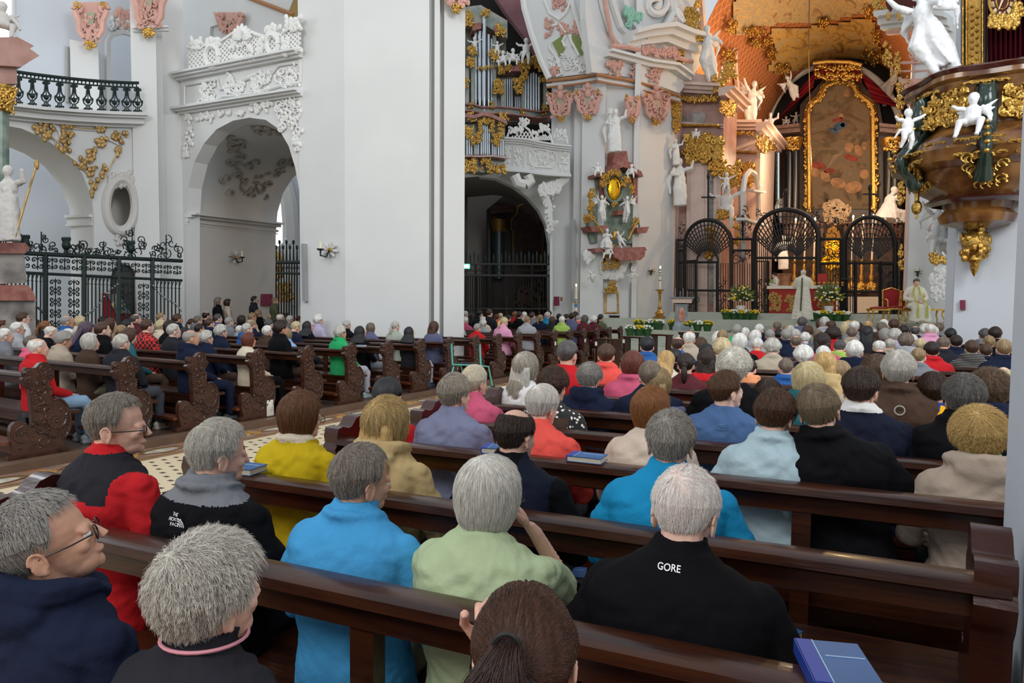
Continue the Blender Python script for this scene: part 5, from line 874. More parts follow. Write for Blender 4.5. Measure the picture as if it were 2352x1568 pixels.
# back wall of the pulpit: green marble and gold strip, velvet curtain, clock
PB = Plane(D(2190, 13.4), D(2420, 12.2))
mb = MB(); pl = PB; mb.prism(pl.hits([(2222, 200), (2222, -60), (2256, -60), (2256, 200)], .05), pl.n * .08); mb.build('gilt_diaper_strip', mat('diaper_gold', 'C79A4A', .45, metal=.6, bump=1.0, bscale=22), t).matrix_parent_inverse = Matrix.Translation(-pc)
mb = MB()
for x in (2214, 2264): mb.tube(pl.hits([(x, 205), (x, -60)], .1), .05, 8)
mb.build('dark_green_posts', mat('deep_green_marble', '21352D', .2), t).matrix_parent_inverse = Matrix.Translation(-pc); mb = MB()
for x in (2212, 2220, 2257): mb.tube(pl.hits([(x, 205), (x, -60)], .16), .018, 6)
for k in range(12):
    for x in (2233, 2244): mb.ell(pl.hit(x, 15 + k * 16 + (8 if x > 2240 else 0), .14), (.03, .03, .03), 8, 6)
mb.build('gilt_fillets', GLD, t).matrix_parent_inverse = Matrix.Translation(-pc)
mb = MB(); r0 = [pl.hit(2262 + i * 1.6, -60, .12 + .05 * math.sin(i * .9)) for i in range(60)]; r1 = [pl.hit(2262 + i * 1.6, 210, .12 + .05 * math.sin(i * .9)) for i in range(60)]; mb.loft([r0, r1], closed=False, caps=False)
tag(mb.build('velvet_curtain', mat('dark_red_velvet', '4A101A', .9, spec=.1)), 'dark red velvet curtain behind the pulpit', 'curtain')
t2 = thing('clock', 'round gilded clock with roman numerals on a dark red face above the pulpit', 'clock'); cx_, cy_, rx_, ry_ = 2302, 2, 30, 42
mb = MB(); mb.prism(pl.hits([(cx_ + rx_ * math.cos(a), cy_ + ry_ * math.sin(a)) for a in [2 * PI * k / 32 for k in range(32)]], .45), pl.n * .03); mb.build('face', mat('maroon_face', '5A1820', .4), t2)
mb = MB(); mb.tube(pl.hits([(cx_ + rx_ * math.cos(a), cy_ + ry_ * math.sin(a)) for a in [2 * PI * k / 32 for k in range(33)]], .5), .022, 6); mb.tube(pl.hits([(cx_ + 14 * math.cos(a), cy_ + 19 * math.sin(a)) for a in [2 * PI * k / 24 for k in range(25)]], .5), .012, 6)
rocaille(mb, pl, 2272, 35, 2335, 62, 40, 3, .035, 0, .52); rocaille(mb, pl, 2332, 10, 2350, 40, 10, 4, .035, 0, .52); mb.build('gilt_ring', GLD, t2); mb = MB()
num = ['XII', 'I', 'II', 'III', 'IIII', 'V', 'VI', 'VII', 'VIII', 'IX', 'X', 'XI']
for h in range(12):
    a = -PI / 2 + h * PI / 6 + .25
    for ci, ch in enumerate(num[h]):
        aa = a + (ci - (len(num[h]) - 1) / 2) * .11
        def q(f, da=0): return pl.hit(cx_ + rx_ * f * math.cos(aa + da), cy_ + ry_ * f * math.sin(aa + da), .49)
        if ch == 'I': mb.tube([q(.62), q(.88)], .012, 4)
        elif ch == 'V': mb.tube([q(.62, -.05), q(.88), q(.62, .05)], .011, 4)
        else: mb.tube([q(.62, -.05), q(.88, .05)], .011, 4); mb.tube([q(.62, .05), q(.88, -.05)], .011, 4)
mb.tube(pl.hits([(cx_, cy_), (cx_ - 8, cy_ + 20)], .52), [.02, .01], 5); mb.tube(pl.hits([(cx_, cy_), (cx_ + 4, cy_ - 30)], .52), [.02, .008], 5); mb.build('numerals_and_hands', mat('cream_gold', 'E8CF96', .4, metal=.3), t2)
for kind, px, pyb, zz, hp, dy, lab, tl, mir in (('putto_sit', 2232, 322, 11.75, 105, -.2, 'white marble cherub sitting on the front of the pulpit', 0, 1), ('putto_stand', 2083, 345, 12.3, 92, .6, 'white marble cherub with outstretched arm on the pulpit side', 0, 1)):
    p = at(px, pyb, zz); statue(kind, p, hp * (p - CAM).dot(FC) * MSC, TC(p) + dy, lab, mat('glossy_white_stucco', 'EDEEF0', .35), tilt=tl, mir=mir)
p = at(2138, 185, 12.9); o = statue('angel', p, 1.85, TC(p) - .4, 'large white draped figure stepping down beside the pulpit canopy', mat('glossy_white_stucco', 'EDEEF0', .35), tilt=.15)
mb = MB(); pl4 = Plane(D(2050, 13.5), D(2260, 13.5)); pp(mb, [(2112, 215), (2128, 195), (2160, 192), (2178, 205), (2175, 212), (2128, 212)], .1, 0, pl4); tag(mb.build('book_desk', mat('dark_lacquer', '2A1712', .3)), 'dark carved reading desk on the pulpit rim', 'desk')
# ---------------------------------------------------------------- left foreground altar edge with saint, iron grille, balcony rail
t = thing('side_altar', 'side altar edge with green marble column and red marble base at picture edge', 'altar'); SA = Plane(D(-120, 13.2), D(120, 14.6))
def sp(mb, P, d, off=0.0): mb.prism(SA.hits(P, off), SA.n * d)
mb = MB(); mb.tube(SA.hits([(0, 540), (0, 258)], .2), .15, 14); mb.build('green_column', GNM, t)
mb = MB(); sp(mb, [(-60, 100), (20, 98), (58, 118), (48, 124), (70, 140), (52, 150), (30, 165), (-60, 160)], .5); sp(mb, [(-60, 160), (24, 160), (26, 200), (-60, 200)], .35); mb.build('rosy_entablature', PKD, t)
mb = MB(); mb.lathe([(.16, 0), (.2, .1), (.24, .3), (.3, .5)], SA.hit(2, 258, .2), 14); rocaille(mb, SA, -14, 202, 30, 250, 30, 2, .03, 0, .45); mb.build('gilt_capital', GLD, t)
mb = MB(); sp(mb, [(-60, 560), (38, 560), (50, 572), (38, 584), (-60, 584)], .5); sp(mb, [(-60, 655), (40, 655), (52, 670), (60, 690), (-60, 690)], .6); mb.build('red_base_mouldings', RDM, t)
mb = MB(); sp(mb, [(-60, 584), (40, 584), (46, 650), (-60, 655)], .4); sp(mb, [(-60, 690), (60, 690), (64, 800), (-60, 800)], .5); mb.build('grey_plinth', GRM, t)
p = SA.hit(22, 558, .9); statue('saint', p, 175 * (p - CAM).dot(FC) * MSC, TC(p) - .5, 'white marble saint holding a long gilt staff at the side altar', STG)
a, b = SA.hit(84, 378, 1.1), SA.hit(32, 552, 1.1); mb = MB(); mb.tube([a, b], .022, 6); mb.ell(a, (.05, .05, .1), 8, 6); tag(mb.build('gilt_staff', GLP), 'long gilded staff slanting in front of the left arch', 'staff')
statue('putto_sit', SA.hit(8, 95, .2), .75, TC(SA.A) , 'white stucco figure above the rosy entablature at picture edge', STG)
# octagon iron grille
G1 = Plane(D(0, 13.9), D(418, 17.6)); A1 = G1
t = thing('octagon_grille', 'dark green wrought-iron grille with scroll cresting and vertical bars', 'grille')
def gy(x, y): return y + x * .052  # rails descend towards the right
mb = MB()
for y0, r in ((577, .05), (622, .035)): mb.tube(G1.hits([(-20, y0), (418, gy(418, y0))]), r, 5)
for x in (6, 104, 193, 273, 350): mb.tube(G1.hits([(x, gy(x, 577)), (x, 790)]), .055, 5)
mb.build('rails_and_posts', IRN, t); mb = MB()
for x0, x1, n in ((12, 98, 9), (198, 268, 8), (356, 416, 7)):
    for i in range(n):
        x = x0 + (x1 - x0) * (i + .5) / n; MB().tube(G1.hits([(x, gy(x, 622)), (x, 790)]), .016, 4).build('bar', IRN, t)
        xm = x + (x1 - x0) / n / 2; mb.tube(G1.hits([(x, gy(x, 636)), (xm, gy(x, 626))]), .01, 4); mb.tube(G1.hits([(x - 3, gy(x, 641)), (x + 3, gy(x, 641))]), .012, 4)
mb.build('bar_tracery', IRN, t); mb = MB()
def scr(x, y, s, seed, n=4):
    u = random.Random(seed)
    for sg in (-1, 1):
        mb.tube(spiral(G1, x + sg * s * .5, y - s * .45, s * .42, 1.2, PI if sg > 0 else 0, sg, 0, 14), .014, 4); mb.tube(spiral(G1, x + sg * s * .5, y + s * .45, s * .42, 1.2, PI if sg > 0 else 0, -sg, 0, 14), .014, 4)
    mb.tube(G1.hits([(x, y - s), (x, y + s)]), .012, 4)
for x0, x1 in ((8, 102), (106, 191), (195, 271), (275, 348), (352, 418)):
    k = 3; wd = (x1 - x0) / k
    for i in range(k): scr(x0 + wd * (i + .5), gy(x0 + wd * (i + .5), 599), wd * .5, i)
    mb.build('frieze_panel', IRN, t); mb = MB()
for x0, x1 in ((106, 191), (275, 348)):
    for j in range(5):
        for i in range(2): x = x0 + (x1 - x0) * (i + .5) / 2; scr(x, gy(x, 648 + j * 26), 15, j)
    mb.build('scroll_panel', IRN, t); mb = MB()
mb = MB(); u = random.Random(8)
for (xa, xb, h) in ((0, 60, 60), (60, 130, 50), (150, 215, 34), (215, 262, 36), (262, 345, 70), (345, 418, 58)):
    n = int((xb - xa) / 9) * 2
    for i in range(n):
        x = u.uniform(xa, xb); top = h * (1 - abs((x - (xa + xb) / 2) / (xb - xa)) * 1.3); y = gy(x, 577) - u.uniform(.05, .95) * top; s = u.uniform(6, 12); mb.tube(spiral(G1, x, y, s, u.uniform(.8, 1.4), u.uniform(0, 6.3), u.choice((-1, 1)), 0, 14), .013, 4)
    c = (xa + xb) / 2; mb.tube(G1.hits([(c, gy(c, 577)), (c, gy(c, 577) - h)]), .014, 4); mb.build('cresting', IRN, t); mb = MB()
for x in (152, 58, 300): mb.ell(G1.hit(x, gy(x, 555)), (.09, .09, .12), 8, 6); mb.tube(G1.hits([(x, gy(x, 577)), (x, gy(x, 557))]), [.06, .03], 6); [mb.ell(G1.hit(x + k * 2.6, gy(x, 545 - abs(k % 2) * 4)), (.03, .03, .05), 6, 5) for k in range(-3, 4)]
mb.build('finials', IRN, t)
t = thing('hanging_chain', 'steel chains slung across the dark green grille', 'chain')
for P in ([(198, 722), (230, 694), (270, 652)], [(64, 690), (80, 705), (100, 720)], [(352, 656), (385, 688), (416, 712)]):
    Q = G1.hits(P, .12); mb = MB()
    for i in range(14): f = i / 13 * (len(Q) - 1); k = min(int(f), len(Q) - 2); c = Q[k].lerp(Q[k + 1], f - k) + Vector((0, 0, -.04 * math.sin(i * .5))); mb.ell(c, (.035, .02, .03), 6, 5)
    mb.build('chain', mat('steel_chain', '8A9090', .3, metal=.8), t)
t = thing('red_cabinet', 'red draped stand with a painted icon behind the left grille', 'stand'); G1b = Plane(D(230, 17.6), D(320, 18.2)); mb = MB(); mb.prism(G1b.hits([(235, 674), (244, 672), (270, 680), (302, 728), (300, 770), (235, 770)]), -G1b.n * .4); mb.build('red_cloth', mat('crimson_cloth', '9C1422', .8), t); mb = MB(); mb.prism(G1b.hits([(246, 675), (272, 675), (300, 720), (265, 720)], .04), G1b.n * .03); mb.build('icon', mk_ramp('icon_paint', ['B8AE86', 'D6C58A', '5E7E8A', '8A5A3A'], 3, 1), t)
mb = MB(); P = W1.hits([(253, 770), (253, 640), (262, 614), (280, 606), (300, 610), (312, 626), (313, 770)], -.25); mb.prism(P, W1.n * .1); tag(mb.build('epitaph_slab', mat('slate_slab', '4A4745', .6, bump=.3, bscale=12)), 'dark arched stone slab in the left white wall', 'slab')
# balcony railing
t = thing('balcony_railing', 'curved black wrought-iron balcony railing of vase-shaped balusters', 'railing')
def by(x): return 164 + 26 * (1 - ((318 - x) / 300) ** 2 * 1.0) if x > 18 else 164
rt = lambda x: 163 + 27 * (1 - ((318 - x) / 290) ** 1.6) ; rb = lambda x: 243 + 20 * (1 - ((318 - x) / 290) ** 1.6)
mb = MB(); xs_ = [28 + 290 * i / 24 for i in range(25)]; mb.tube([W1.hit(x, rt(x), .42) for x in xs_], .04, 5); mb.tube([W1.hit(x, rt(x) + 11, .42) for x in xs_], .025, 4); mb.build('rails', IRN, t)
mb = MB()
for i in range(32): x = 30 + i * 9; c = [W1.hit(x + 5 * math.cos(a), rt(x) + 9 - 8 * math.sin(a), .42) for a in [PI * k / 6 for k in range(7)]]; mb.tube(c, .014, 4)
mb.build('arcade_band', IRN, t)
bx = [42, 74, 106, 137, 170, 202, 233, 263, 291, 316]
for x in bx:
    y0 = rt(x) + 12; y1 = rb(x); h = y1 - y0; m_ = MB(); s = .42
    for sg in (-1, 1):
        m_.tube([W1.hit(x + sg * a, y0 + h * b, s) for a, b in ((2, 0), (2.2, .15), (3, .28), (4, .38), (11, .55), (9, .66), (3, .74), (4, .82), (9, .88), (9, 1.0))], .02, 4)
        m_.tube(spiral(W1, x + sg * 5, y0 + h * .08, 4, 1.2, PI if sg > 0 else 0, sg, s, 12), .016, 4); m_.tube(spiral(W1, x + sg * 9, y0 + h * .5, 4, 1, PI if sg > 0 else 0, -sg, s, 10), .014, 4); m_.tube(spiral(W1, x + sg * 4, y0 + h * .92, 3.5, 1.2, 0, sg, s, 10), .014, 4)
    m_.tube(W1.hits([(x - 3, y0 + h * .2), (x + 3, y0 + h * .2)], s), .025, 4); m_.tube(W1.hits([(x - 10, y0 + h * .86), (x + 10, y0 + h * .86)], s), .02, 4); m_.ell(W1.hit(x, y0 + h * .58, s), (.06, .06, .06), 8, 6); m_.tube(W1.hits([(x, y0), (x, y1)], s), .012, 4)
    m_.build('baluster', IRN, t)
# side chapel: gilded altar bits and grille seen through the arch
GC = Plane(D(625, 26.5), D(700, 25.5)); t = thing('side_chapel_grille', 'dark green spiked iron grille of the side chapel beyond the arch', 'grille'); bars(t, GC, 634, 682, 9, 602, 790, .03); mb = MB(); mb.tube(GC.hits([(630, 602), (690, 602)]), .07, 5); mb.tube(GC.hits([(630, 626), (690, 628)]), .05, 5)
for i in range(7): x = 634 + i * 8; mb.tube(GC.hits([(x, 602), (x, 570 - 12 * (i % 2 == 1) - 6 * (i == 3))]), [.04, .02], 5); mb.ell(GC.hit(x, 568 - 12 * (i % 2 == 1)), (.05, .05, .09), 6, 5); mb.tube(spiral(GC, x + 4, 614, 4, 1, 0, 1, 0, 8), .02, 4)
mb.build('rails_and_spikes', IRN, t)
t = thing('side_chapel_altar', 'small gilded side altar with white cloth behind the spiked grille', 'altar'); K5 = Plane(D(620, 28), D(700, 27.5)); mb = MB(); mb.prism(K5.hits([(630, 652), (668, 650), (664, 760), (630, 760)]), K5.n * .4); mb.build('red_brown_body', mat('brown_marble', '7A5C4C', .35), t); mb = MB(); rocaille(mb, K5, 632, 580, 645, 640, 16, 3, .09, 0, .5); rocaille(mb, K5, 640, 655, 668, 690, 18, 4, .08, 0, .6); mb.build('gilding', GLD, t)
mb = MB(); mb.prism(K5.hits([(638, 694), (668, 694), (670, 718), (636, 718)], .5), K5.n * .4); mb.build('white_cloth', PLA, t); p = K5.hit(657, 605, .6); statue('saint', p, 1.0, TC(p), 'small white figure above the side chapel altar', STU)
# ---------------------------------------------------------------- sanctuary furniture
AL = onz(1830, 720, 1.45); AL.y = 28.45; AP = Plane((-12, AL.y), (3, AL.y))
t = thing('altar_table', 'altar table with red gold-embroidered frontal and white cloth', 'altar'); zt = 1.45 + 1.08
x0, x1 = AP.hit(1766, 700).x, AP.hit(1915, 700).x
mb = MB(); mb.box(((x0 + x1) / 2, AL.y + .45, 1.45 + .5), (x1 - x0, .9, 1.0)); mb.build('red_frontal', mat('altar_red', 'A8281C', .7), t)
mb = MB(); mb.box(((x0 + x1) / 2, AL.y + .45, zt - .06), (x1 - x0 + .16, 1.05, .12)); mb.build('white_cloth', mat('altar_linen', 'E8DCCB', .8), t)
mb = MB()
for a in ((1768, 675, 1790, 712, 14), (1806, 678, 1825, 714, 12), (1880, 680, 1910, 712, 10)): rocaille(mb, AP, *a, int(a[0]), .06, 0, .02)
mb.build('gold_embroidery', mat('embroidery', 'B58A48', .6), t)
mb = MB()
for i in range(9): c = Vector((x0 + 1.3 + i * .16, AL.y + .3, zt)); mb.lathe([(0, 0), (.05, 0), (.02, .05), (.06, .1), (.05, .14), (0, .14)], c, 8)
tag(mb.build('altar_vessels', GLD), 'row of small golden vessels on the altar cloth', 'vessels')
o = MB().box((AP.hit(1886, 650).x, AL.y + .4, zt + .24), (.34, .04, .45)).build('red_book', mat('red_book', 'B02418', .6)); tag(o, 'upright red book on a stand at the right end of the altar', 'book')
p = onz(1956, 668, 2.35); 
mb = MB(); q = at(1925, 665, 37); mb.box((q.x, q.y, 1.86), (4.0, 1.0, .83)); tag(mb.build('side_table', mat('pale_cloth', 'D8CFC4', .8)), 'long pale cloth covered table behind the altar', 'table')
# second low altar front right
# flower arrangements
def bouquet(px, py, z, label):
    b = atY(px, z, 1.2); t = thing('flower_arrangement', label, 'flowers', b, 0, 'tall yellow and white altar bouquets'); u = random.Random(int(px))
    mb = MB(); mb.lathe([(0, 0), (.12, 0), (.14, .05), (.1, .15), (.16, .5), (.15, .55), (0, .55)], n=14); mb.build('white_vase', STU, t)
    mb = MB()
    for i in range(150):
        d = Vector((u.gauss(0, 1), u.gauss(0, .8), abs(u.gauss(0, 1)) + .2)).normalized(); r = u.uniform(.35, .85); c = Vector((0, 0, .7)); e = c + Vector((d.x * r * .62, d.y * r * .6, d.z * r * .82)); s = d.orthogonal().normalized() * .04
        mb.add([c + d * .1, e + s, e + d * .12, e - s], [(0, 1, 2, 3)])
    mb.build('foliage', mat('bouquet_green', '6E8040', .7, var=.4, vscale=6), t)
    for nm, m_, cnt in (('yellow_blossoms', mat('blossom_yellow', 'E8C21E', .7), 34), ('white_blossoms', mat('blossom_white', 'EFEDE0', .7), 30)):
        mb = MB()
        for i in range(cnt):
            d = Vector((u.gauss(0, 1), u.gauss(0, 1) - .3, abs(u.gauss(0, .8)) + .1)).normalized(); r = u.uniform(.5, .85); mb.ell((d.x * r * .62, d.y * r * .6, .7 + d.z * r * .75), (.045, .045, .035), 7, 5)
        mb.build(nm, m_, t)
    return t
def pots(px, py, z, label, seed, n=4, w_=.8, cols=('blossom_yellow', 'blossom_white')):
    b = atY(px, py, z); t = thing('chrysanthemum_pots', label, 'flowers', b, 0, 'low chrysanthemum pots on the steps'); u = random.Random(seed); rt_ = Vector((_R.x, _R.y, 0)); gm = MB(); ms = {c: MB() for c in cols}
    for i in range(n):
        c = rt_ * (w_ * (i / max(1, n - 1) - .5)) + Vector((0, u.uniform(-.1, .1), 0)); gm.lathe([(0, 0), (.12, 0), (.16, .2), (0, .2)], c, 8); gm.ell(c + Vector((0, 0, .24)), (.2, .18, .12), 8, 6); col = cols[(i + seed) % len(cols)]
        for k in range(26): d = Vector((u.gauss(0, 1), u.gauss(0, 1), abs(u.gauss(0, 1)))).normalized(); ms[col].ell(c + Vector((d.x * .2, d.y * .18, .26 + d.z * .12)), (.04, .04, .03), 6, 4)
    gm.build('green_leaves', mat('pot_green', '2E5A2A', .7, var=.3, vscale=8), t)
    for c in cols: ms[c].build(c.replace('blossom_', '') + '_flowers', _mc[c], t)
bouquet(1702, 719, 27.7, 'yellow and white bouquet in white vase left of the altar'); bouquet(1904, 723, 27.7, 'yellow and white bouquet in white vase right of the altar')
for px, py, z, lab, sd, n, w_ in ((1700, 27.3, 1.2, 'ring of white and yellow chrysanthemums under the bouquet left of the altar', 2, 5, 1.1), (1906, 27.3, 1.2, 'ring of white and yellow chrysanthemums under the bouquet right of the altar', 3, 5, 1.1), (1490, 25.2, .8, 'yellow chrysanthemum pots beside the gilt candlestick', 4, 3, .7), (1530, 25.4, .8, 'white and yellow chrysanthemum pots between candlestick and lectern', 5, 2, .5), (1602, 24.9, .8, 'white and yellow chrysanthemum pots right of the marble lectern', 6, 3, .8), (1468, 23.5, .62, 'white chrysanthemum pots on the lowest step behind the last pews', 7, 3, .6)): pots(px, py, z, lab, sd, n, w_)
# marble lectern
b = atY(1565, 24.8, .8); t = thing('marble_lectern', 'grey and rose marble lectern on the lower altar steps', 'lectern', b, .35)
mb = MB(); mb.lathe([(.42, 0), (.42, .12), (.36, .2), (.32, .3), (.3, .9), (.34, .98)], n=4, a0=PI / 4, a1=PI / 4 + 2 * PI); mb.build('pedestal', mat('blue_grey_marble', '9AA0A4', .25, col2='7E858A', vscale=4), t, smooth=False)
mb = MB(); mb.box((0, -.05, 1.1), (.7, .55, .16)); mb.build('rose_desk', PKM, t, smooth=False); mb = MB(); mb.box((0, -.08, 1.21), (.86, .66, .05)); mb.build('grey_top', mat('slate_grey_marble', '7A8080', .3), t, smooth=False)
mb = MB(); mb.ell((0, -.235, .6), (.12, .03, .27), 16, 10); mb.build('rose_inlay', mat('salmon_marble', 'B4694F', .3, col2='D2A08C', vscale=4), t)
mb = MB()
for x, h in ((-.22, .32), (-.05, .24), (.05, .32), (.2, .24)): mb.tube([(x, 0, 1.23), (x, 0, 1.23 + h)], .014, 6)
mb.build('microphones', mat('grey_microphone', '9C9490', .5), t)
# paschal candlestick
b = atY(1515, 26.7, 1.2); t = thing('paschal_candlestick', 'tall gilt candlestick with decorated burning candle at the choir steps', 'candlestick', b)
mb = MB(); mb.lathe([(0, 0), (.24, 0), (.26, .06), (.14, .12), (.18, .22), (.1, .3), (.06, .36), (.09, .45), (.05, .5), (.045, .9), (.07, .93), (.04, .97), (.09, 1.03), (.06, 1.08), (.16, 1.12), (.2, 1.16), (0, 1.17)], n=16); mb.build('gilt_stand', GLD, t)
mb = MB(); mb.tube([(0, 0, 1.16), (0, 0, 2.0)], .048, 12); mb.build('candle', mat('ivory_wax', 'EDE3C8', .5), t); mb = MB()
for z in (1.5, 1.7, 1.8, 1.92): mb.tube([(.0, 0, z), (0, 0, z + .05)], .05, 10)
mb.build('green_wax_bands', mat('olive_wax', '6E7E4A', .6), t); mb = MB(); mb.ell((0, 0, 2.05), (.03, .03, .06), 8, 6); mb.build('flame', _mc['candle_flame'], t)
b = atY(1323, 25.3, .8); t = thing('large_candle', 'tall burning white candle with blue and gold band beside the pier', 'candle', b); mb = MB(); mb.lathe([(0, 0), (.2, 0), (.05, .1), (.04, .45), (.1, .5), (0, .5)]); mb.build('stand', IRB, t); mb = MB(); mb.tube([(0, 0, .5), (0, 0, 1.66)], .055, 12); mb.build('wax', mat('ivory_wax', 'EDE3C8', .5), t)
mb = MB(); mb.tube([(0, 0, .82), (0, 0, .96)], .06, 12); mb.tube([(0, 0, 1.1), (0, 0, 1.15)], .06, 12); mb.build('blue_band', mat('blue_wax', '3E7EB4', .5), t); mb = MB(); mb.tube([(0, 0, .98), (0, 0, 1.07)], .059, 12); mb.build('gold_band', GLD, t); mb = MB(); mb.ell((0, 0, 1.72), (.03, .03, .06), 8, 6); mb.build('flame', _mc['candle_flame'], t)
# red velvet chairs
def gchair(px, py, z, label, back=True, seat=True, yaw=.4, s=1.0):
    b = at(px, py, z); t = thing('gilt_chair', label, 'chair', b, yaw, 'gilded baroque sanctuary seats'); t.scale = (s, s, s)
    for sx in (-.26, .26):
        for sy in (-.22, .22): mb = MB(); mb.tube([(sx, sy, 0), (sx * 1.1, sy * 1.15, .08), (sx * .85, sy * .9, .25), (sx, sy, .42)], [.025, .02, .025, .035], 8); mb.build('leg', GLD, t)
    mb = MB(); mb.box((0, 0, .43), (.6, .52, .06)); mb.build('gilt_frame', GLD, t)
    if seat: mb = MB(); mb.ell((0, 0, .48), (.29, .26, .06), 16, 8); mb.build('red_cushion', mat('chair_red', '9C1B22', .8), t)
    if back:
        mb = MB(); mb.prism([(-.26, .24, .55), (.26, .24, .55), (.28, .27, 1.05), (0, .27, 1.12), (-.28, .27, 1.05)], (0, .03, 0)); mb.build('red_backrest', mat('chair_red', '9C1B22', .8), t); mb = MB(); mb.tube([(-.26, .25, .45), (-.28, .26, 1.05), (0, .27, 1.14), (.28, .26, 1.05), (.26, .25, .45)], .03, 8); mb.build('gilt_back_frame', GLD, t)
        for sx in (-.28, .28): mb = MB(); mb.tube([(sx, .22, .75), (sx, -.1, .74), (sx, -.2, .68), (sx, -.22, .5)], .025, 8); mb.build('armrest', GLD, t)
gchair(2017, 740, 23.2, 'gilded stool with red cushion and papers, first of the sanctuary seats', False); gchair(2052, 738, 23.2, 'gilded armchair with red velvet beside the seated priest'); gchair(2095, 742, 22.9, 'gilded chair carrying the seated priest', True); gchair(2140, 741, 22.7, 'gilded frame chair without cushion at the right pier', False, False)
# ---------------------------------------------------------------- pews
END = [(-0.190,0.932),(-0.157,0.971),(-0.114,0.986),(-0.077,0.977),(-0.051,0.946),(-0.044,0.916),(-0.053,0.887),(-0.026,0.873),(-0.016,0.842),(-0.025,0.814),(-0.042,0.783),(-0.061,0.781),(-0.067,0.746),(-0.055,0.710),(-0.036,0.684),(-0.051,0.650),(-0.041,0.602),(-0.028,0.579),(0.0,0.588),(0.038,0.590),(0.076,0.558),(0.114,0.506),(0.135,0.436),(0.144,0.350),(0.140,0.266),(0.125,0.21),(0.094,0.164),(0.049,0.135),(0.063,0.048),(0.110,0.04),(0.110,0),(-0.183,0),(-0.47,0.0),(-0.47,0.04),(-0.407,0.063),(-0.439,0.171),(-0.446,0.286),(-0.434,0.352),(-0.398,0.387),(-0.338,0.389),(-0.288,0.353),(-0.248,0.301),(-0.242,0.346),(-0.247,0.521),(-0.256,0.707),(-0.293,0.746),(-0.312,0.782),(-0.326,0.818),(-0.300,0.850),(-0.309,0.885),(-0.298,0.930),(-0.262,0.938),(-0.221,0.924)]
def spy(y, z, r, turns, a0, sg, x, n=16, r1=.15): return [(x, y + r * (1 - (1 - r1) * k / n) * math.cos(a0 + sg * turns * 2 * PI * k / n), z + r * (1 - (1 - r1) * k / n) * math.sin(a0 + sg * turns * 2 * PI * k / n)) for k in range(n + 1)]
def mk_end(th=.075):
    mb = MB(); mb.prism([(-th / 2, y, z) for y, z in END], (th, 0, 0)); me = mb.mesh('pew_end', WDC, True, 50)
    bm = bmesh.new(); bm.from_mesh(me); ed = [e for e in bm.edges if e.is_manifold and e.calc_face_angle(0) > .9]; bmesh.ops.bevel(bm, geom=ed, offset=.009, segments=2, affect='EDGES', clamp_overlap=True); bm.to_mesh(me); bm.free(); me.polygons.foreach_set('use_smooth', [True] * len(me.polygons)); me.set_sharp_from_angle(angle=.7)
    cv = MB(); x = th / 2
    pr = [(y * .93 + (-.15) * .07, z * .955 + .02) for y, z in END[17:28]]; cv.tube([(x, y, z) for y, z in pr], .012, 6); cv.tube([(x, y - .015, z) for y, z in END[11:18]], .011, 6)
    for y, z, r, tn, a0, sg in ((-.33, .24, .1, 1.3, 1.6, 1), (-.02, .36, .11, 1.2, 0, -1), (-.02, .24, .075, 1.1, 3, 1), (-.15, .16, .09, 1.1, 2, -1), (-.27, .8, .035, 1.2, 1, 1), (-.27, .88, .03, 1.2, 3, -1), (-.06, .83, .03, 1.2, 0, 1), (-.12, .9, .05, 1.0, 2, 1), (-.15, .68, .045, 1.1, 0, -1), (-.17, .5, .05, 1.2, 1, 1), (-.09, .47, .045, 1.1, 4, -1), (-.16, .37, .05, 1.2, 2.5, 1), (.06, .45, .05, 1.1, 5, 1), (.07, .2, .04, 1, 1, -1)):
        P = spy(y, z, r, tn, a0, sg, x); cv.tube(P, [.013 * (1.1 - .4 * k / len(P)) for k in range(len(P))], 6)
    u = random.Random(2)
    for i in range(70):
        y, z = u.uniform(-.24, -.05), u.uniform(.2, .9)
        if i % 3 == 0: y, z = u.uniform(-.4, .12), u.uniform(.08, .48)
        if inside((y, z), END): a = u.uniform(0, 6.3); cv.ell((x, y, z), (.012, .012 + .012 * u.random(), .01), 8, 5, 0, Matrix.Rotation(a, 3, 'X'))
    for y, z in ((-.19, .76), (-.12, .77), (-.16, .60), (-.13, .55)): cv.ell((x, y, z), (.016, .018, .03), 8, 6)
    return me, cv.mesh('carving', WDC)
ENDM, CARV = mk_end()
ENDP = MB(); ENDP.prism([(-.05, y, z) for y, z in END], (.1, 0, 0)); ENDPM = ENDP.mesh('pew_end_plain', mat('polished_red_wood', '38140C', .26, bump=.1, bscale=14, coat=.3, spec=.4, stretch=(1, 1, 6)), True, 45)
RAIL = [(-.075, .845), (-.07, .872), (-.055, .88), (.02, .88), (.04, .872), (.045, .85), (.03, .838), (.02, .76), (.0, .75), (-.02, .76), (-.025, .825), (-.05, .83)]
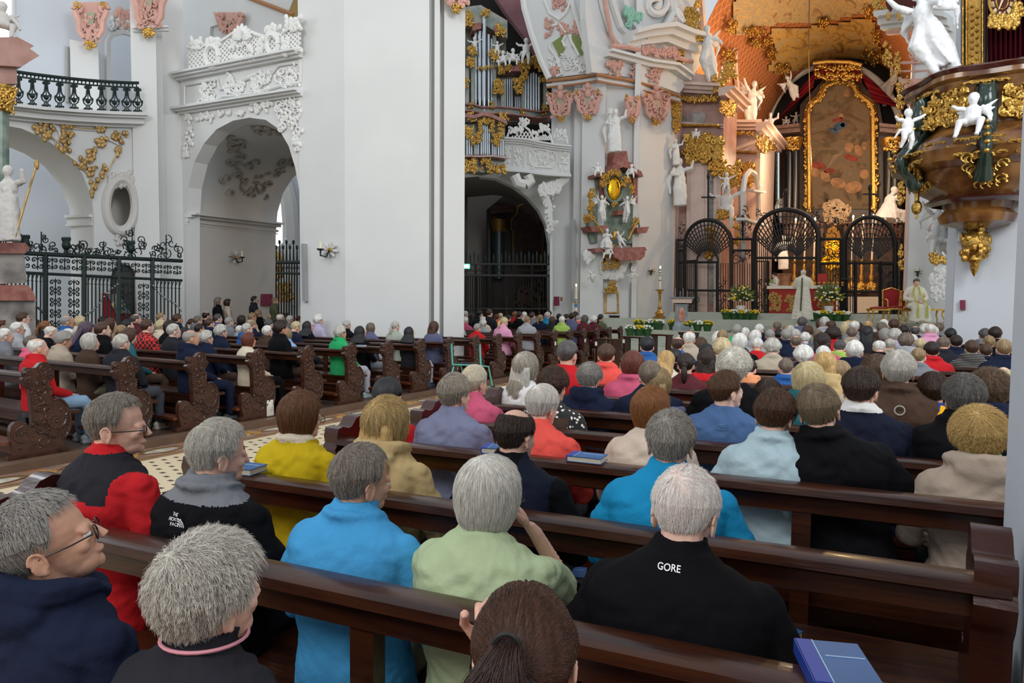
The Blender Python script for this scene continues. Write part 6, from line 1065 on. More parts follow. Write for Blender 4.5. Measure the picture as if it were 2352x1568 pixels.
def pew(x0, x1, y0, slope, label, grp, ends, carved):
    # x0..x1 in world, rail line at y0 + slope*x ; origin at the left end
    ang = math.atan(slope); L_ = (x1 - x0) / math.cos(ang); t = thing('church_pew', label, 'pew', (x0, y0 + slope * x0, PLAT), ang, grp); n = 1
    mb = MB(); mb.loft([[(x, y, z) for y, z in RAIL] for x in (0, L_)]); mb.build('top_rail', WD, t, True, 30)
    mb = MB(); mb.box((L_ / 2, .30, .415), (L_, .38, .035)); mb.box((L_ / 2, .14, .36), (L_, .03, .1)); mb.build('seat', WD, t, smooth=False)
    mb = MB(); mb.box((L_ / 2, .02, .2), (L_, .03, .09)); mb.build('lower_rail', WD, t, smooth=False)
    mb = MB(); mb.box((L_ / 2, -.17, .17), (L_, .16, .035)); mb.box((L_ / 2, -.12, .1), (L_, .03, .12)); mb.build('kneeler', mat('kneeler_wood', '6A3518', .35, coat=.3, bump=.1), t, smooth=False)
    k = max(1, round(L_ / 1.35))
    for i in range(k + 1):
        xx = min(max(L_ * i / k, .04), L_ - .04)
        if 0 < i < k or not ends: mb = MB(); mb.box((xx, .015, .42), (.075, .055, .76)); mb.build('post', WD, t, smooth=False)
    for e in ends:
        o = child('end_panel', ENDM if carved else ENDPM, t, loc=(0 if e == 0 else L_, .24, 0)); o.rotation_euler.z = -ang
        if carved: child('carving', CARV, o)
    return t
ORD = ['first', 'second', 'third', 'fourth', 'fifth', 'sixth', 'seventh', 'eighth', 'ninth', 'tenth', 'eleventh', 'twelfth', 'thirteenth', 'fourteenth', 'fifteenth', 'sixteenth', 'seventeenth', 'eighteenth', 'nineteenth', 'twentieth']
YL = [3.80 + .92 * k for k in range(19)]
for k, y in enumerate(YL): pew(-16.4, -7.87, y - .24, 0, 'dark oak pew with carved end panel, %s across the aisle' % ORD[k], 'pews across the aisle', (1,), True)
CR = [.69, 1.49, 2.26, 3.12, 3.87, 4.66, 5.44] + [5.44 + .80 * i for i in range(1, 14)]; SL = .12
for k, c in enumerate(CR):
    if k == 0: continue
    xr = .25 if k < 3 else (.8 if k == 3 else 1.9 if k < 17 else .45); pew(-2.72, xr, c, SL, 'polished dark pew on this side of the aisle, %s from the camera' % ORD[k - 1], 'pews on this side', (0, 1) if k != 1 else (0,), False)
for k in (13, 14, 15): o = MB().box((0, 0, .045), (.012, .07, .09)).build('paper_tag', mat('paper_white', 'ECEDEF', .7), [q_ for q_ in bpy.data.objects if q_.get('label') == 'dark oak pew with carved end panel, %s across the aisle' % ORD[k]][0], smooth=False); o.location = (8.585, .05, .6)
# last low stalls at the front of the far block
for i in range(4):
    q = onz(1395 + i * 62, 838 - i * 9, PLAT + .1); t = thing('prayer_stand', 'small dark prayer stand near the steps, %s from the last carved pew' % ORD[i], 'prayer stand', (q.x, q.y, 0), -.35, 'small prayer stands'); mb = MB(); mb.box((0, 0, .84), (.62, .3, .04)); mb.build('ledge', WD, t, smooth=False)
    for sx in (-.27, .27): mb = MB(); mb.box((sx, 0, .41), (.05, .26, .82)); mb.build('side_panel', WD, t, smooth=False)
    mb = MB(); mb.box((0, -.22, .17), (.6, .25, .05)); mb.build('kneeler', WD, t, smooth=False); mb = MB(); mb.box((-.27, -.145, .72), (.06, .02, .1)); mb.build('paper_tag', mat('paper_white', 'ECEDEF', .7), t, smooth=False)
t = thing('canopy', 'dark red scalloped canopy edge with gold tassels at the top near the choir', 'canopy'); CP = Plane(D(2020, 24.0), D(2130, 23.6)); sc_ = [(2034, -40), (2034, 10)]
for i in range(4): sc_ += [(2038 + i * 22, 20), (2046 + i * 22, 28 - 4 * (i % 2)), (2054 + i * 22, 12)]
MB().prism(CP.hits(sc_ + [(2124, -40)]), CP.n * .1).build('valance', mat('dark_red_canopy', '4E1A14', .8), t)
for x in (2041, 2066, 2104): MB().tube(CP.hits([(x, 26), (x, 32), (x, 46)], .15), [.03, .07, .06], 8).build('gold_tassel', GLD, t)
# hymn books
BLU = mat('hymnal_blue', '2F5E96', .45, var=.1); BLU2 = mat('hymnal_spine', '23409A', .45); PAG = mat('page_edges', 'DDD6C4', .8, bump=.5, bscale=60, stretch=(1, 1, 20))
def book(p, rz, label, s=(.17, .115, .028), tilt=0):
    t = thing('hymn_book', label, 'book', p, rz, 'blue hymn books'); t.rotation_euler = (tilt, 0, rz); x, y, z = s
    mb = MB(); mb.box((0, 0, z / 2), (x - .006, y - .006, z - .006)); mb.build('pages', PAG, t, smooth=False); mb = MB(); mb.box((0, 0, z - .0015), (x, y, .003)); mb.box((0, 0, .0015), (x, y, .003)); mb.build('blue_cover', BLU, t, smooth=False)
    mb = MB(); mb.box((-x / 2, 0, z / 2), (.004, y, z)); mb.box((-x / 2 + .016, 0, z - .0008), (.03, y + .0005, .0034)); mb.build('spine', BLU2, t, smooth=False)
    mb = MB(); mb.box((-x / 2 + .034, 0, z - .0004), (.002, y, .0036)); mb.box((.02, .02, z - .0004), (x * .6, .0025, .0034)); mb.build('white_lines', mat('cover_lines', 'A9C4DC', .5), t, smooth=False); return t
RT = PLAT + .882; ZS = PLAT + .434
def onrail(px, k, dz=0): # point on right-hand rail k top at pixel column
    r = ray(px, 1200); c = CR[k]; lam = (c) / (r.y - SL * r.x); return Vector((r.x * lam, r.y * lam, RT + dz))
book(onz(1922, 1552, RT) , .35, 'large blue hymn book lying on the nearest pew rail at picture bottom', (.125, .17, .03)); book(onz(1768, 1462, ZS) + Vector((.0, .0, 0)), -.35, 'blue hymn book on the bench beside the man in the black jacket', (.18, .13, .035))
book(onrail(1347, 3), .1, 'blue hymn book with thick pages on the rail behind the leopard sleeve'); book(onrail(1148, 3), .3, 'blue hymn book on the rail between the grey-blue back and the balding man'); book(onrail(560, 2), .2, 'blue hymn book at the aisle end of the rail behind the yellow fleece')
book(onz(968, 1330, ZS + .03), .9, 'blue hymn book standing low between the sky blue shirt and the pale green top'); book(onz(1300, 1325, ZS + .02), .3, 'blue hymn book on the bench right of the pale green top')
r = ray(829, 800); lam = -8.2 / r.x; book(Vector((-8.2, r.y * lam, RT - .0)), 0, 'blue hymn book on a rail beside a carved end across the aisle'); 
# walking frame in the aisle
q = onz(1110, 872, 0); t = thing('rollator', 'turquoise folding walking frame standing at the far pew ends', 'rollator', (q.x + .9, q.y - 2.6, 0), .2); t.location = (-7.0, 10.3, 0); t.scale = (1.12, 1.12, 1.08)
TQ = mat('turquoise_paint', '5FB6AE', .4)
for s in (-.25, .25):
    mb = MB(); mb.tube([(s, .0, .93), (s, .05, .55), (s, .4, .5), (s, .62, .08)], .016, 8); mb.tube([(s, .12, .54), (s, -.05, .3), (s, .12, .08)], .014, 8); mb.build('side_frame', TQ, t); mb = MB(); mb.tube([(s, .0, .93), (s, -.14, .96)], .02, 8); mb.build('hand_grip', IRB, t)
    for yy in (.12, .62): mb = MB(); mb.tube([(s - .015, yy, .08), (s + .015, yy, .08)], .08, 14); mb.build('wheel', IRB, t)
mb = MB(); mb.tube([(-.25, .6, .12), (.25, .6, .12)], .012, 6); mb.tube([(-.25, .05, .55), (.25, .05, .55)], .012, 6); mb.build('cross_bar', TQ, t); mb = MB(); mb.box((0, .2, .56), (.42, .26, .03)); mb.build('seat', IRB, t)
# bags
def bag(p, label, m, s=(.3, .16, .32), strap=None, rz=0, nm='handbag'):
    t = thing(nm, label, 'bag', p, rz); mb = MB(); mb.ell((0, 0, s[2] / 2), (s[0] / 2, s[1] / 2, s[2] / 2), 16, 12); mb.box((0, 0, s[2] * .42), (s[0] * .85, s[1] * .8, s[2] * .8)); me = remesh(mb, .015, 3); me.materials.append(m); child('body', me, t)
    mb = MB(); mb.tube([(-s[0] * .3, 0, s[2] * .85), (-s[0] * .25, .0, s[2] * 1.2), (s[0] * .25, 0, s[2] * 1.2), (s[0] * .3, 0, s[2] * .85)], .01, 6)
    if strap: mb.tube([(-.1, -.12, .25), (-.13, -.16, .1), (-.05, -.2, .02), (.03, -.16, .12), (.02, -.1, .28)], .012, 6, 0, .4)
    mb.build('strap', strap or m, t); mb = MB(); mb.box((0, -s[1] * .5, s[2] * .5), (s[0] * .6, .02, s[2] * .4)); mb.build('front_pocket', m, t); return t
BKB = mat('black_nylon', '17181B', .5, bump=.2, bscale=40)
q = onz(1368, 1172, PLAT + .43); bag((q.x, q.y, PLAT + .43), 'black backpack with gold zip on the bench beside the coral jacket', BKB, (.28, .2, .3), nm='backpack'); bag((-7.95, 6.6, .08), 'white shoulder bag with hanging straps on the floor between carved pew ends', mat('cream_leather', 'D6CFC0', .5), (.3, .16, .3), mat('strap_white', 'E2DDD0', .6)); bag((-8.25, 3.75, .1), 'black rucksack hanging inside the nearest carved pew across the aisle', BKB, (.3, .2, .5), nm='rucksack')
# ---------------------------------------------------------------- people
HC = dict(white='F2EEE6', silver='C9C4BA', grey='8F8A84', dgrey='5C5856', sandy='A08560', blond='C9A468', lblond='D8C498', brown='54392A', dbrown='30221C', black='17161A', auburn='6A3426', ginger='8E5A34', purple='5A4658', gbrown='7A6A5C')
CC = dict(red='C4242A', coral='E8584E', pink='E66A8A', rose='C85A78', lpink='E2A0C0', orange='E85A22', peach='F0A070', navy='1B2238', blue='2F5E9E', lblue='8FB0DC', sky='4AA0D8', teal='2C6068', teal2='2A88B0', green='2FA866', lime='A8C860', olive='5E6048', sage='A9B0A0', white='DCDAD8', cream='D9CBB4', beige='B3A592', tan='C2A878', brown='4A382E', maroon='5A2A30', charcoal='29292F', black='0E0E12', grey='7C7E84', lgrey='A9AAAE', slate='626482', lilac='B8AEC8', plaid='B8302A', stripe='2A2A2C', khaki='8A8268', palegreen='B4C49C', mustard='C8AC1C', dnavy='181D2E', aqua='1E8EC0', slateblue='7A7E98', oat='D2BFAE', ice='AFC6CE', trench='B4A292', denim='4A6690', royal='23408A', sunyellow='F0B020', vest='E8E2D0', stolegreen='C8C24A', jeans='8EAECC', slategrey='4E525A', palegrey='B4B4C0')
WORD = dict(s='short', b='bobbed', l='long', c='curly', r='thinning', p='tied-back', v='black veil', k='shaved')
CN = dict(dgrey='dark grey', lblond='pale blond', dbrown='dark brown', gbrown='grey-brown', lpink='pale pink', lblue='light blue', teal2='bright teal', lgrey='light grey', sky='sky blue')
def hairmat(c):
    return mat('hair_' + c, HC[c], .5, bump=.8, bscale=55, var=.35, vscale=26, stretch=(1, 1, .22), spec=.35)
def skinmat(i=0): return mat('skin_%d' % i, ('DDAE98', 'CD9A80', 'E6BCA8', '8A5A42')[i], .5, bump=.06, bscale=90, var=.1, vscale=16, spec=.35)
def cloth(c):
    if c == 'plaid':
        if 'cloth_plaid' in _mc: return _mc['cloth_plaid']
        m = mat('cloth_plaid', 'C8302A', .85); N = m.node_tree.nodes; k = N.new('ShaderNodeTexChecker'); k.inputs['Scale'].default_value = 22; k.inputs['Color1'].default_value = srgb('D0302C'); k.inputs['Color2'].default_value = srgb('2A1618'); tc = N.new('ShaderNodeTexCoord'); m.node_tree.links.new(tc.outputs['Object'], k.inputs[0]); m.node_tree.links.new(k.outputs[0], N['Principled BSDF'].inputs['Base Color']); return m
    if c == 'stripe':
        if 'cloth_stripe' in _mc: return _mc['cloth_stripe']
        m = mat('cloth_stripe', '2A2A2C', .85); N = m.node_tree.nodes; L = m.node_tree.links; k = N.new('ShaderNodeTexWave'); k.bands_direction = 'Z'; k.inputs['Scale'].default_value = 14; tc = N.new('ShaderNodeTexCoord'); L.new(tc.outputs['Object'], k.inputs[0]); r = N.new('ShaderNodeValToRGB'); r.color_ramp.elements[0].position = .75; r.color_ramp.elements[0].color = srgb('242426'); r.color_ramp.elements[1].position = .8; r.color_ramp.elements[1].color = srgb('8A857C'); L.new(k.outputs[1], r.inputs[0]); L.new(r.outputs[0], N['Principled BSDF'].inputs['Base Color']); return m
    return mat('cloth_' + c, CC[c], .85, bump=.45, bscale=13, var=.14, vscale=3, spec=.12)
PIV = Vector((0, -.01, 1.07))
def sm(x): x = min(1, max(0, x)); return x * x * (3 - 2 * x)
def Rm(yaw, pitch=0, roll=0): return (Matrix.Rotation(yaw, 3, 'Z') @ Matrix.Rotation(pitch, 3, 'X') @ Matrix.Rotation(roll, 3, 'Y'))
def shrug(p): x, y, z = p; return (x, y, z + .048 * sm((z - .58) / .3) - .022 * sm(y / .05) * sm((z - .99) / .03))
def skin_mb(hy=0, hp=0, hands=((-.06, .3, .6), (.06, .3, .6)), lean=0.0, hr=0, fine=False):
    m = MB(); R3 = Rm(hy, hp, hr)
    T = lambda p: PIV + R3 @ Vector(p)
    def E_(c, r, q=None): m.ell(T(c), r, 16, 12, 0, R3 @ q if q else R3)
    E_((0, 0, .115), (.074, .093, .09)); E_((0, .034, .062), (.06, .064, .082)); E_((0, .048, .018), (.049, .05, .036)); E_((0, .085, .008), (.02, .017, .019)); E_((0, .082, .1), (.048, .018, .013)); E_((0, .096, .034), (.022, .012, .009))
    E_((.036, .07, .062), (.02, .02, .018)); E_((-.036, .07, .062), (.02, .02, .018))
    m.tube([T((0, .092, .1)), T((0, .108, .078)), T((0, .118, .058))], [.008, .01, .013], 8)
    for s in (-1, 1):
        q = Matrix.Rotation(s * .35, 3, 'Z'); E_((s * .077, -.012, .068), (.006, .017, .029), q); m.tube([T((s * (.0805 + .003 * math.sin(a)), -.012 + .018 * math.cos(a), .07 + .028 * math.sin(a))) for a in [-1.2 + 4.2 * k / 9 for k in range(10)]], .0045, 6); E_((s * .077, -.002, .046), (.006, .008, .01), q)
    for s in (-1, 1): E_((s * .031, .088, .0925), (.017, .011, .006)); E_((s * .031, .087, .075), (.016, .010, .005))
    nh = len(m.v); m.tube([T((0, -.012, .06)), T((0, -.012, .0)), (0, -.028, .99), (0, -.02, .9)], [.055, .057, .066, .09], 14)
    m.tube([(0, -.02, .95), (0, -.02, .7), (0, 0, .5)], [.09, .1, .12], 12)
    for i, s in enumerate((-1, 1)):
        h = Vector(hands[i]); el = Vector((s * .25, .02, .70)) if h.z < .9 else Vector((s * .17, .24, .8)); m.tube([(s * .05, -.02, .89), (s * .15, -.025, .885), el, h + (el - h).normalized() * .05, h], [.04, .045, .036, .024, .024], 8)
        d = (h - el).normalized(); side = d.cross(Vector((0, 0, 1))).normalized(); nrm = side.cross(d)
        m.ell(h + d * .045, (.038, .045, .018), 12, 8, 0, Matrix((side, d, nrm)).transposed())
        for k in range(4):
            b = h + d * (.075 + .006 * (k in (1, 2))) + side * (-.027 + .018 * k); ln = (.03, .036, .034, .026)[k]; m.tube([b, b + d * ln - nrm * .006, b + d * ln * 1.5 - nrm * .028, b + d * ln * 1.3 - nrm * .046], [.0095, .009, .0085, .0075], 7)
        b = h + d * .03 - side * s * .034; m.tube([b, b - side * s * .02 + d * .025, b - side * s * .018 + d * .055 - nrm * .012], [.012, .0105, .009], 7)
    m.v = m.v[:nh + 28] + [shrug(p) for p in m.v[nh + 28:]]
    if lean: m.v = [(x, y + max(0, z - .5) * lean, z) for x, y, z in m.v]
    return m
def top_mb(w=1.0, collar='crew', hands=((-.06, .3, .6), (.06, .3, .6)), lean=0.0, short_sleeve=False, hunch=0.0):
    m = MB(); rings = []
    for z, a, b, yc in ((.40, .185, .15, .01), (.46, .2, .16, .0), (.54, .195, .15, -.01), (.64, .18, .135, -.02), (.75, .185, .13, -.03), (.85, .208, .13, -.035), (.915, .212, .12, -.035), (.955, .19, .105, -.033), (.982, .15, .092, -.03), (1.005, .11, .08, -.026), (1.03, .078, .07, -.022), (1.04, .072, .067, -.02)):
        rings.append([(a * w * math.copysign(abs(math.cos(t)) ** .85, math.cos(t)), yc - hunch * math.sin((z - .4) * 2.4) + b * math.copysign(abs(math.sin(t)) ** .9, math.sin(t)), z) for t in [2 * PI * k / 28 for k in range(28)]])
    m.loft(rings)
    for i, s in enumerate((-1, 1)):
        h = Vector(hands[i]); el = Vector((s * .26 * w, .02, .68)) if h.z < .9 else Vector((s * .18, .23, .78)); a = Vector((s * .172 * w, -.03, .905)); m.ell(a, (.062, .068, .066), 12, 8)
        if short_sleeve: m.tube([a, a.lerp(el, .4), a.lerp(el, .85)], [.07, .066, .062], 12)
        else: m.tube([a, a.lerp(el, .5) + Vector((s * .012, -.01, 0)), el, el.lerp(h, .5), el.lerp(h, .93)], [.066, .064, .058, .049, .04], 12)
    if collar in ('turtle', 'collar', 'coat'): 
        r = {'turtle': .068, 'collar': .074, 'coat': .085}[collar]; m.tube([(0, -.022, .98), (0, -.018, 1.06)], [r + .014, r], 18)
        if collar != 'turtle': m.tube([(r * 1.25 * math.cos(t), -.025 + r * 1.2 * math.sin(t), 1.015 + .012 * -math.sin(t)) for t in [2 * PI * k / 20 for k in range(21)]], .019, 8)
    if collar == 'hood':
        m.tube([(.1 * math.cos(t) * 1.1, -.035 + .095 * math.sin(t), 1.02 - .02 * math.sin(t)) for t in [2 * PI * k / 20 for k in range(21)]], .036, 8); m.ell((0, -.12, .98), (.12, .05, .075), 14, 10)
    m.v = [shrug(p) for p in m.v]
    if lean: m.v = [(x, y + max(0, z - .5) * lean, z) for x, y, z in m.v]
    return m
def leg_mb(skirt=False):
    m = MB(); m.ell((0, .0, .51), (.19, .15, .09), 16, 10)
    for s in (-1, 1): m.tube([(s * .09, 0, .52), (s * .1, .25, .52), (s * .105, .42, .51), (s * .105, .46, .46), (s * .105, .455, .3), (s * .105, .46, .09)], [.095, .085, .075, .07, .058, .062], 12)
    return m
def shoe_me(): m = MB(); m.ell((0, .04, .045), (.048, .135, .045), 14, 10); m.ell((0, -.04, .065), (.04, .06, .05), 12, 8); m.box((0, .03, .014), (.09, .25, .028)); r = remesh(m, .012, 2); r.materials.append(mat('shoe', '2A2A2E', .6)); return r
SHOE = shoe_me()
def hair_fn(style, thick=1.0, amp=.004, seed=0):
    deg = math.degrees
    def line(a):   # lowest hair elevation by azimuth from the back (deg)
        a = abs(a)
        if style in ('b', 'l'): return -80 if a < 112 else -80 + (a - 112) * 9 if a < 125 else 37
        nape = -50 if style != 'k' else -45
        if a < 55: return nape
        if a < 88: return nape + (a - 55) / 33 * (nape * -1 + 4)
        if a < 102: return 4 - (a - 88) * 1.4
        if a < 120: return -15 + (a - 102) / 18 * 50
        return 36 + (4 if style == 'r' else 0)
    def f(e, a):
        ad = (a + 180) % 360 - 180; ce = math.cos(math.radians(e)); d = Vector((math.sin(math.radians(ad)) * ce, -math.cos(math.radians(ad)) * ce, math.sin(math.radians(e))))
        r_in = 1 / math.sqrt((d.x / .066) ** 2 + (d.y / .084) ** 2 + (d.z / .08) ** 2)
        t = {'s': .014, 'r': .009, 'b': .024, 'l': .022, 'c': .033, 'p': .012, 'k': .004}[style] * thick
        if e >= 0: ro = 1 / math.sqrt((d.x / ((.079 if style in 'bl' else .075) + t)) ** 2 + (d.y / (.094 + t)) ** 2 + (d.z / (.091 + t)) ** 2)
        elif style in ('b', 'l'): ro = 1 / math.sqrt((d.x / (.079 + t)) ** 2 + (d.y / (.094 + t)) ** 2 + (d.z / (.155 if style == 'b' else .16)) ** 2)
        else: k = 1 + e / 90 * .42; ro = 1 / math.sqrt((d.x / ((.073 + t) * k)) ** 2 + (d.y / ((.09 + t) * (k + .06))) ** 2 + (d.z / .13) ** 2)
        n = noise.noise(Vector((ad * .11 + seed * 7, e * .02, seed))) + .6 * noise.noise(Vector((ad * .3, e * .03, seed + 3)))
        if style == 'c' or amp > .006: n += 1.2 * noise.noise(d * 14 + Vector((seed, 0, 0)))
        ro += amp * n
        mk = sm((e - line(ad)) / 9 + .3)
        if style == 'r': mk *= 1 - sm((e - 42) / 14) * (1 if thick <= 1 else .0)
        return d, r_in + (ro - r_in) * mk, mk
    return f
HO = Vector((0, 0, .115))
def hair_me(style, thick=1.0, amp=.004, seed=0, res=1):
    if style == 'v': return veil_me()
    f = hair_fn(style if style in 'sbclrk' else 'p', thick, amp, seed); m = MB(); NE, NAz = 22 * res, 40 * res; vs = []
    for i in range(NE + 1):
        e = -86 + 172 * i / NE
        for j in range(NAz): d, r, _ = f(e, 360 * j / NAz); vs.append(HO + d * r)
    vs.append(HO + Vector((0, 0, 1)) * f(89, 0)[1]); vs.append(HO - Vector((0, 0, 1)) * f(-89, 0)[1]); fs = []
    for i in range(NE):
        for j in range(NAz): fs.append((i * NAz + j, i * NAz + (j + 1) % NAz, (i + 1) * NAz + (j + 1) % NAz, (i + 1) * NAz + j))
    n = len(vs)
    for j in range(NAz): fs.append((NE * NAz + j, NE * NAz + (j + 1) % NAz, n - 2)); fs.append(((j + 1) % NAz, j, n - 1))
    m.add(vs, fs)
    if style == 'l':
        rings = []
        for k in range(9):
            z = .11 - .036 * k; wd = .088 + .012 * math.sin(k * .5) ; rings.append([(wd * math.cos(t), -.06 - .006 * k + (.045 - .002 * k) * math.sin(t) * (1.0 if math.sin(t) < 0 else .7) + amp * 2 * noise.noise(Vector((t * 5, k * .3, seed))), z) for t in [2 * PI * q / 24 for q in range(24)]])
        rings.append([(x * .8, y, z - .03) for x, y, z in rings[-1]]); m.loft(rings)
    if style == 'p': m.ell((0, -.115, .1), (.03, .028, .03), 12, 8); m.tube([(0, -.12, .1), (0, -.15, .04), (0, -.14, -.04), (0, -.125, -.1)], [.018, .03, .026, .008], 10)
    if style == 'n': m.ell((0, -.115, .1), (.042, .035, .04), 14, 10)
    return m.mesh('hair', mat('hair_grey', HC['grey']), True, 0)
def veil_me():
    m = MB(); rings = []
    for k in range(12):
        z = .228 - .03 * k; rx = min(.102, .03 + .045 * math.sqrt(k)) + max(0, k - 6) * .022; ry = min(.12, .03 + .052 * math.sqrt(k)) + max(0, k - 6) * .008
        rings.append([(rx * math.cos(t) * (1 + .04 * math.sin(9 * t) * (k > 5)), -.02 - max(0, k - 6) * .008 + (ry * math.sin(t) if math.sin(t) < 0 else ry * .55 * math.sin(t)), z) for t in [2 * PI * q / 36 for q in range(36)]])
    m.loft(rings); return m.mesh('veil', mat('hair_black', HC['black']), True, 0)
def gimme(mb, vox, it=2, disp=0.0, mats=None):
    me = remesh(mb, vox, it)
    if disp: displace(me, lambda c: disp * (noise.noise(Vector((c.x * 5, c.y * 5, c.z * 11))) + .55 * noise.noise(Vector((c.x * 9 + 3, c.y * 8, c.z * 24 + 6 * noise.noise(c * 4)))) - .9 * abs(noise.noise(Vector((c.x * 8 + 4 * noise.noise(c * 3), c.y * 8, c.z * 13 + c.x * 7)))) + .2))
    me.materials.append(mats or PLA); return me
# shared shapes for the rows of people further off
FARSKIN = [gimme(skin_mb(0, 0), .0135), gimme(skin_mb(0, -.35), .0135)]; FARTOP = {k: gimme(top_mb(w_, c, hunch=.012), .017, 2, .006) for k, (w_, c) in dict(crew=(1, 'crew'), coat=(1.04, 'coat'), collar=(1.06, 'collar'), hood=(1.04, 'hood'), fem=(.9, 'crew')).items()}
LEGM = gimme(leg_mb(), .02, 2, .004)
FARHAIR = {(s, v): hair_me(s, 1.0, {'c': .012, 's': .005}.get(s, .004), v + 1) for s in ('s', 'r', 'b', 'l', 'c', 'p', 'k') for v in (0, 1)}; FARHAIR[('v', 0)] = FARHAIR[('v', 1)] = veil_me()
TOPCOL = ['charcoal', 'navy', 'grey', 'khaki', 'black', 'brown']
def build_far(t, style, hair, col, u, bow, glasses, legs=True, top=None):
    b = child('body', FARSKIN[1 if bow else 0], t, skinmat(3 if col == 'navy9' else u.choice((0, 0, 1, 2))))
    h = child('veil' if style == 'v' else 'hair', FARHAIR[(style, u.randint(0, 1))], t, hairmat(hair), PIV); h.rotation_euler = (-.35 if bow else 0, 0, 0)
    k = top or ('fem' if style in 'blp' and u.random() < .6 else u.choice(('crew', 'coat', 'collar', 'hood', 'collar'))); child('jacket', FARTOP[k], t, cloth(col))
    if legs: child('trousers', LEGM, t, cloth(u.choice(TOPCOL)))
    if glasses: mb = MB(); glasses_mb(mb, Rm(0, -.35 if bow else 0)); me = mb.mesh('glasses', IRB); child('glasses', me, t)
def glasses_mb(m, R3, lean=0.0):
    T = lambda p: PIV + R3 @ Vector(p)
    for s in (-1, 1):
        m.tube([T((s * .032 + .023 * math.cos(a), .106 + .003 * abs(math.cos(a)), .082 + .018 * math.sin(a))) for a in [2 * PI * k / 16 for k in range(17)]], .0018, 5); m.tube([T((s * .056, .104, .086)), T((s * .074, .06, .084)), T((s * .08, -.005, .082)), T((s * .078, -.022, .066))], .002, 5)
    m.tube([T((-.01, .108, .084)), T((.01, .108, .084))], .002, 5)
    if lean: m.v = [(x, y + max(0, z - .5) * lean, z) for x, y, z in m.v]
def rowhit(px, c, sl):
    r = ray(px, 700); lam = c / (r.y - sl * r.x); return Vector((r.x * lam, r.y * lam, 0)), lam
def scale_for(px, ytop, lam): # head-top height above the platform / model height
    r = ray(px, ytop); r0 = ray(px, 700); k = lam * math.hypot(r0.x, r0.y) / math.hypot(r.x, r.y); return (CAMH + r.z * k - PLAT) / 1.302
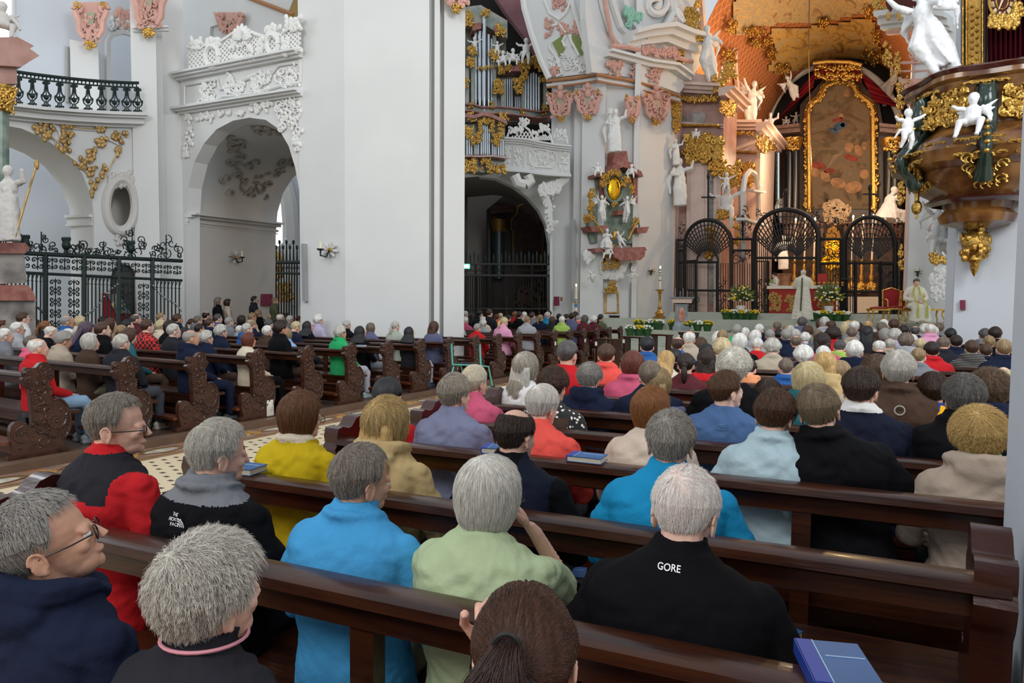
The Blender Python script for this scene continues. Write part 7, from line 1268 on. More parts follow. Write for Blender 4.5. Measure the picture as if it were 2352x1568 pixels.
DATA = """0 680 3.92
20,203,100,c,auburn,charcoal 210,135,112,s,brown,white,g 155,225,130,s,white,lgrey,g 320,200,95,s,gbrown,brown 410,213,110,p,ginger,charcoal 435,250,140,r,white,black 40,280,130,s,white,grey 105,345,170,r,white,red 280,345,150,s,gbrown,pink,g 605,160,130,r,grey,blue,g 725,180,100,c,lblond,cream 590,280,130,s,white,maroon 755,220,150,l,purple,navy 545,310,180,c,grey,beige 810,325,165,b,silver,brown 925,220,140,s,brown,black 930,175,90,s,dbrown,charcoal 995,190,115,l,brown,brown 1025,325,160,s,silver,charcoal 1140,275,140,b,brown,teal 1095,250,100,p,sandy,grey 1150,200,105,s,black,charcoal 1225,148,105,r,dgrey,maroon 1325,197,135,s,brown,plaid 1400,275,140,r,grey,navy 1450,140,100,k,sandy,slate,g 1450,215,90,c,lblond,cream 1530,212,110,b,dbrown,black 1600,150,100,s,brown,navy 1565,238,150,s,silver,charcoal,g
400 680 4.9
125,345,110,s,black,navy 195,245,90,p,brown,cream 265,215,80,s,gbrown,grey 365,160,110,r,dbrown,charcoal,g 400,240,120,s,brown,navy 285,300,130,s,dbrown,beige 495,190,110,s,dgrey,slate 365,385,165,c,silver,navy 530,320,150,c,silver,navy 695,395,170,b,auburn,cream 620,225,120,s,grey,grey 765,210,110,b,dbrown,black 880,178,110,s,sandy,cream 950,145,100,s,sandy,black 820,295,145,s,silver,blue 885,265,105,k,sandy,navy 735,330,80,s,white,lgrey 1050,320,140,s,white,brown 1065,250,115,s,dgrey,navy 1090,190,90,s,lblond,grey 1200,185,105,r,white,black,g 1210,270,160,c,dbrown,black 1305,210,95,s,white,grey 1405,215,80,s,auburn,brown 1270,360,165,b,sandy,lblue 1355,270,130,s,lblond,navy 1490,220,110,b,grey,teal 1515,275,115,v,black,black 1590,205,80,s,ginger,brown 1630,205,130,c,white,lilac 1665,325,155,c,silver,green 1740,190,80,l,black,charcoal 1802,150,90,s,brown,lilac,F 1795,258,105,r,white,lilac 1820,315,115,v,black,charcoal 1945,262,120,s,silver,black 1940,188,90,s,dbrown,charcoal
780 680 4.9
185,190,90,s,brown,charcoal 210,225,115,s,ginger,sage 245,330,130,v,black,black 355,295,105,b,gbrown,slate 315,270,80,s,white,grey 400,190,80,s,brown,grey 460,225,115,s,dbrown,black 590,172,90,p,dbrown,black 630,268,130,p,silver,sage 730,258,80,s,black,black 770,195,100,b,black,olive 980,165,90,r,grey,orange 1100,152,85,s,black,olive 1050,215,60,s,white,grey 1065,275,125,l,brown,slate 1245,155,85,s,dbrown,black 1235,255,95,k,sandy,brown 1335,232,110,c,white,lgrey 1420,228,85,s,white,rose 1420,160,75,s,silver,grey 1555,300,120,s,grey,red 1495,185,80,l,dbrown,charcoal 1580,150,90,s,black,charcoal 1615,212,90,r,white,cream 1620,262,80,c,white,lgrey 1690,140,90,s,brown,charcoal 1775,195,85,p,auburn,orange 1845,225,120,p,lblond,lpink 1815,185,80,s,lblond,grey 1900,205,85,s,dbrown,black 1980,165,85,s,ginger,red
1150 680 4.9
215,165,90,p,dbrown,black 270,170,60,s,white,white 300,215,105,k,sandy,lgrey 360,175,85,s,brown,grey 450,200,90,p,sandy,navy 530,170,90,s,silver,teal2 545,155,70,s,dbrown,black 585,225,80,b,brown,charcoal 660,190,65,s,dbrown,navy 735,190,65,s,dbrown,black 695,218,85,s,white,lime 760,245,60,s,brown,brown 805,180,80,s,dbrown,slate 845,165,65,s,black,black 870,205,75,s,grey,coral 945,205,85,b,dgrey,maroon 1050,220,90,c,white,maroon 1130,195,80,p,black,olive 1345,215,72,r,lblond,sage
1150 680 4.9 R
765,475,205,s,dgrey,red 1200,515,190,s,brown,coral 1655,437,180,s,black,blue 2005,435,165,r,brown,blue 2130,370,145,r,white,beige 1870,600,200,l,blond,cream 1500,605,225,b,auburn,rose 2100,620,205,p,dbrown,maroon 1700,700,240,s,gbrown,navy 1975,585,110,s,black,black
1550 680 4.9 R
300,450,115,b,brown,beige 370,530,150,b,black,charcoal 500,390,150,b,white,grey 545,360,95,k,sandy,olive 545,470,190,c,lblond,beige 370,585,240,l,dbrown,red 705,305,115,s,grey,green 800,340,105,s,white,grey 740,410,165,b,white,black 955,300,125,s,white,navy 915,375,135,b,white,lgrey 1080,360,140,s,grey,charcoal 940,455,150,s,white,red 1115,470,180,c,silver,beige 1160,277,95,s,gbrown,red 1270,305,75,k,sandy,grey 1310,320,85,s,silver,grey 1180,360,80,s,black,black 1265,355,115,s,grey,navy 1375,425,150,r,gbrown,navy 1415,283,85,r,white,charcoal 1440,222,85,s,dgrey,slate 1480,405,105,c,white,lblue 1505,320,95,b,brown,khaki 1370,360,85,s,silver,grey 1655,240,90,b,brown,khaki 1690,220,80,s,silver,lgrey 1770,252,95,r,brown,charcoal 1625,365,95,s,gbrown,grey 1670,400,190,l,dbrown,rose 1790,340,160,c,dbrown,red 1870,360,85,b,brown,orange 1465,555,210,c,white,navy 1690,545,190,s,white,beige 1870,475,180,s,dgrey,lime 2040,480,195,s,white,navy 1930,285,100,b,lblond,khaki 1960,265,70,s,blond,grey 2000,340,105,s,gbrown,beige 1270,685,200,k,gbrown,blue,g 845,700,150,s,dbrown,peach 1710,615,230,l,blond,tan 1890,735,125,b,sandy,tan
1930 680 4.9 R
165,253,70,r,white,grey 215,285,90,s,dbrown,maroon 220,325,85,k,sandy,charcoal 305,325,140,l,black,charcoal 320,262,80,r,blond,charcoal 395,370,90,b,silver,lgrey 475,280,125,s,gbrown,brown 500,250,80,s,white,grey 520,350,145,b,grey,maroon 610,245,80,s,brown,charcoal 650,285,95,r,sandy,red 630,365,135,c,silver,lilac 720,310,80,s,dbrown,black 785,315,85,s,dgrey,slate 855,320,110,r,dgrey,charcoal 965,310,100,c,white,lilac 1020,288,80,r,white,lpink 1065,325,105,s,white,navy 1120,285,105,s,gbrown,grey 1255,348,135,s,black,black 755,415,165,c,gbrown,lgrey 830,420,90,s,white,grey 920,465,115,s,lblond,charcoal 455,470,170,r,white,black 575,455,125,r,silver,beige 1045,495,190,s,dbrown,red 1180,440,160,s,gbrown,charcoal 1320,425,150,s,dbrown,navy 1640,350,90,s,dgrey,grey,g 1755,330,125,s,dbrown,black 1690,425,140,k,sandy,black 1500,480,190,s,brown,stripe 1655,530,125,s,brown,navy 1855,470,180,s,sandy,navy 1870,820,130,r,lblond,red 900,560,190,k,sandy,grey"""
placed = {}; recs = []; TAIL = [.69 + .26] ; u = random.Random(12)
LR = [('L', k, YL[k] + .03, 0.0) for k in range(19)]; RR = [('R', k, CR[k] + .26, SL) for k in range(4, len(CR))]
blk = None
for ln in DATA.split('\n'):
    hd = ln.split()
    if len(hd) <= 4 and ',' not in ln: x0, y0, s0 = float(hd[0]), float(hd[1]), float(hd[2]); blk = RR if len(hd) == 4 else LR; continue
    for it in ln.split():
        q = it.split(','); px = x0 + float(q[0]) / s0; py = y0 + float(q[1]) / s0; wpx = float(q[2]) / s0; zh = (.235 if blk is LR else .215) * FPX / wpx; best = None
        for (B, k, c, sl) in blk:
            P, lam = rowhit(px, c, sl); z = lam * ray(px, 700).dot(_F)
            if z <= 0 or (B == 'L' and not -16.5 < P.x < -8.12) or (B == 'R' and not -2.75 < P.x < (2.1 if k < 17 else .6)): continue
            s = scale_for(px, py, lam); cost = (math.log(z / zh) / .16) ** 2 + ((s - 1.0) / .07) ** 2 + sum(6 * max(0, .43 - abs(P.x - o_)) / .43 for o_ in placed.get((B, k), []))
            if best is None or cost < best[0]: best = (cost, B, k, P, s, c, sl)
        if best is None: continue
        _, B, k, P, s, c, sl = best; placed.setdefault((B, k), []).append(P.x); recs.append([B, k, P, s, q])
PROG = dict(L='across the aisle', R='on this side'); GRP = dict(L='worshippers in the pews across the aisle', R='worshippers in the pews on this side')
SEATW = ORD + [ 'twenty-first', 'twenty-second', 'twenty-third', 'twenty-fourth']
for B, k, P, s, q in recs:
    xs_ = sorted([-a if B == 'L' else a for a in placed[(B, k)]]); seat = xs_.index(-P.x if B == 'L' else P.x)
    style, hair, col = q[3], q[4], q[5]; fl = q[6] if len(q) > 6 else ''
    kk = k if B == 'L' else k - 1
    hd = 'black veil' if style == 'v' else ('shaved head' if style == 'k' else 'thinning %s hair' % CN.get(hair, hair) if style == 'r' else WORD[style] + ' %s hair' % CN.get(hair, hair))
    lab = 'person, %s, %s top, %s pew %s, %s from aisle' % (hd, CN.get(col, {'plaid': 'red check', 'stripe': 'striped'}.get(col, col)), ORD[min(kk, 18)], PROG[B], SEATW[seat])
    if s > 1.1: zo = (s - 1.1) * 1.3; s = 1.1
    elif s < .9: zo = (s - .9) * 1.0; s = .9
    else: zo = 0
    yw = (0 if B == 'L' else .12) + u.gauss(0, .1) - (.12 if B == 'L' else -.02); yw = PI + .5 if fl == 'F' else yw
    t = thing('person', lab, 'person', (P.x, P.y, PLAT + zo), yw, GRP[B]); t.scale = (1.02 * s, 1.02 * s, s)
    build_far(t, style, hair, col, u, u.random() < .16 and fl == '', 'g' in fl or fl == 'F', B == 'L' and k < 8 or (B == 'R' and k < 6))
# ---------------------------------------------------------------- the nearer people, each modelled on their own
def strand_mat(c1, c2):
    nm = 'strands_%s_%s' % (c1, c2)
    if nm in _mc: return _mc[nm]
    m = bpy.data.materials.new(nm); m.use_nodes = True; N = m.node_tree.nodes; L = m.node_tree.links; b = N['Principled BSDF']; b.inputs['Roughness'].default_value = .42; b.inputs['Specular IOR Level'].default_value = .45
    h = N.new('ShaderNodeHairInfo'); x = N.new('ShaderNodeMix'); x.data_type = 'RGBA'; L.new(h.outputs['Random'], x.inputs[0]); x.inputs[6].default_value = srgb(c1); x.inputs[7].default_value = srgb(c2); L.new(x.outputs[2], b.inputs['Base Color']); _mc[nm] = m; return m
def strands(parent, f, style, c1, c2, n, L_, seed, lift=.004, rad=.00055, whorl=(170, 48), mess=.25, tail=None, front=False):
    u = np.random.RandomState(seed); P = []; K = 7
    wa, we = math.radians(whorl[0] - 180), math.radians(whorl[1]); W = Vector((math.sin(wa) * math.cos(we), -math.cos(wa) * math.cos(we), math.sin(we)))
    tries = 0
    while len(P) < n and tries < n * 6:
        tries += 1; e = math.degrees(math.asin(u.uniform(-.97, 1))); a = u.uniform(-180, 180); d, r, mk = f(e, a)
        if mk < .75: continue
        p = d.copy(); ff = (d - W * d.dot(W)); ff = ff.normalized() if ff.length > 1e-4 else Vector((0, -1, 0))
        g = Vector((0, 0, -1)); g = g - d * g.dot(d); k = sm((1 - d.dot(W)) * .9); fl = (ff * (1 - k * .75) + g * (k * 1.1) + Vector(u.normal(0, mess, 3))).normalized()
        if style == 'tied': t_ = Vector(tail) - HO; fl = (t_.normalized() - d * .2).normalized() + Vector(u.normal(0, mess * .3, 3))
        ln = L_ * u.uniform(.6, 1.15); pts = []; li = lift * u.uniform(.2, 1.3)
        for i in range(K):
            s_ = i / (K - 1); q = p + fl * (ln / .1 * s_); q2 = q.normalized()
            if style == 'tied' and q2.dot((Vector(tail) - HO).normalized()) > .995 and s_ > .3: pass
            ee = math.degrees(math.asin(max(-1, min(1, q2.z)))); aa = math.degrees(math.atan2(q2.x, -q2.y)); _, rr, m2 = f(ee, aa)
            rr = rr if m2 > .9 else max(rr, r * .96)
            rr += li * (s_ ** 1.3) + .0008; pts.append(HO + q2 * rr)
            fl = (fl + Vector((0, 0, -.12 * s_))).normalized()
        P.append(pts)
    return add_curves(parent, 'hair_strands', P, rad, strand_mat(c1, c2))
def add_curves(parent, nm, P, rad, m):
    cv = bpy.data.hair_curves.new(nm); cv.add_curves([len(x) for x in P]); co = np.array([tuple(p) for x in P for p in x], dtype=np.float32).ravel()
    cv.attributes['position'].data.foreach_set('vector', co) if 'position' in cv.attributes else cv.position_data.foreach_set('vector', co)
    ra = cv.attributes.get('radius') or cv.attributes.new('radius', 'FLOAT', 'POINT'); ra.data.foreach_set('value', np.array([rad * (1 - .75 * (i / (len(x) - 1)) ** 2) for x in P for i in range(len(x))], dtype=np.float32))
    o = bpy.data.objects.new(nm, cv); link(o); cv.materials.append(m); o.parent = parent; return o
def zone(me, fn, mats):
    me.materials.clear(); [me.materials.append(m) for m in mats]; me.polygons.foreach_set('material_index', [fn(p.center) for p in me.polygons]); me.update()
def text_on(parent, me, txt, x, z, size, m, font_w=.0012, yaw=0, nm='logo'):
    from mathutils.bvhtree import BVHTree
    cu = bpy.data.curves.new('t', 'FONT'); cu.body = txt; cu.size = size; cu.align_x = 'CENTER'; cu.resolution_u = 3; cu.space_line = 1; cu.offset = size * .012; o = bpy.data.objects.new('t', cu); link(o)
    tm = bpy.data.meshes.new_from_object(o.evaluated_get(bpy.context.evaluated_depsgraph_get())); bpy.data.objects.remove(o)
    bm = bmesh.new(); bm.from_mesh(me); bt = BVHTree.FromBMesh(bm); bm.free(); tm.name = nm
    for v in tm.vertices:
        X, Z = x + v.co.x, z + v.co.y; h = bt.ray_cast(Vector((X, -1, Z)), Vector((0, 1, 0)))[0]; v.co = (X, (h.y if h else -.16) - .0035, Z)
    tm.materials.clear(); tm.materials.append(m); return child(nm, tm, parent)
def near(label, px, py, row, hair='s', hc='grey', hc2=None, n=3000, L_=.035, top='charcoal', collar='collar', w_=1.0, hy=0, hp=0, hr=0, yaw=0, lean=0, hands=None, vox=.009, ss=False, glasses=None, thick=1.0, amp=.005, seed=1, skin=0, leg='charcoal', zones=None, s_ov=None, hunch=.015, extra=None, rad=.0005, mess=.25, whorl=(170, 48), tail=None, roll=0, hcol=None, disp=.012, lift=.004):
    c, sl = CR[row] + .26, SL; P, lam = rowhit(px, c, sl); s = scale_for(px, py, lam)
    ht = -.115 * (1 - math.cos(hp)) * 1.0
    s = (s * 1.302) / (1.302 + ht) if not s_ov else s_ov; s0 = s; s = min(1.12, max(.88, s)); zo = (s0 - s) * 1.3; yw = yaw + .12
    fwd = Vector((-math.sin(yw), math.cos(yw), 0)); P = P + Vector((fwd.y, -fwd.x, 0)) * (-roll * 1.15); hoff = (lean * .62 - .01 + math.sin(-hp) * .1) * s; P = P - fwd * hoff
    t = thing('person', label, 'person', (P.x, P.y, PLAT + zo), yw); t.scale = (s, s, s); t.rotation_euler = (0, roll, yw)
    hands = hands or ((-.06, .3, .6), (.06, .3, .6)); R3 = Rm(hy, hp, hr)
    sk = gimme(skin_mb(hy, hp, hands, lean, hr), .004 if row < 2 else (.0052 if vox < .011 else .008), 1); child('body', sk, t, skinmat(skin))
    tp = gimme(top_mb(w_, collar, hands, lean, ss, hunch), vox, 2, disp)
    if zones: zone(tp, zones[0], [cloth(z) for z in zones[1]]); j = child('jacket', tp, t)
    else: j = child('jacket', tp, t, cloth(top))
    child('trousers', LEGM, t, cloth(leg))
    pv = PIV + Vector((0, max(0, PIV.z - .5) * lean, 0)); f = hair_fn(hair if hair in 'sbclrk' else 'p', thick, amp, seed)
    hm = hair_me(hair, thick, amp, seed, 2); h = child('hair', hm, t, hcol or hairmat(hc), pv); h.rotation_euler = R3.to_euler()
    if n: c1 = hc2[0] if hc2 else HC[hc]; c2 = hc2[1] if hc2 else HC[hc]; strands(h, f, 'tied' if tail else hair, c1, c2, n, L_, seed, lift, rad, whorl, mess, tail)
    if glasses: g = MB(); glasses_mb(g, R3, lean); child('glasses', g.mesh('glasses', mat('dark_frame', '1A1618', .3)), t)
    if abs(hy) > .35 or glasses:
        for q in (-1, 1): e = MB(); e.ell(pv + R3 @ Vector((q * .031, .0885, .084)), (.0115, .0115, .0115), 12, 10); child('eye', e.mesh('eye', mat('eye_white', 'E6DCD4', .2)), t); e = MB(); e.ell(pv + R3 @ Vector((q * .031, .0965, .084)), (.0052, .0045, .0052), 10, 8); child('iris', e.mesh('iris', mat('iris', '2A2622', .2)), t.children[-1])
    if extra: extra(t, tp, R3, pv, h)
    return t
def ring_piping(z, r, m, y=-.02, rad=.004, nm='piping'):
    def f_(t, tp, R3, pv, h): g = MB(); g.tube([(r * math.cos(a), y + r * math.sin(a), z - .006 * math.sin(a)) for a in [2 * PI * k / 28 for k in range(29)]], rad, 6); child(nm, g.mesh(nm, m), t)
    return f_
def long_tail(c1, c2, n, pts, spread, seed=3, rad=.0005):   # a fall of long hair along a path in head space
    def f_(t, tp, R3, pv, h):
        rr = np.random.RandomState(seed); P = []
        for i in range(n):
            a = rr.uniform(0, 6.28); q = math.sqrt(rr.uniform(0, 1)); o = Vector((math.cos(a), math.sin(a), 0)) * q
            P.append([Vector(p) + Vector((o.x * spread[k][0], o.y * spread[k][1], 0)) + Vector(rr.normal(0, .0022, 3)) * k for k, p in enumerate(pts)])
        add_curves(h, 'long_hair', P, rad, strand_mat(c1, c2)); g = MB(); g.loft([[(p[0] + math.cos(a) * spread[k][0] * .92, p[1] + math.sin(a) * spread[k][1] * .9, p[2]) for a in [2 * PI * q / 16 for q in range(16)]] for k, p in enumerate(pts)]); child('hair_mass', g.mesh('hair_mass', mat('mass_' + c2, c2, .5)), h)
    return f_
def multi(*fs):
    def f_(*a): [q(*a) for q in fs]
    return f_
WHT = mat('logo_white', 'F0F0F0', .5)
# nearest row
near('person with grey hair and black glasses looking up, navy hooded top, at picture corner', 88, 1120, 0, 's', 'dgrey', ('7A7672', 'B5AFA6'), 6000, .03, 'navy', 'hood', 1.08, hy=-.62, hp=.30, yaw=-.05, glasses=1, vox=.008, seed=2, mess=.15, skin=1, thick=.9)
near('person with tousled silver hair, dark hooded jacket with pink neck piping', 468, 1222, 0, 'c', 'silver', ('8E867C', 'E6E1D6'), 9000, .05, 'charcoal', 'turtle', 1.0, hy=-.15, vox=.008, seed=4, mess=.35, thick=.75, amp=.006, lift=.012, extra=ring_piping(1.085, .085, mat('pink_piping', 'D08A98', .7)))
near('person with long dark brown ponytail and one hand behind the head, nearest the camera', 1212, 1328, 0, 'p', 'dbrown', ('2A1A14', '5E3A28'), 9000, .10, 'black', 'crew', .95, hy=.38, hp=.0, vox=.009, seed=5, mess=.1, lean=.03, tail=(-.02, -.13, .2), lift=.002, hands=((-.095, .075, 1.10), (.06, .3, .6)), extra=multi(long_tail('2E1C16', '3A2219', 3500, [(-.02, -.095, .175), (-.03, -.13, .17), (-.045, -.15, .12), (-.06, -.155, .03), (-.075, -.15, -.08), (-.08, -.145, -.2)], [(.013, .012), (.022, .018), (.045, .03), (.06, .035), (.068, .035), (.068, .03)]), lambda t, tp, R3, pv, h: child('hair_tie', MB().tube([(-.026 + .018 * math.cos(a), -.112, .175 + .018 * math.sin(a)) for a in [2 * PI * k / 16 for k in range(17)]], .005, 6).mesh('hair_tie', IRB), h)))
# second row
near('person with greying hair and glasses, red fleece with charcoal shoulder yoke', 258, 893, 1, 'r', 'gbrown', ('6E665C', 'A8A094'), 5000, .03, 'red', 'turtle', 1.02, hy=-.75, hp=-.05, yaw=-.12, glasses=1, seed=7, mess=.12, skin=0, thick=1.14, zones=(lambda c: 1 if (1.075 > c.z > .93 - abs(c.x) * .12 and abs(c.x) < .165) or 1.075 > c.z > 1.02 else 0, ['red', 'charcoal']))
def nf(t, tp, R3, pv, h):
    text_on(t, tp, 'THE\nNORTH\nFACE', -.02, .975, .017, WHT)
    g = MB(); [g.tube([(.008 + r * math.cos(a), -.178, .945 + r * math.sin(a)) for a in [PI / 2 * j / 8 for j in range(9)]], .0016, 4) for r in (.012, .02, .028)]; child('logo_arcs', g.mesh('logo_arcs', WHT), t)
near('person with silver-white hair, black jacket with turned grey collar', 492, 955, 1, 's', 'silver', ('9C958A', 'DCD6CA'), 7000, .038, 'black', 'coat', 1.08, hy=-.35, hp=-.12, seed=8, mess=.3, thick=0.99, lift=.007, zones=(lambda c: 1 if c.z > 1.015 else 0, ['black', 'grey']), extra=nf)
near('person with short grey-brown hair, sky blue polo shirt', 824, 1010, 1, 's', 'gbrown', ('6A6058', 'A89E92'), 6000, .026, 'sky', 'collar', 1.1, hy=-.38, hp=-.1, seed=9, mess=.2, skin=1, disp=.006, lean=.02, leg='khaki')
near('person with smooth white bobbed hair, pale green round-neck top, hand at face', 1122, 1040, 1, 'b', 'white', ('A8A49C', 'F0ECE2'), 8000, .06, 'sage', 'crew', 1.0, hy=-.35, hp=-.12, seed=10, mess=.08, thick=.8, ss=True, glasses=1, hands=((-.06, .3, .6), (.07, .17, 1.0)), zones=(lambda c: 0, ['palegreen']), whorl=(180, 62), amp=.002)
def gore(t, tp, R3, pv, h): text_on(t, tp, 'GORE', -.012, 1.052, .022, WHT)
near('person with thin white hair and pink scalp, black jacket lettered at the neck', 1582, 1058, 1, 'r', 'white', ('D8CEC6', 'F6F0EA'), 4500, .05, 'black', 'turtle', 1.12, hy=-.12, hp=-.22, seed=11, mess=.3, thick=1.06, skin=2, hunch=.03, lift=.006, extra=gore, hcol=mat('pinkish_scalp_hair', 'DDBBAE', .5, col2='E6D8CE', vscale=40), disp=.006)
# third row
near('person with brown bobbed hair tied low, mustard yellow fleece', 686, 893, 2, 'b', 'brown', ('4A3020', '8A5A34'), 5000, .06, 'navy', 'collar', 1.0, hy=-.35, hp=-.08, seed=12, mess=.08, thick=.8, vox=.01, glasses=1, zones=(lambda c: 1 if c.z > 1.06 else 0, ['mustard', 'cream']), amp=.003)
near('person with long wavy blond hair, tan hooded coat', 886, 908, 2, 'l', 'blond', ('8E6E3E', 'E0C488'), 7000, .08, 'tan', 'hood', 1.0, hy=-.1, seed=13, mess=.25, vox=.011, amp=.006, lift=.01, extra=long_tail('9A7844', 'D8B87A', 3500, [(0, -.07, .06), (0, -.105, -.01), (.0, -.14, -.07), (0, -.16, -.13), (0, -.165, -.19)], [(.08, .04), (.1, .05), (.115, .05), (.12, .045), (.1, .03)], 3, .0007))
near('person with dark thinning hair, navy and black sports jacket', 1184, 926, 2, 'r', 'dbrown', ('241A16', '4E3A30'), 4000, .025, 'navy', 'turtle', 1.08, hy=-.2, hp=-.1, seed=14, mess=.15, vox=.011, thick=0.99, lean=-.02, zones=(lambda c: 1 if (abs(c.x) < .06 and c.z > .9) or (c.z < .8) or abs(c.x) > .2 else 0, ['dnavy', 'black']))
near('person with spiky grey hair, turquoise blue jacket', 1547, 935, 2, 's', 'grey', ('5E5A56', 'BDB4A8'), 5000, .03, 'aqua', 'turtle', 1.08, hy=.0, hp=-.05, seed=15, mess=.35, vox=.011, lift=.008, leg='khaki')
# fourth row
near('person in black woollen beret and red hooded coat beside the aisle', 890, 862, 3, 's', 'black', None, 0, .03, 'red', 'hood', .98, hp=-.05, seed=16, vox=.012, thick=1.37, amp=.004)
near('person with straight ash-grey hair, grey-blue fleece', 1044, 852, 3, 's', 'gbrown', ('7A7066', 'C0B6A4'), 4500, .045, 'slateblue', 'turtle', 1.02, hy=-.2, seed=17, mess=.15, vox=.012, thick=1.14)
near('person with combed-back white hair, coral red jacket', 1246, 878, 3, 's', 'white', ('B0A89C', 'EDE8DE'), 4500, .05, 'coral', 'turtle', .98, hy=-.25, hp=-.2, seed=18, mess=.1, vox=.012, thick=1.22)
near('person with reddish-brown bobbed hair and glasses, pale knitted sweater', 1500, 882, 3, 'b', 'ginger', ('6A3E22', 'A8703C'), 4500, .06, 'cream', 'crew', .95, hy=-.7, seed=19, mess=.08, vox=.012, thick=.7, glasses=1, amp=.003, zones=(lambda c: 0, ['oat']))
near('person with short dark brown hair, quilted pale blue jacket', 1784, 890, 3, 's', 'dbrown', ('2A1A12', '6E4A30'), 5000, .04, 'ice', 'collar', 1.0, hy=-.25, hp=-.25, seed=20, mess=.25, vox=.012, thick=1.52, zones=(lambda c: 0, ['ice']), glasses=1)
near('person with short grey-brown hair leaning aside, loose black coat', 1890, 866, 3, 's', 'gbrown', ('5A4A3A', '9A8668'), 5000, .035, 'black', 'coat', 1.16, hy=-.1, hp=-.1, seed=21, mess=.2, vox=.012, thick=0.99, roll=-.17)
near('person with wavy golden blond hair, beige trench coat and green scarf, by the pier', 2262, 937, 3, 'c', 'blond', ('9A7438', 'EACB86'), 7000, .06, 'trench', 'hood', 1.0, hy=-.1, hp=-.1, seed=22, mess=.4, vox=.012, lift=.014, extra=ring_piping(1.085, .07, mat('green_scarf', '5E9A8A', .8, col2='C8B878', vscale=12), rad=.022, nm='scarf'))
# fifth row
near('person with platinum hair in a low tie, rose cardigan', 1090, 834, 4, 'p', 'lblond', ('B8AE98', 'EFE8D6'), 3500, .05, 'rose', 'turtle', .95, hy=-.2, seed=23, mess=.1, vox=.013, thick=1.22)
def leop(t, tp, R3, pv, h):
    m = mat('leopard_print', 'DDD6CC', .8); N = m.node_tree.nodes; L = m.node_tree.links; v = N.new('ShaderNodeTexVoronoi'); v.inputs['Scale'].default_value = 34; tc = N.new('ShaderNodeTexCoord'); L.new(tc.outputs['Object'], v.inputs['Vector']); r = N.new('ShaderNodeValToRGB'); r.color_ramp.elements[0].position = .28; r.color_ramp.elements[0].color = srgb('E6DED4'); r.color_ramp.elements[1].position = .34; r.color_ramp.elements[1].color = srgb('1C1C1E'); L.new(v.outputs[0], r.inputs[0]); L.new(r.outputs[0], N['Principled BSDF'].inputs['Base Color'])
    zone(tp, lambda c: 0 if abs(c.x) < .155 and c.z < .98 else 1, [cloth('brown'), m])
near('person with wavy brown hair, dark quilted vest over black-and-white leopard sleeves', 1272, 842, 4, 'c', 'dbrown', ('32221A', '6A4A34'), 4000, .04, 'brown', 'crew', .95, hp=-.1, hy=-.2, seed=24, mess=.3, vox=.013, extra=leop)
def sqlogo(t, tp, R3, pv, h): g = MB(); g.tube([(x * .017, -.178, .975 + z * .014) for x, z in ((-1, -1), (-1, 1), (1, 1), (1, -1), (-1, -1))], .0015, 4); g.tube([(x * .01, -.178, .975 + z * .008) for x, z in ((-1, 0), (0, 1), (.3, -.6), (1, .4))], .0014, 4); child('chest_mark', g.mesh('chest_mark', mat('light_blue_mark', '5E9EC8', .5)), t)
near('person with brown hair in profile, denim blue T-shirt with small square mark', 1672, 845, 4, 's', 'brown', ('3A261A', '7A5436'), 4500, .035, 'denim', 'crew', 1.06, hy=-.75, hp=.02, seed=25, mess=.2, vox=.013, skin=2, extra=sqlogo, zones=(lambda c: 0, ['denim']))
near('person with dark hair and glasses, black suit jacket with white shirt collar', 1984, 836, 4, 's', 'dbrown', ('2A201C', '5A4638'), 4500, .025, 'black', 'collar', 1.1, hy=-.35, seed=26, mess=.15, vox=.013, glasses=1, zones=(lambda c: 1 if c.z > 1.06 else 0, ['dnavy', 'white']))
near('person with tousled dark grey hair, very dark green-black coat', 2224, 855, 4, 's', 'dgrey', ('3A3836', '8A8680'), 5000, .045, 'black', 'coat', 1.1, hy=-.05, seed=27, mess=.4, vox=.013, lift=.01, thick=1.14)
# sixth row
near('person with very long silver-brown hair, white woollen sweater', 1208, 806, 5, 'l', 'silver', ('7A6E60', 'C8BEAE'), 4000, .07, 'white', 'crew', .95, hy=-.25, seed=28, mess=.15, vox=.014, extra=long_tail('8A7E70', 'B5AA9A', 2500, [(-.01, -.08, .02), (-.02, -.11, -.05), (-.03, -.13, -.13), (-.035, -.13, -.22)], [(.07, .03), (.08, .035), (.085, .035), (.06, .03)], 3, .0008))
near('person with curly grey hair, dark blue rain jacket with big collar', 1356, 832, 5, 'c', 'grey', ('5E5A58', 'A8A29A'), 3500, .035, 'navy', 'hood', 1.16, hp=-.25, seed=29, mess=.5, vox=.014, thick=.8, lift=.01)
near('person with streaked blond-brown long hair, indigo rucksack jacket over stripes', 1515, 842, 5, 'l', 'sandy', ('6E5A40', 'C8AE80'), 3500, .07, 'slate', 'crew', 1.0, hy=-.2, seed=30, mess=.12, vox=.014)
near('person with thick curly white hair, black pullover', 1690, 800, 5, 'c', 'white', ('A8A090', 'F0EADC'), 4000, .03, 'black', 'crew', 1.16, hy=-.05, seed=31, mess=.5, vox=.014, lift=.012)
near('person with dark brown hair, seen small between blue T-shirt and quilted jacket', 1770, 868, 5, 'b', 'dbrown', ('2A1A14', '5A3A2A'), 2500, .05, 'black', 'crew', .9, hp=-.15, seed=32, vox=.015)
near('person with sleek white-blond bobbed hair, dark teal jacket', 1862, 829, 5, 'b', 'lblond', ('B5A070', 'F0E2B8'), 4000, .06, 'teal', 'hood', 1.0, hy=-.1, seed=33, mess=.06, vox=.014, amp=.002)
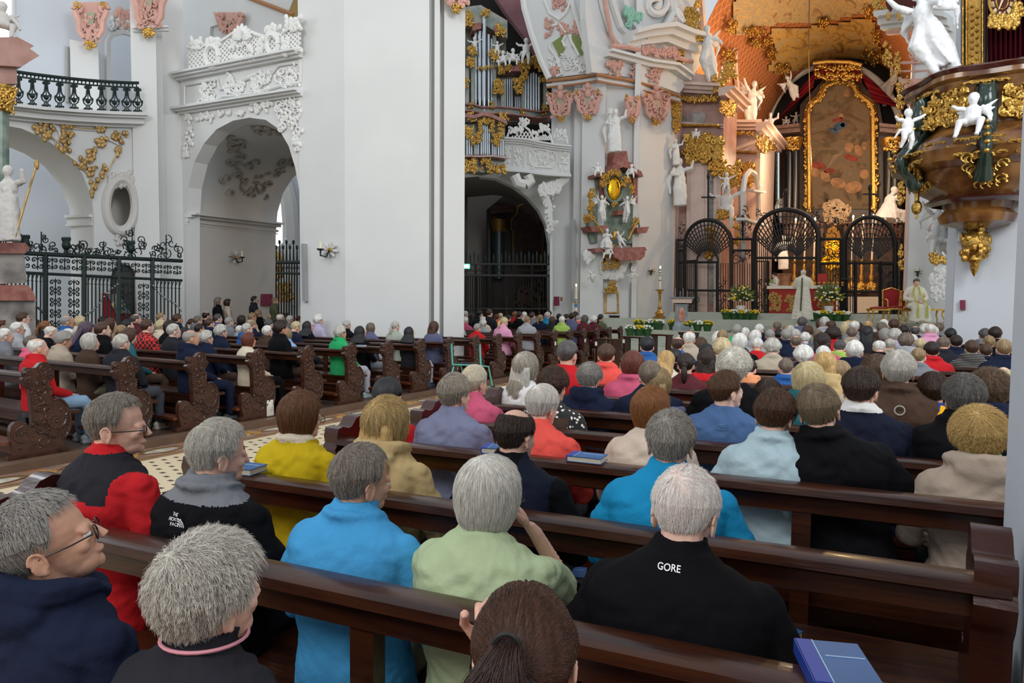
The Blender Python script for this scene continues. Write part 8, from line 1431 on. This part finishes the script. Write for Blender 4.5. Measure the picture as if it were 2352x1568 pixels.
near('person with white-grey hair, dark brown vest with a pale ring emblem', 2069, 801, 5, 's', 'silver', ('9C968E', 'E4DED4'), 4000, .04, 'brown', 'coat', 1.1, hy=-.12, seed=34, mess=.2, vox=.014, thick=1.22, zones=(lambda c: 1 if abs(c.x) > .2 else 0, ['brown', 'royal']), extra=lambda t, tp, R3, pv, h: child('ring_emblem', MB().tube([(-.005 + .026 * math.cos(a), -.19, .955 + .026 * math.sin(a)) for a in [2 * PI * k / 20 for k in range(21)]], .004, 6).mesh('ring_emblem', mat('ring_grey', 'A8A49C', .5)), t))
near('child with short dark hair, bright yellow top', 2151, 849, 5, 's', 'dbrown', ('2A1C16', '5A3C2A'), 3000, .035, 'yellow', 'crew', .9, seed=35, vox=.014, mess=.2, zones=(lambda c: 0, ['sunyellow']))
near('person with frizzy brown curls, navy quilted puffer jacket', 2282, 850, 5, 'c', 'brown', ('3A2A20', '8A6E50'), 4000, .05, 'navy', 'hood', 1.14, seed=36, mess=.7, vox=.014, lift=.02)
near('person with medium brown hair behind the white head beside the suit', 2018, 812, 6, 'b', 'brown', ('3A2A20', '7A5E44'), 3000, .06, 'cream', 'coat', 1.05, seed=37, vox=.015)
# people standing in the passage, the celebrants
def stand(label, p, yaw, h, hairst, hc, col, legc='charcoal', robe=None, vx=.018, hpitch=0, stole=None, zb=0, gl=False):
    t = thing('person', label, 'person', (p[0], p[1], zb), yaw); s = h / 1.74; t.scale = (s, s, s); dz = .42
    hd = ((-.08, .2, .62), (.08, .2, .62)) if not robe else ((-.16, .34, .78), (.16, .34, .78))
    def up(m): m.v = [(x, y, z + dz) for x, y, z in m.v]; return m
    child('body', gimme(up(skin_mb(0, hpitch, hd)), .011, 1), t, skinmat(0))
    if robe:
        m = top_mb(1.05, 'turtle', hd); up(m); rings = []
        for k in range(10): z = .06 + k * .12; w = .34 - .018 * k; rings.append([((w + .02 * math.sin(9 * a)) * math.cos(a), -.02 + (w * .72 + .02 * math.sin(9 * a)) * math.sin(a), z) for a in [2 * PI * q / 40 for q in range(40)]])
        m.loft(rings); me = gimme(m, .016, 2, .008); o = child('white_vestment', me, t, cloth('vest'))
        if stole: g = MB(); [g.tube([(sx * .07, -.16, 1.42), (sx * .09, -.19, 1.2), (sx * .06, -.22, .9), (sx * .04, -.3, .35)] if stole < 0 else [(sx * .07, .12, 1.42), (sx * .09, .17, 1.2), (sx * .09, .26, .9), (sx * .09, .3, .4)], .03, 6, 0, .35) for sx in ((0,) if stole < 0 else (-1, 1))]; child('stole', g.mesh('stole', cloth('olive' if stole < 0 else 'lime')), t)
    else:
        child('jacket', gimme(up(top_mb(1, 'collar', hd)), .016, 2, .006), t, cloth(col)); m = MB(); m.ell((0, 0, .92), (.17, .13, .12), 14, 10)
        for sx in (-1, 1): m.tube([(sx * .09, 0, .92), (sx * .1, .0, .5), (sx * .1, 0, .06)], [.09, .07, .055], 12); o = child('shoe', SHOE, t, loc=(sx * .1, 0, 0))
        child('trousers', gimme(m, .02, 2), t, cloth(legc))
    h_ = child('hair', FARHAIR[(hairst, 0)], t, hairmat(hc), PIV + Vector((0, 0, dz))); h_.rotation_euler = (hpitch, 0, 0)
    if gl: g = MB(); glasses_mb(g, Rm(0)); g.v = [(x, y, z + dz) for x, y, z in g.v]; child('glasses', g.mesh('glasses', IRB), t)
    return t
for px, py, z, hs, hc, col, lab in ((502, 680, 18.6, 'l', 'gbrown', 'black', 'person with long hair in black top leaning on the white passage wall'), (524, 684, 18.9, 'b', 'dbrown', 'beige', 'person with dark wavy hair in beige top against the white passage wall'), (585, 677, 20.0, 's', 'black', 'charcoal', 'person with beard and glasses in dark jacket left of the magenta board'), (632, 680, 20.4, 'k', 'sandy', 'olive', 'bald person in dark olive shirt right of the magenta board')):
    q = at(px, py, z); h = 1.72; struct(MB().box((q.x, q.y, (q.z - h) / 2), (.7, .7, max(.02, q.z - h))).build('floor_wall_step', STN, smooth=False)); stand(lab, (q.x, q.y), -.5, h, hs, hc, col, zb=max(0, q.z - h), gl='glasses' in lab)
q = onz(1842, 738, 1.2); q.y = min(q.y, 27.5); stand('priest in long white chasuble seen from behind, standing before the red altar', (q.x, q.y), -.05, 1.86, 'r', 'white', 'white', robe=1, stole=-1, zb=1.2)
q = at(1778, 700, 28.2); stand('person in white vestment bending behind the left end of the red altar', (q.x, q.y), 2.0, 1.70, 's', 'dbrown', 'white', robe=1, stole=1, zb=1.45, hpitch=-.4)
q = at(2100, 742, 22.75); t = thing('person', 'seated priest in white with yellow-green stole, head bowed, right of the altar', 'person', (q.x, q.y, q.z + .02), PI + .35); t.scale = (1.15, 1.15, 1.15)
child('body', gimme(skin_mb(0, -.45, ((-.04, .34, .62), (.04, .34, .62))), .01, 1), t, skinmat(0)); m = top_mb(1.12, 'turtle', ((-.04, .34, .62), (.04, .34, .62))); m.ell((0, .15, .48), (.27, .34, .12), 16, 10)
for sx in (-1, 1): m.tube([(sx * .12, .42, .48), (sx * .13, .44, .25), (sx * .15, .42, .05)], [.12, .12, .14], 12)
m.tube([(0, .4, .45), (0, .42, .06)], [.15, .16], 12); child('white_vestment', gimme(m, .016, 2, .006), t, cloth('vest')); g = MB()
for sx in (-1, 1): g.tube([(sx * .06, .07, 1.03), (sx * .09, .12, .85), (sx * .11, .3, .66), (sx * .12, .52, .56), (sx * .12, .57, .4), (sx * .12, .58, .15)], .034, 6, 0, .4)
child('yellow_green_stole', g.mesh('stole', cloth('stolegreen')), t); h_ = child('hair', FARHAIR[('s', 1)], t, hairmat('dgrey'), PIV); h_.rotation_euler = (-.45, 0, 0)
# legs and shoes shown beside the carved pew ends
for k, c, sc in ((0, 'jeans', '8E9498'), (1, 'slategrey', 'B8B0A4'), (2, 'navy', '2A2A2E'), (3, 'black', '2A2A2E'), (5, 'palegrey', '9AA4A2'), (7, 'palegrey', '3A4A5E')):
    own = [o for o in bpy.data.objects if o.get('category') == 'person' and o.get('group') == GRP['L'] and abs(o.location.y - LR[k][2]) < .02]
    if not own: continue
    o = max(own, key=lambda o_: o_.location.x); o.location.x = max(o.location.x, -8.25)
    for ch in o.children:
        if ch.name.startswith('trousers'): ch.material_slots[0].material = cloth(c)
    for sx in (-1, 1): s_ = child('shoe', SHOE, o, loc=(sx * .105, .46, 0)); s_.material_slots[0].link = 'OBJECT'; s_.material_slots[0].material = mat('shoe_' + sc, sc, .6)
# ---------------------------------------------------------------- origins at the base of every thing
bpy.context.view_layer.update()
for o in list(SC.objects):
    if o.parent or not o.get('category') or o.location.length > 1e-6: continue
    if o.type == 'EMPTY':
        pts = [c.matrix_world @ Vector(b) for c in o.children_recursive if c.type == 'MESH' for b in c.bound_box]
        if pts: a = Vector([min(p[i] for p in pts) for i in range(3)]); b = Vector([max(p[i] for p in pts) for i in range(3)]); q = Vector(((a.x + b.x) / 2, (a.y + b.y) / 2, a.z)); o.location = q; [setattr(c, 'matrix_parent_inverse', Matrix.Translation(-q)) for c in o.children]
    elif o.type == 'MESH' and o.data.users == 1: pts = [Vector(b) for b in o.bound_box]; q = Vector(((pts[0].x + pts[6].x) / 2, (pts[0].y + pts[6].y) / 2, min(p.z for p in pts))); o.data.transform(Matrix.Translation(-q)); o.location = q
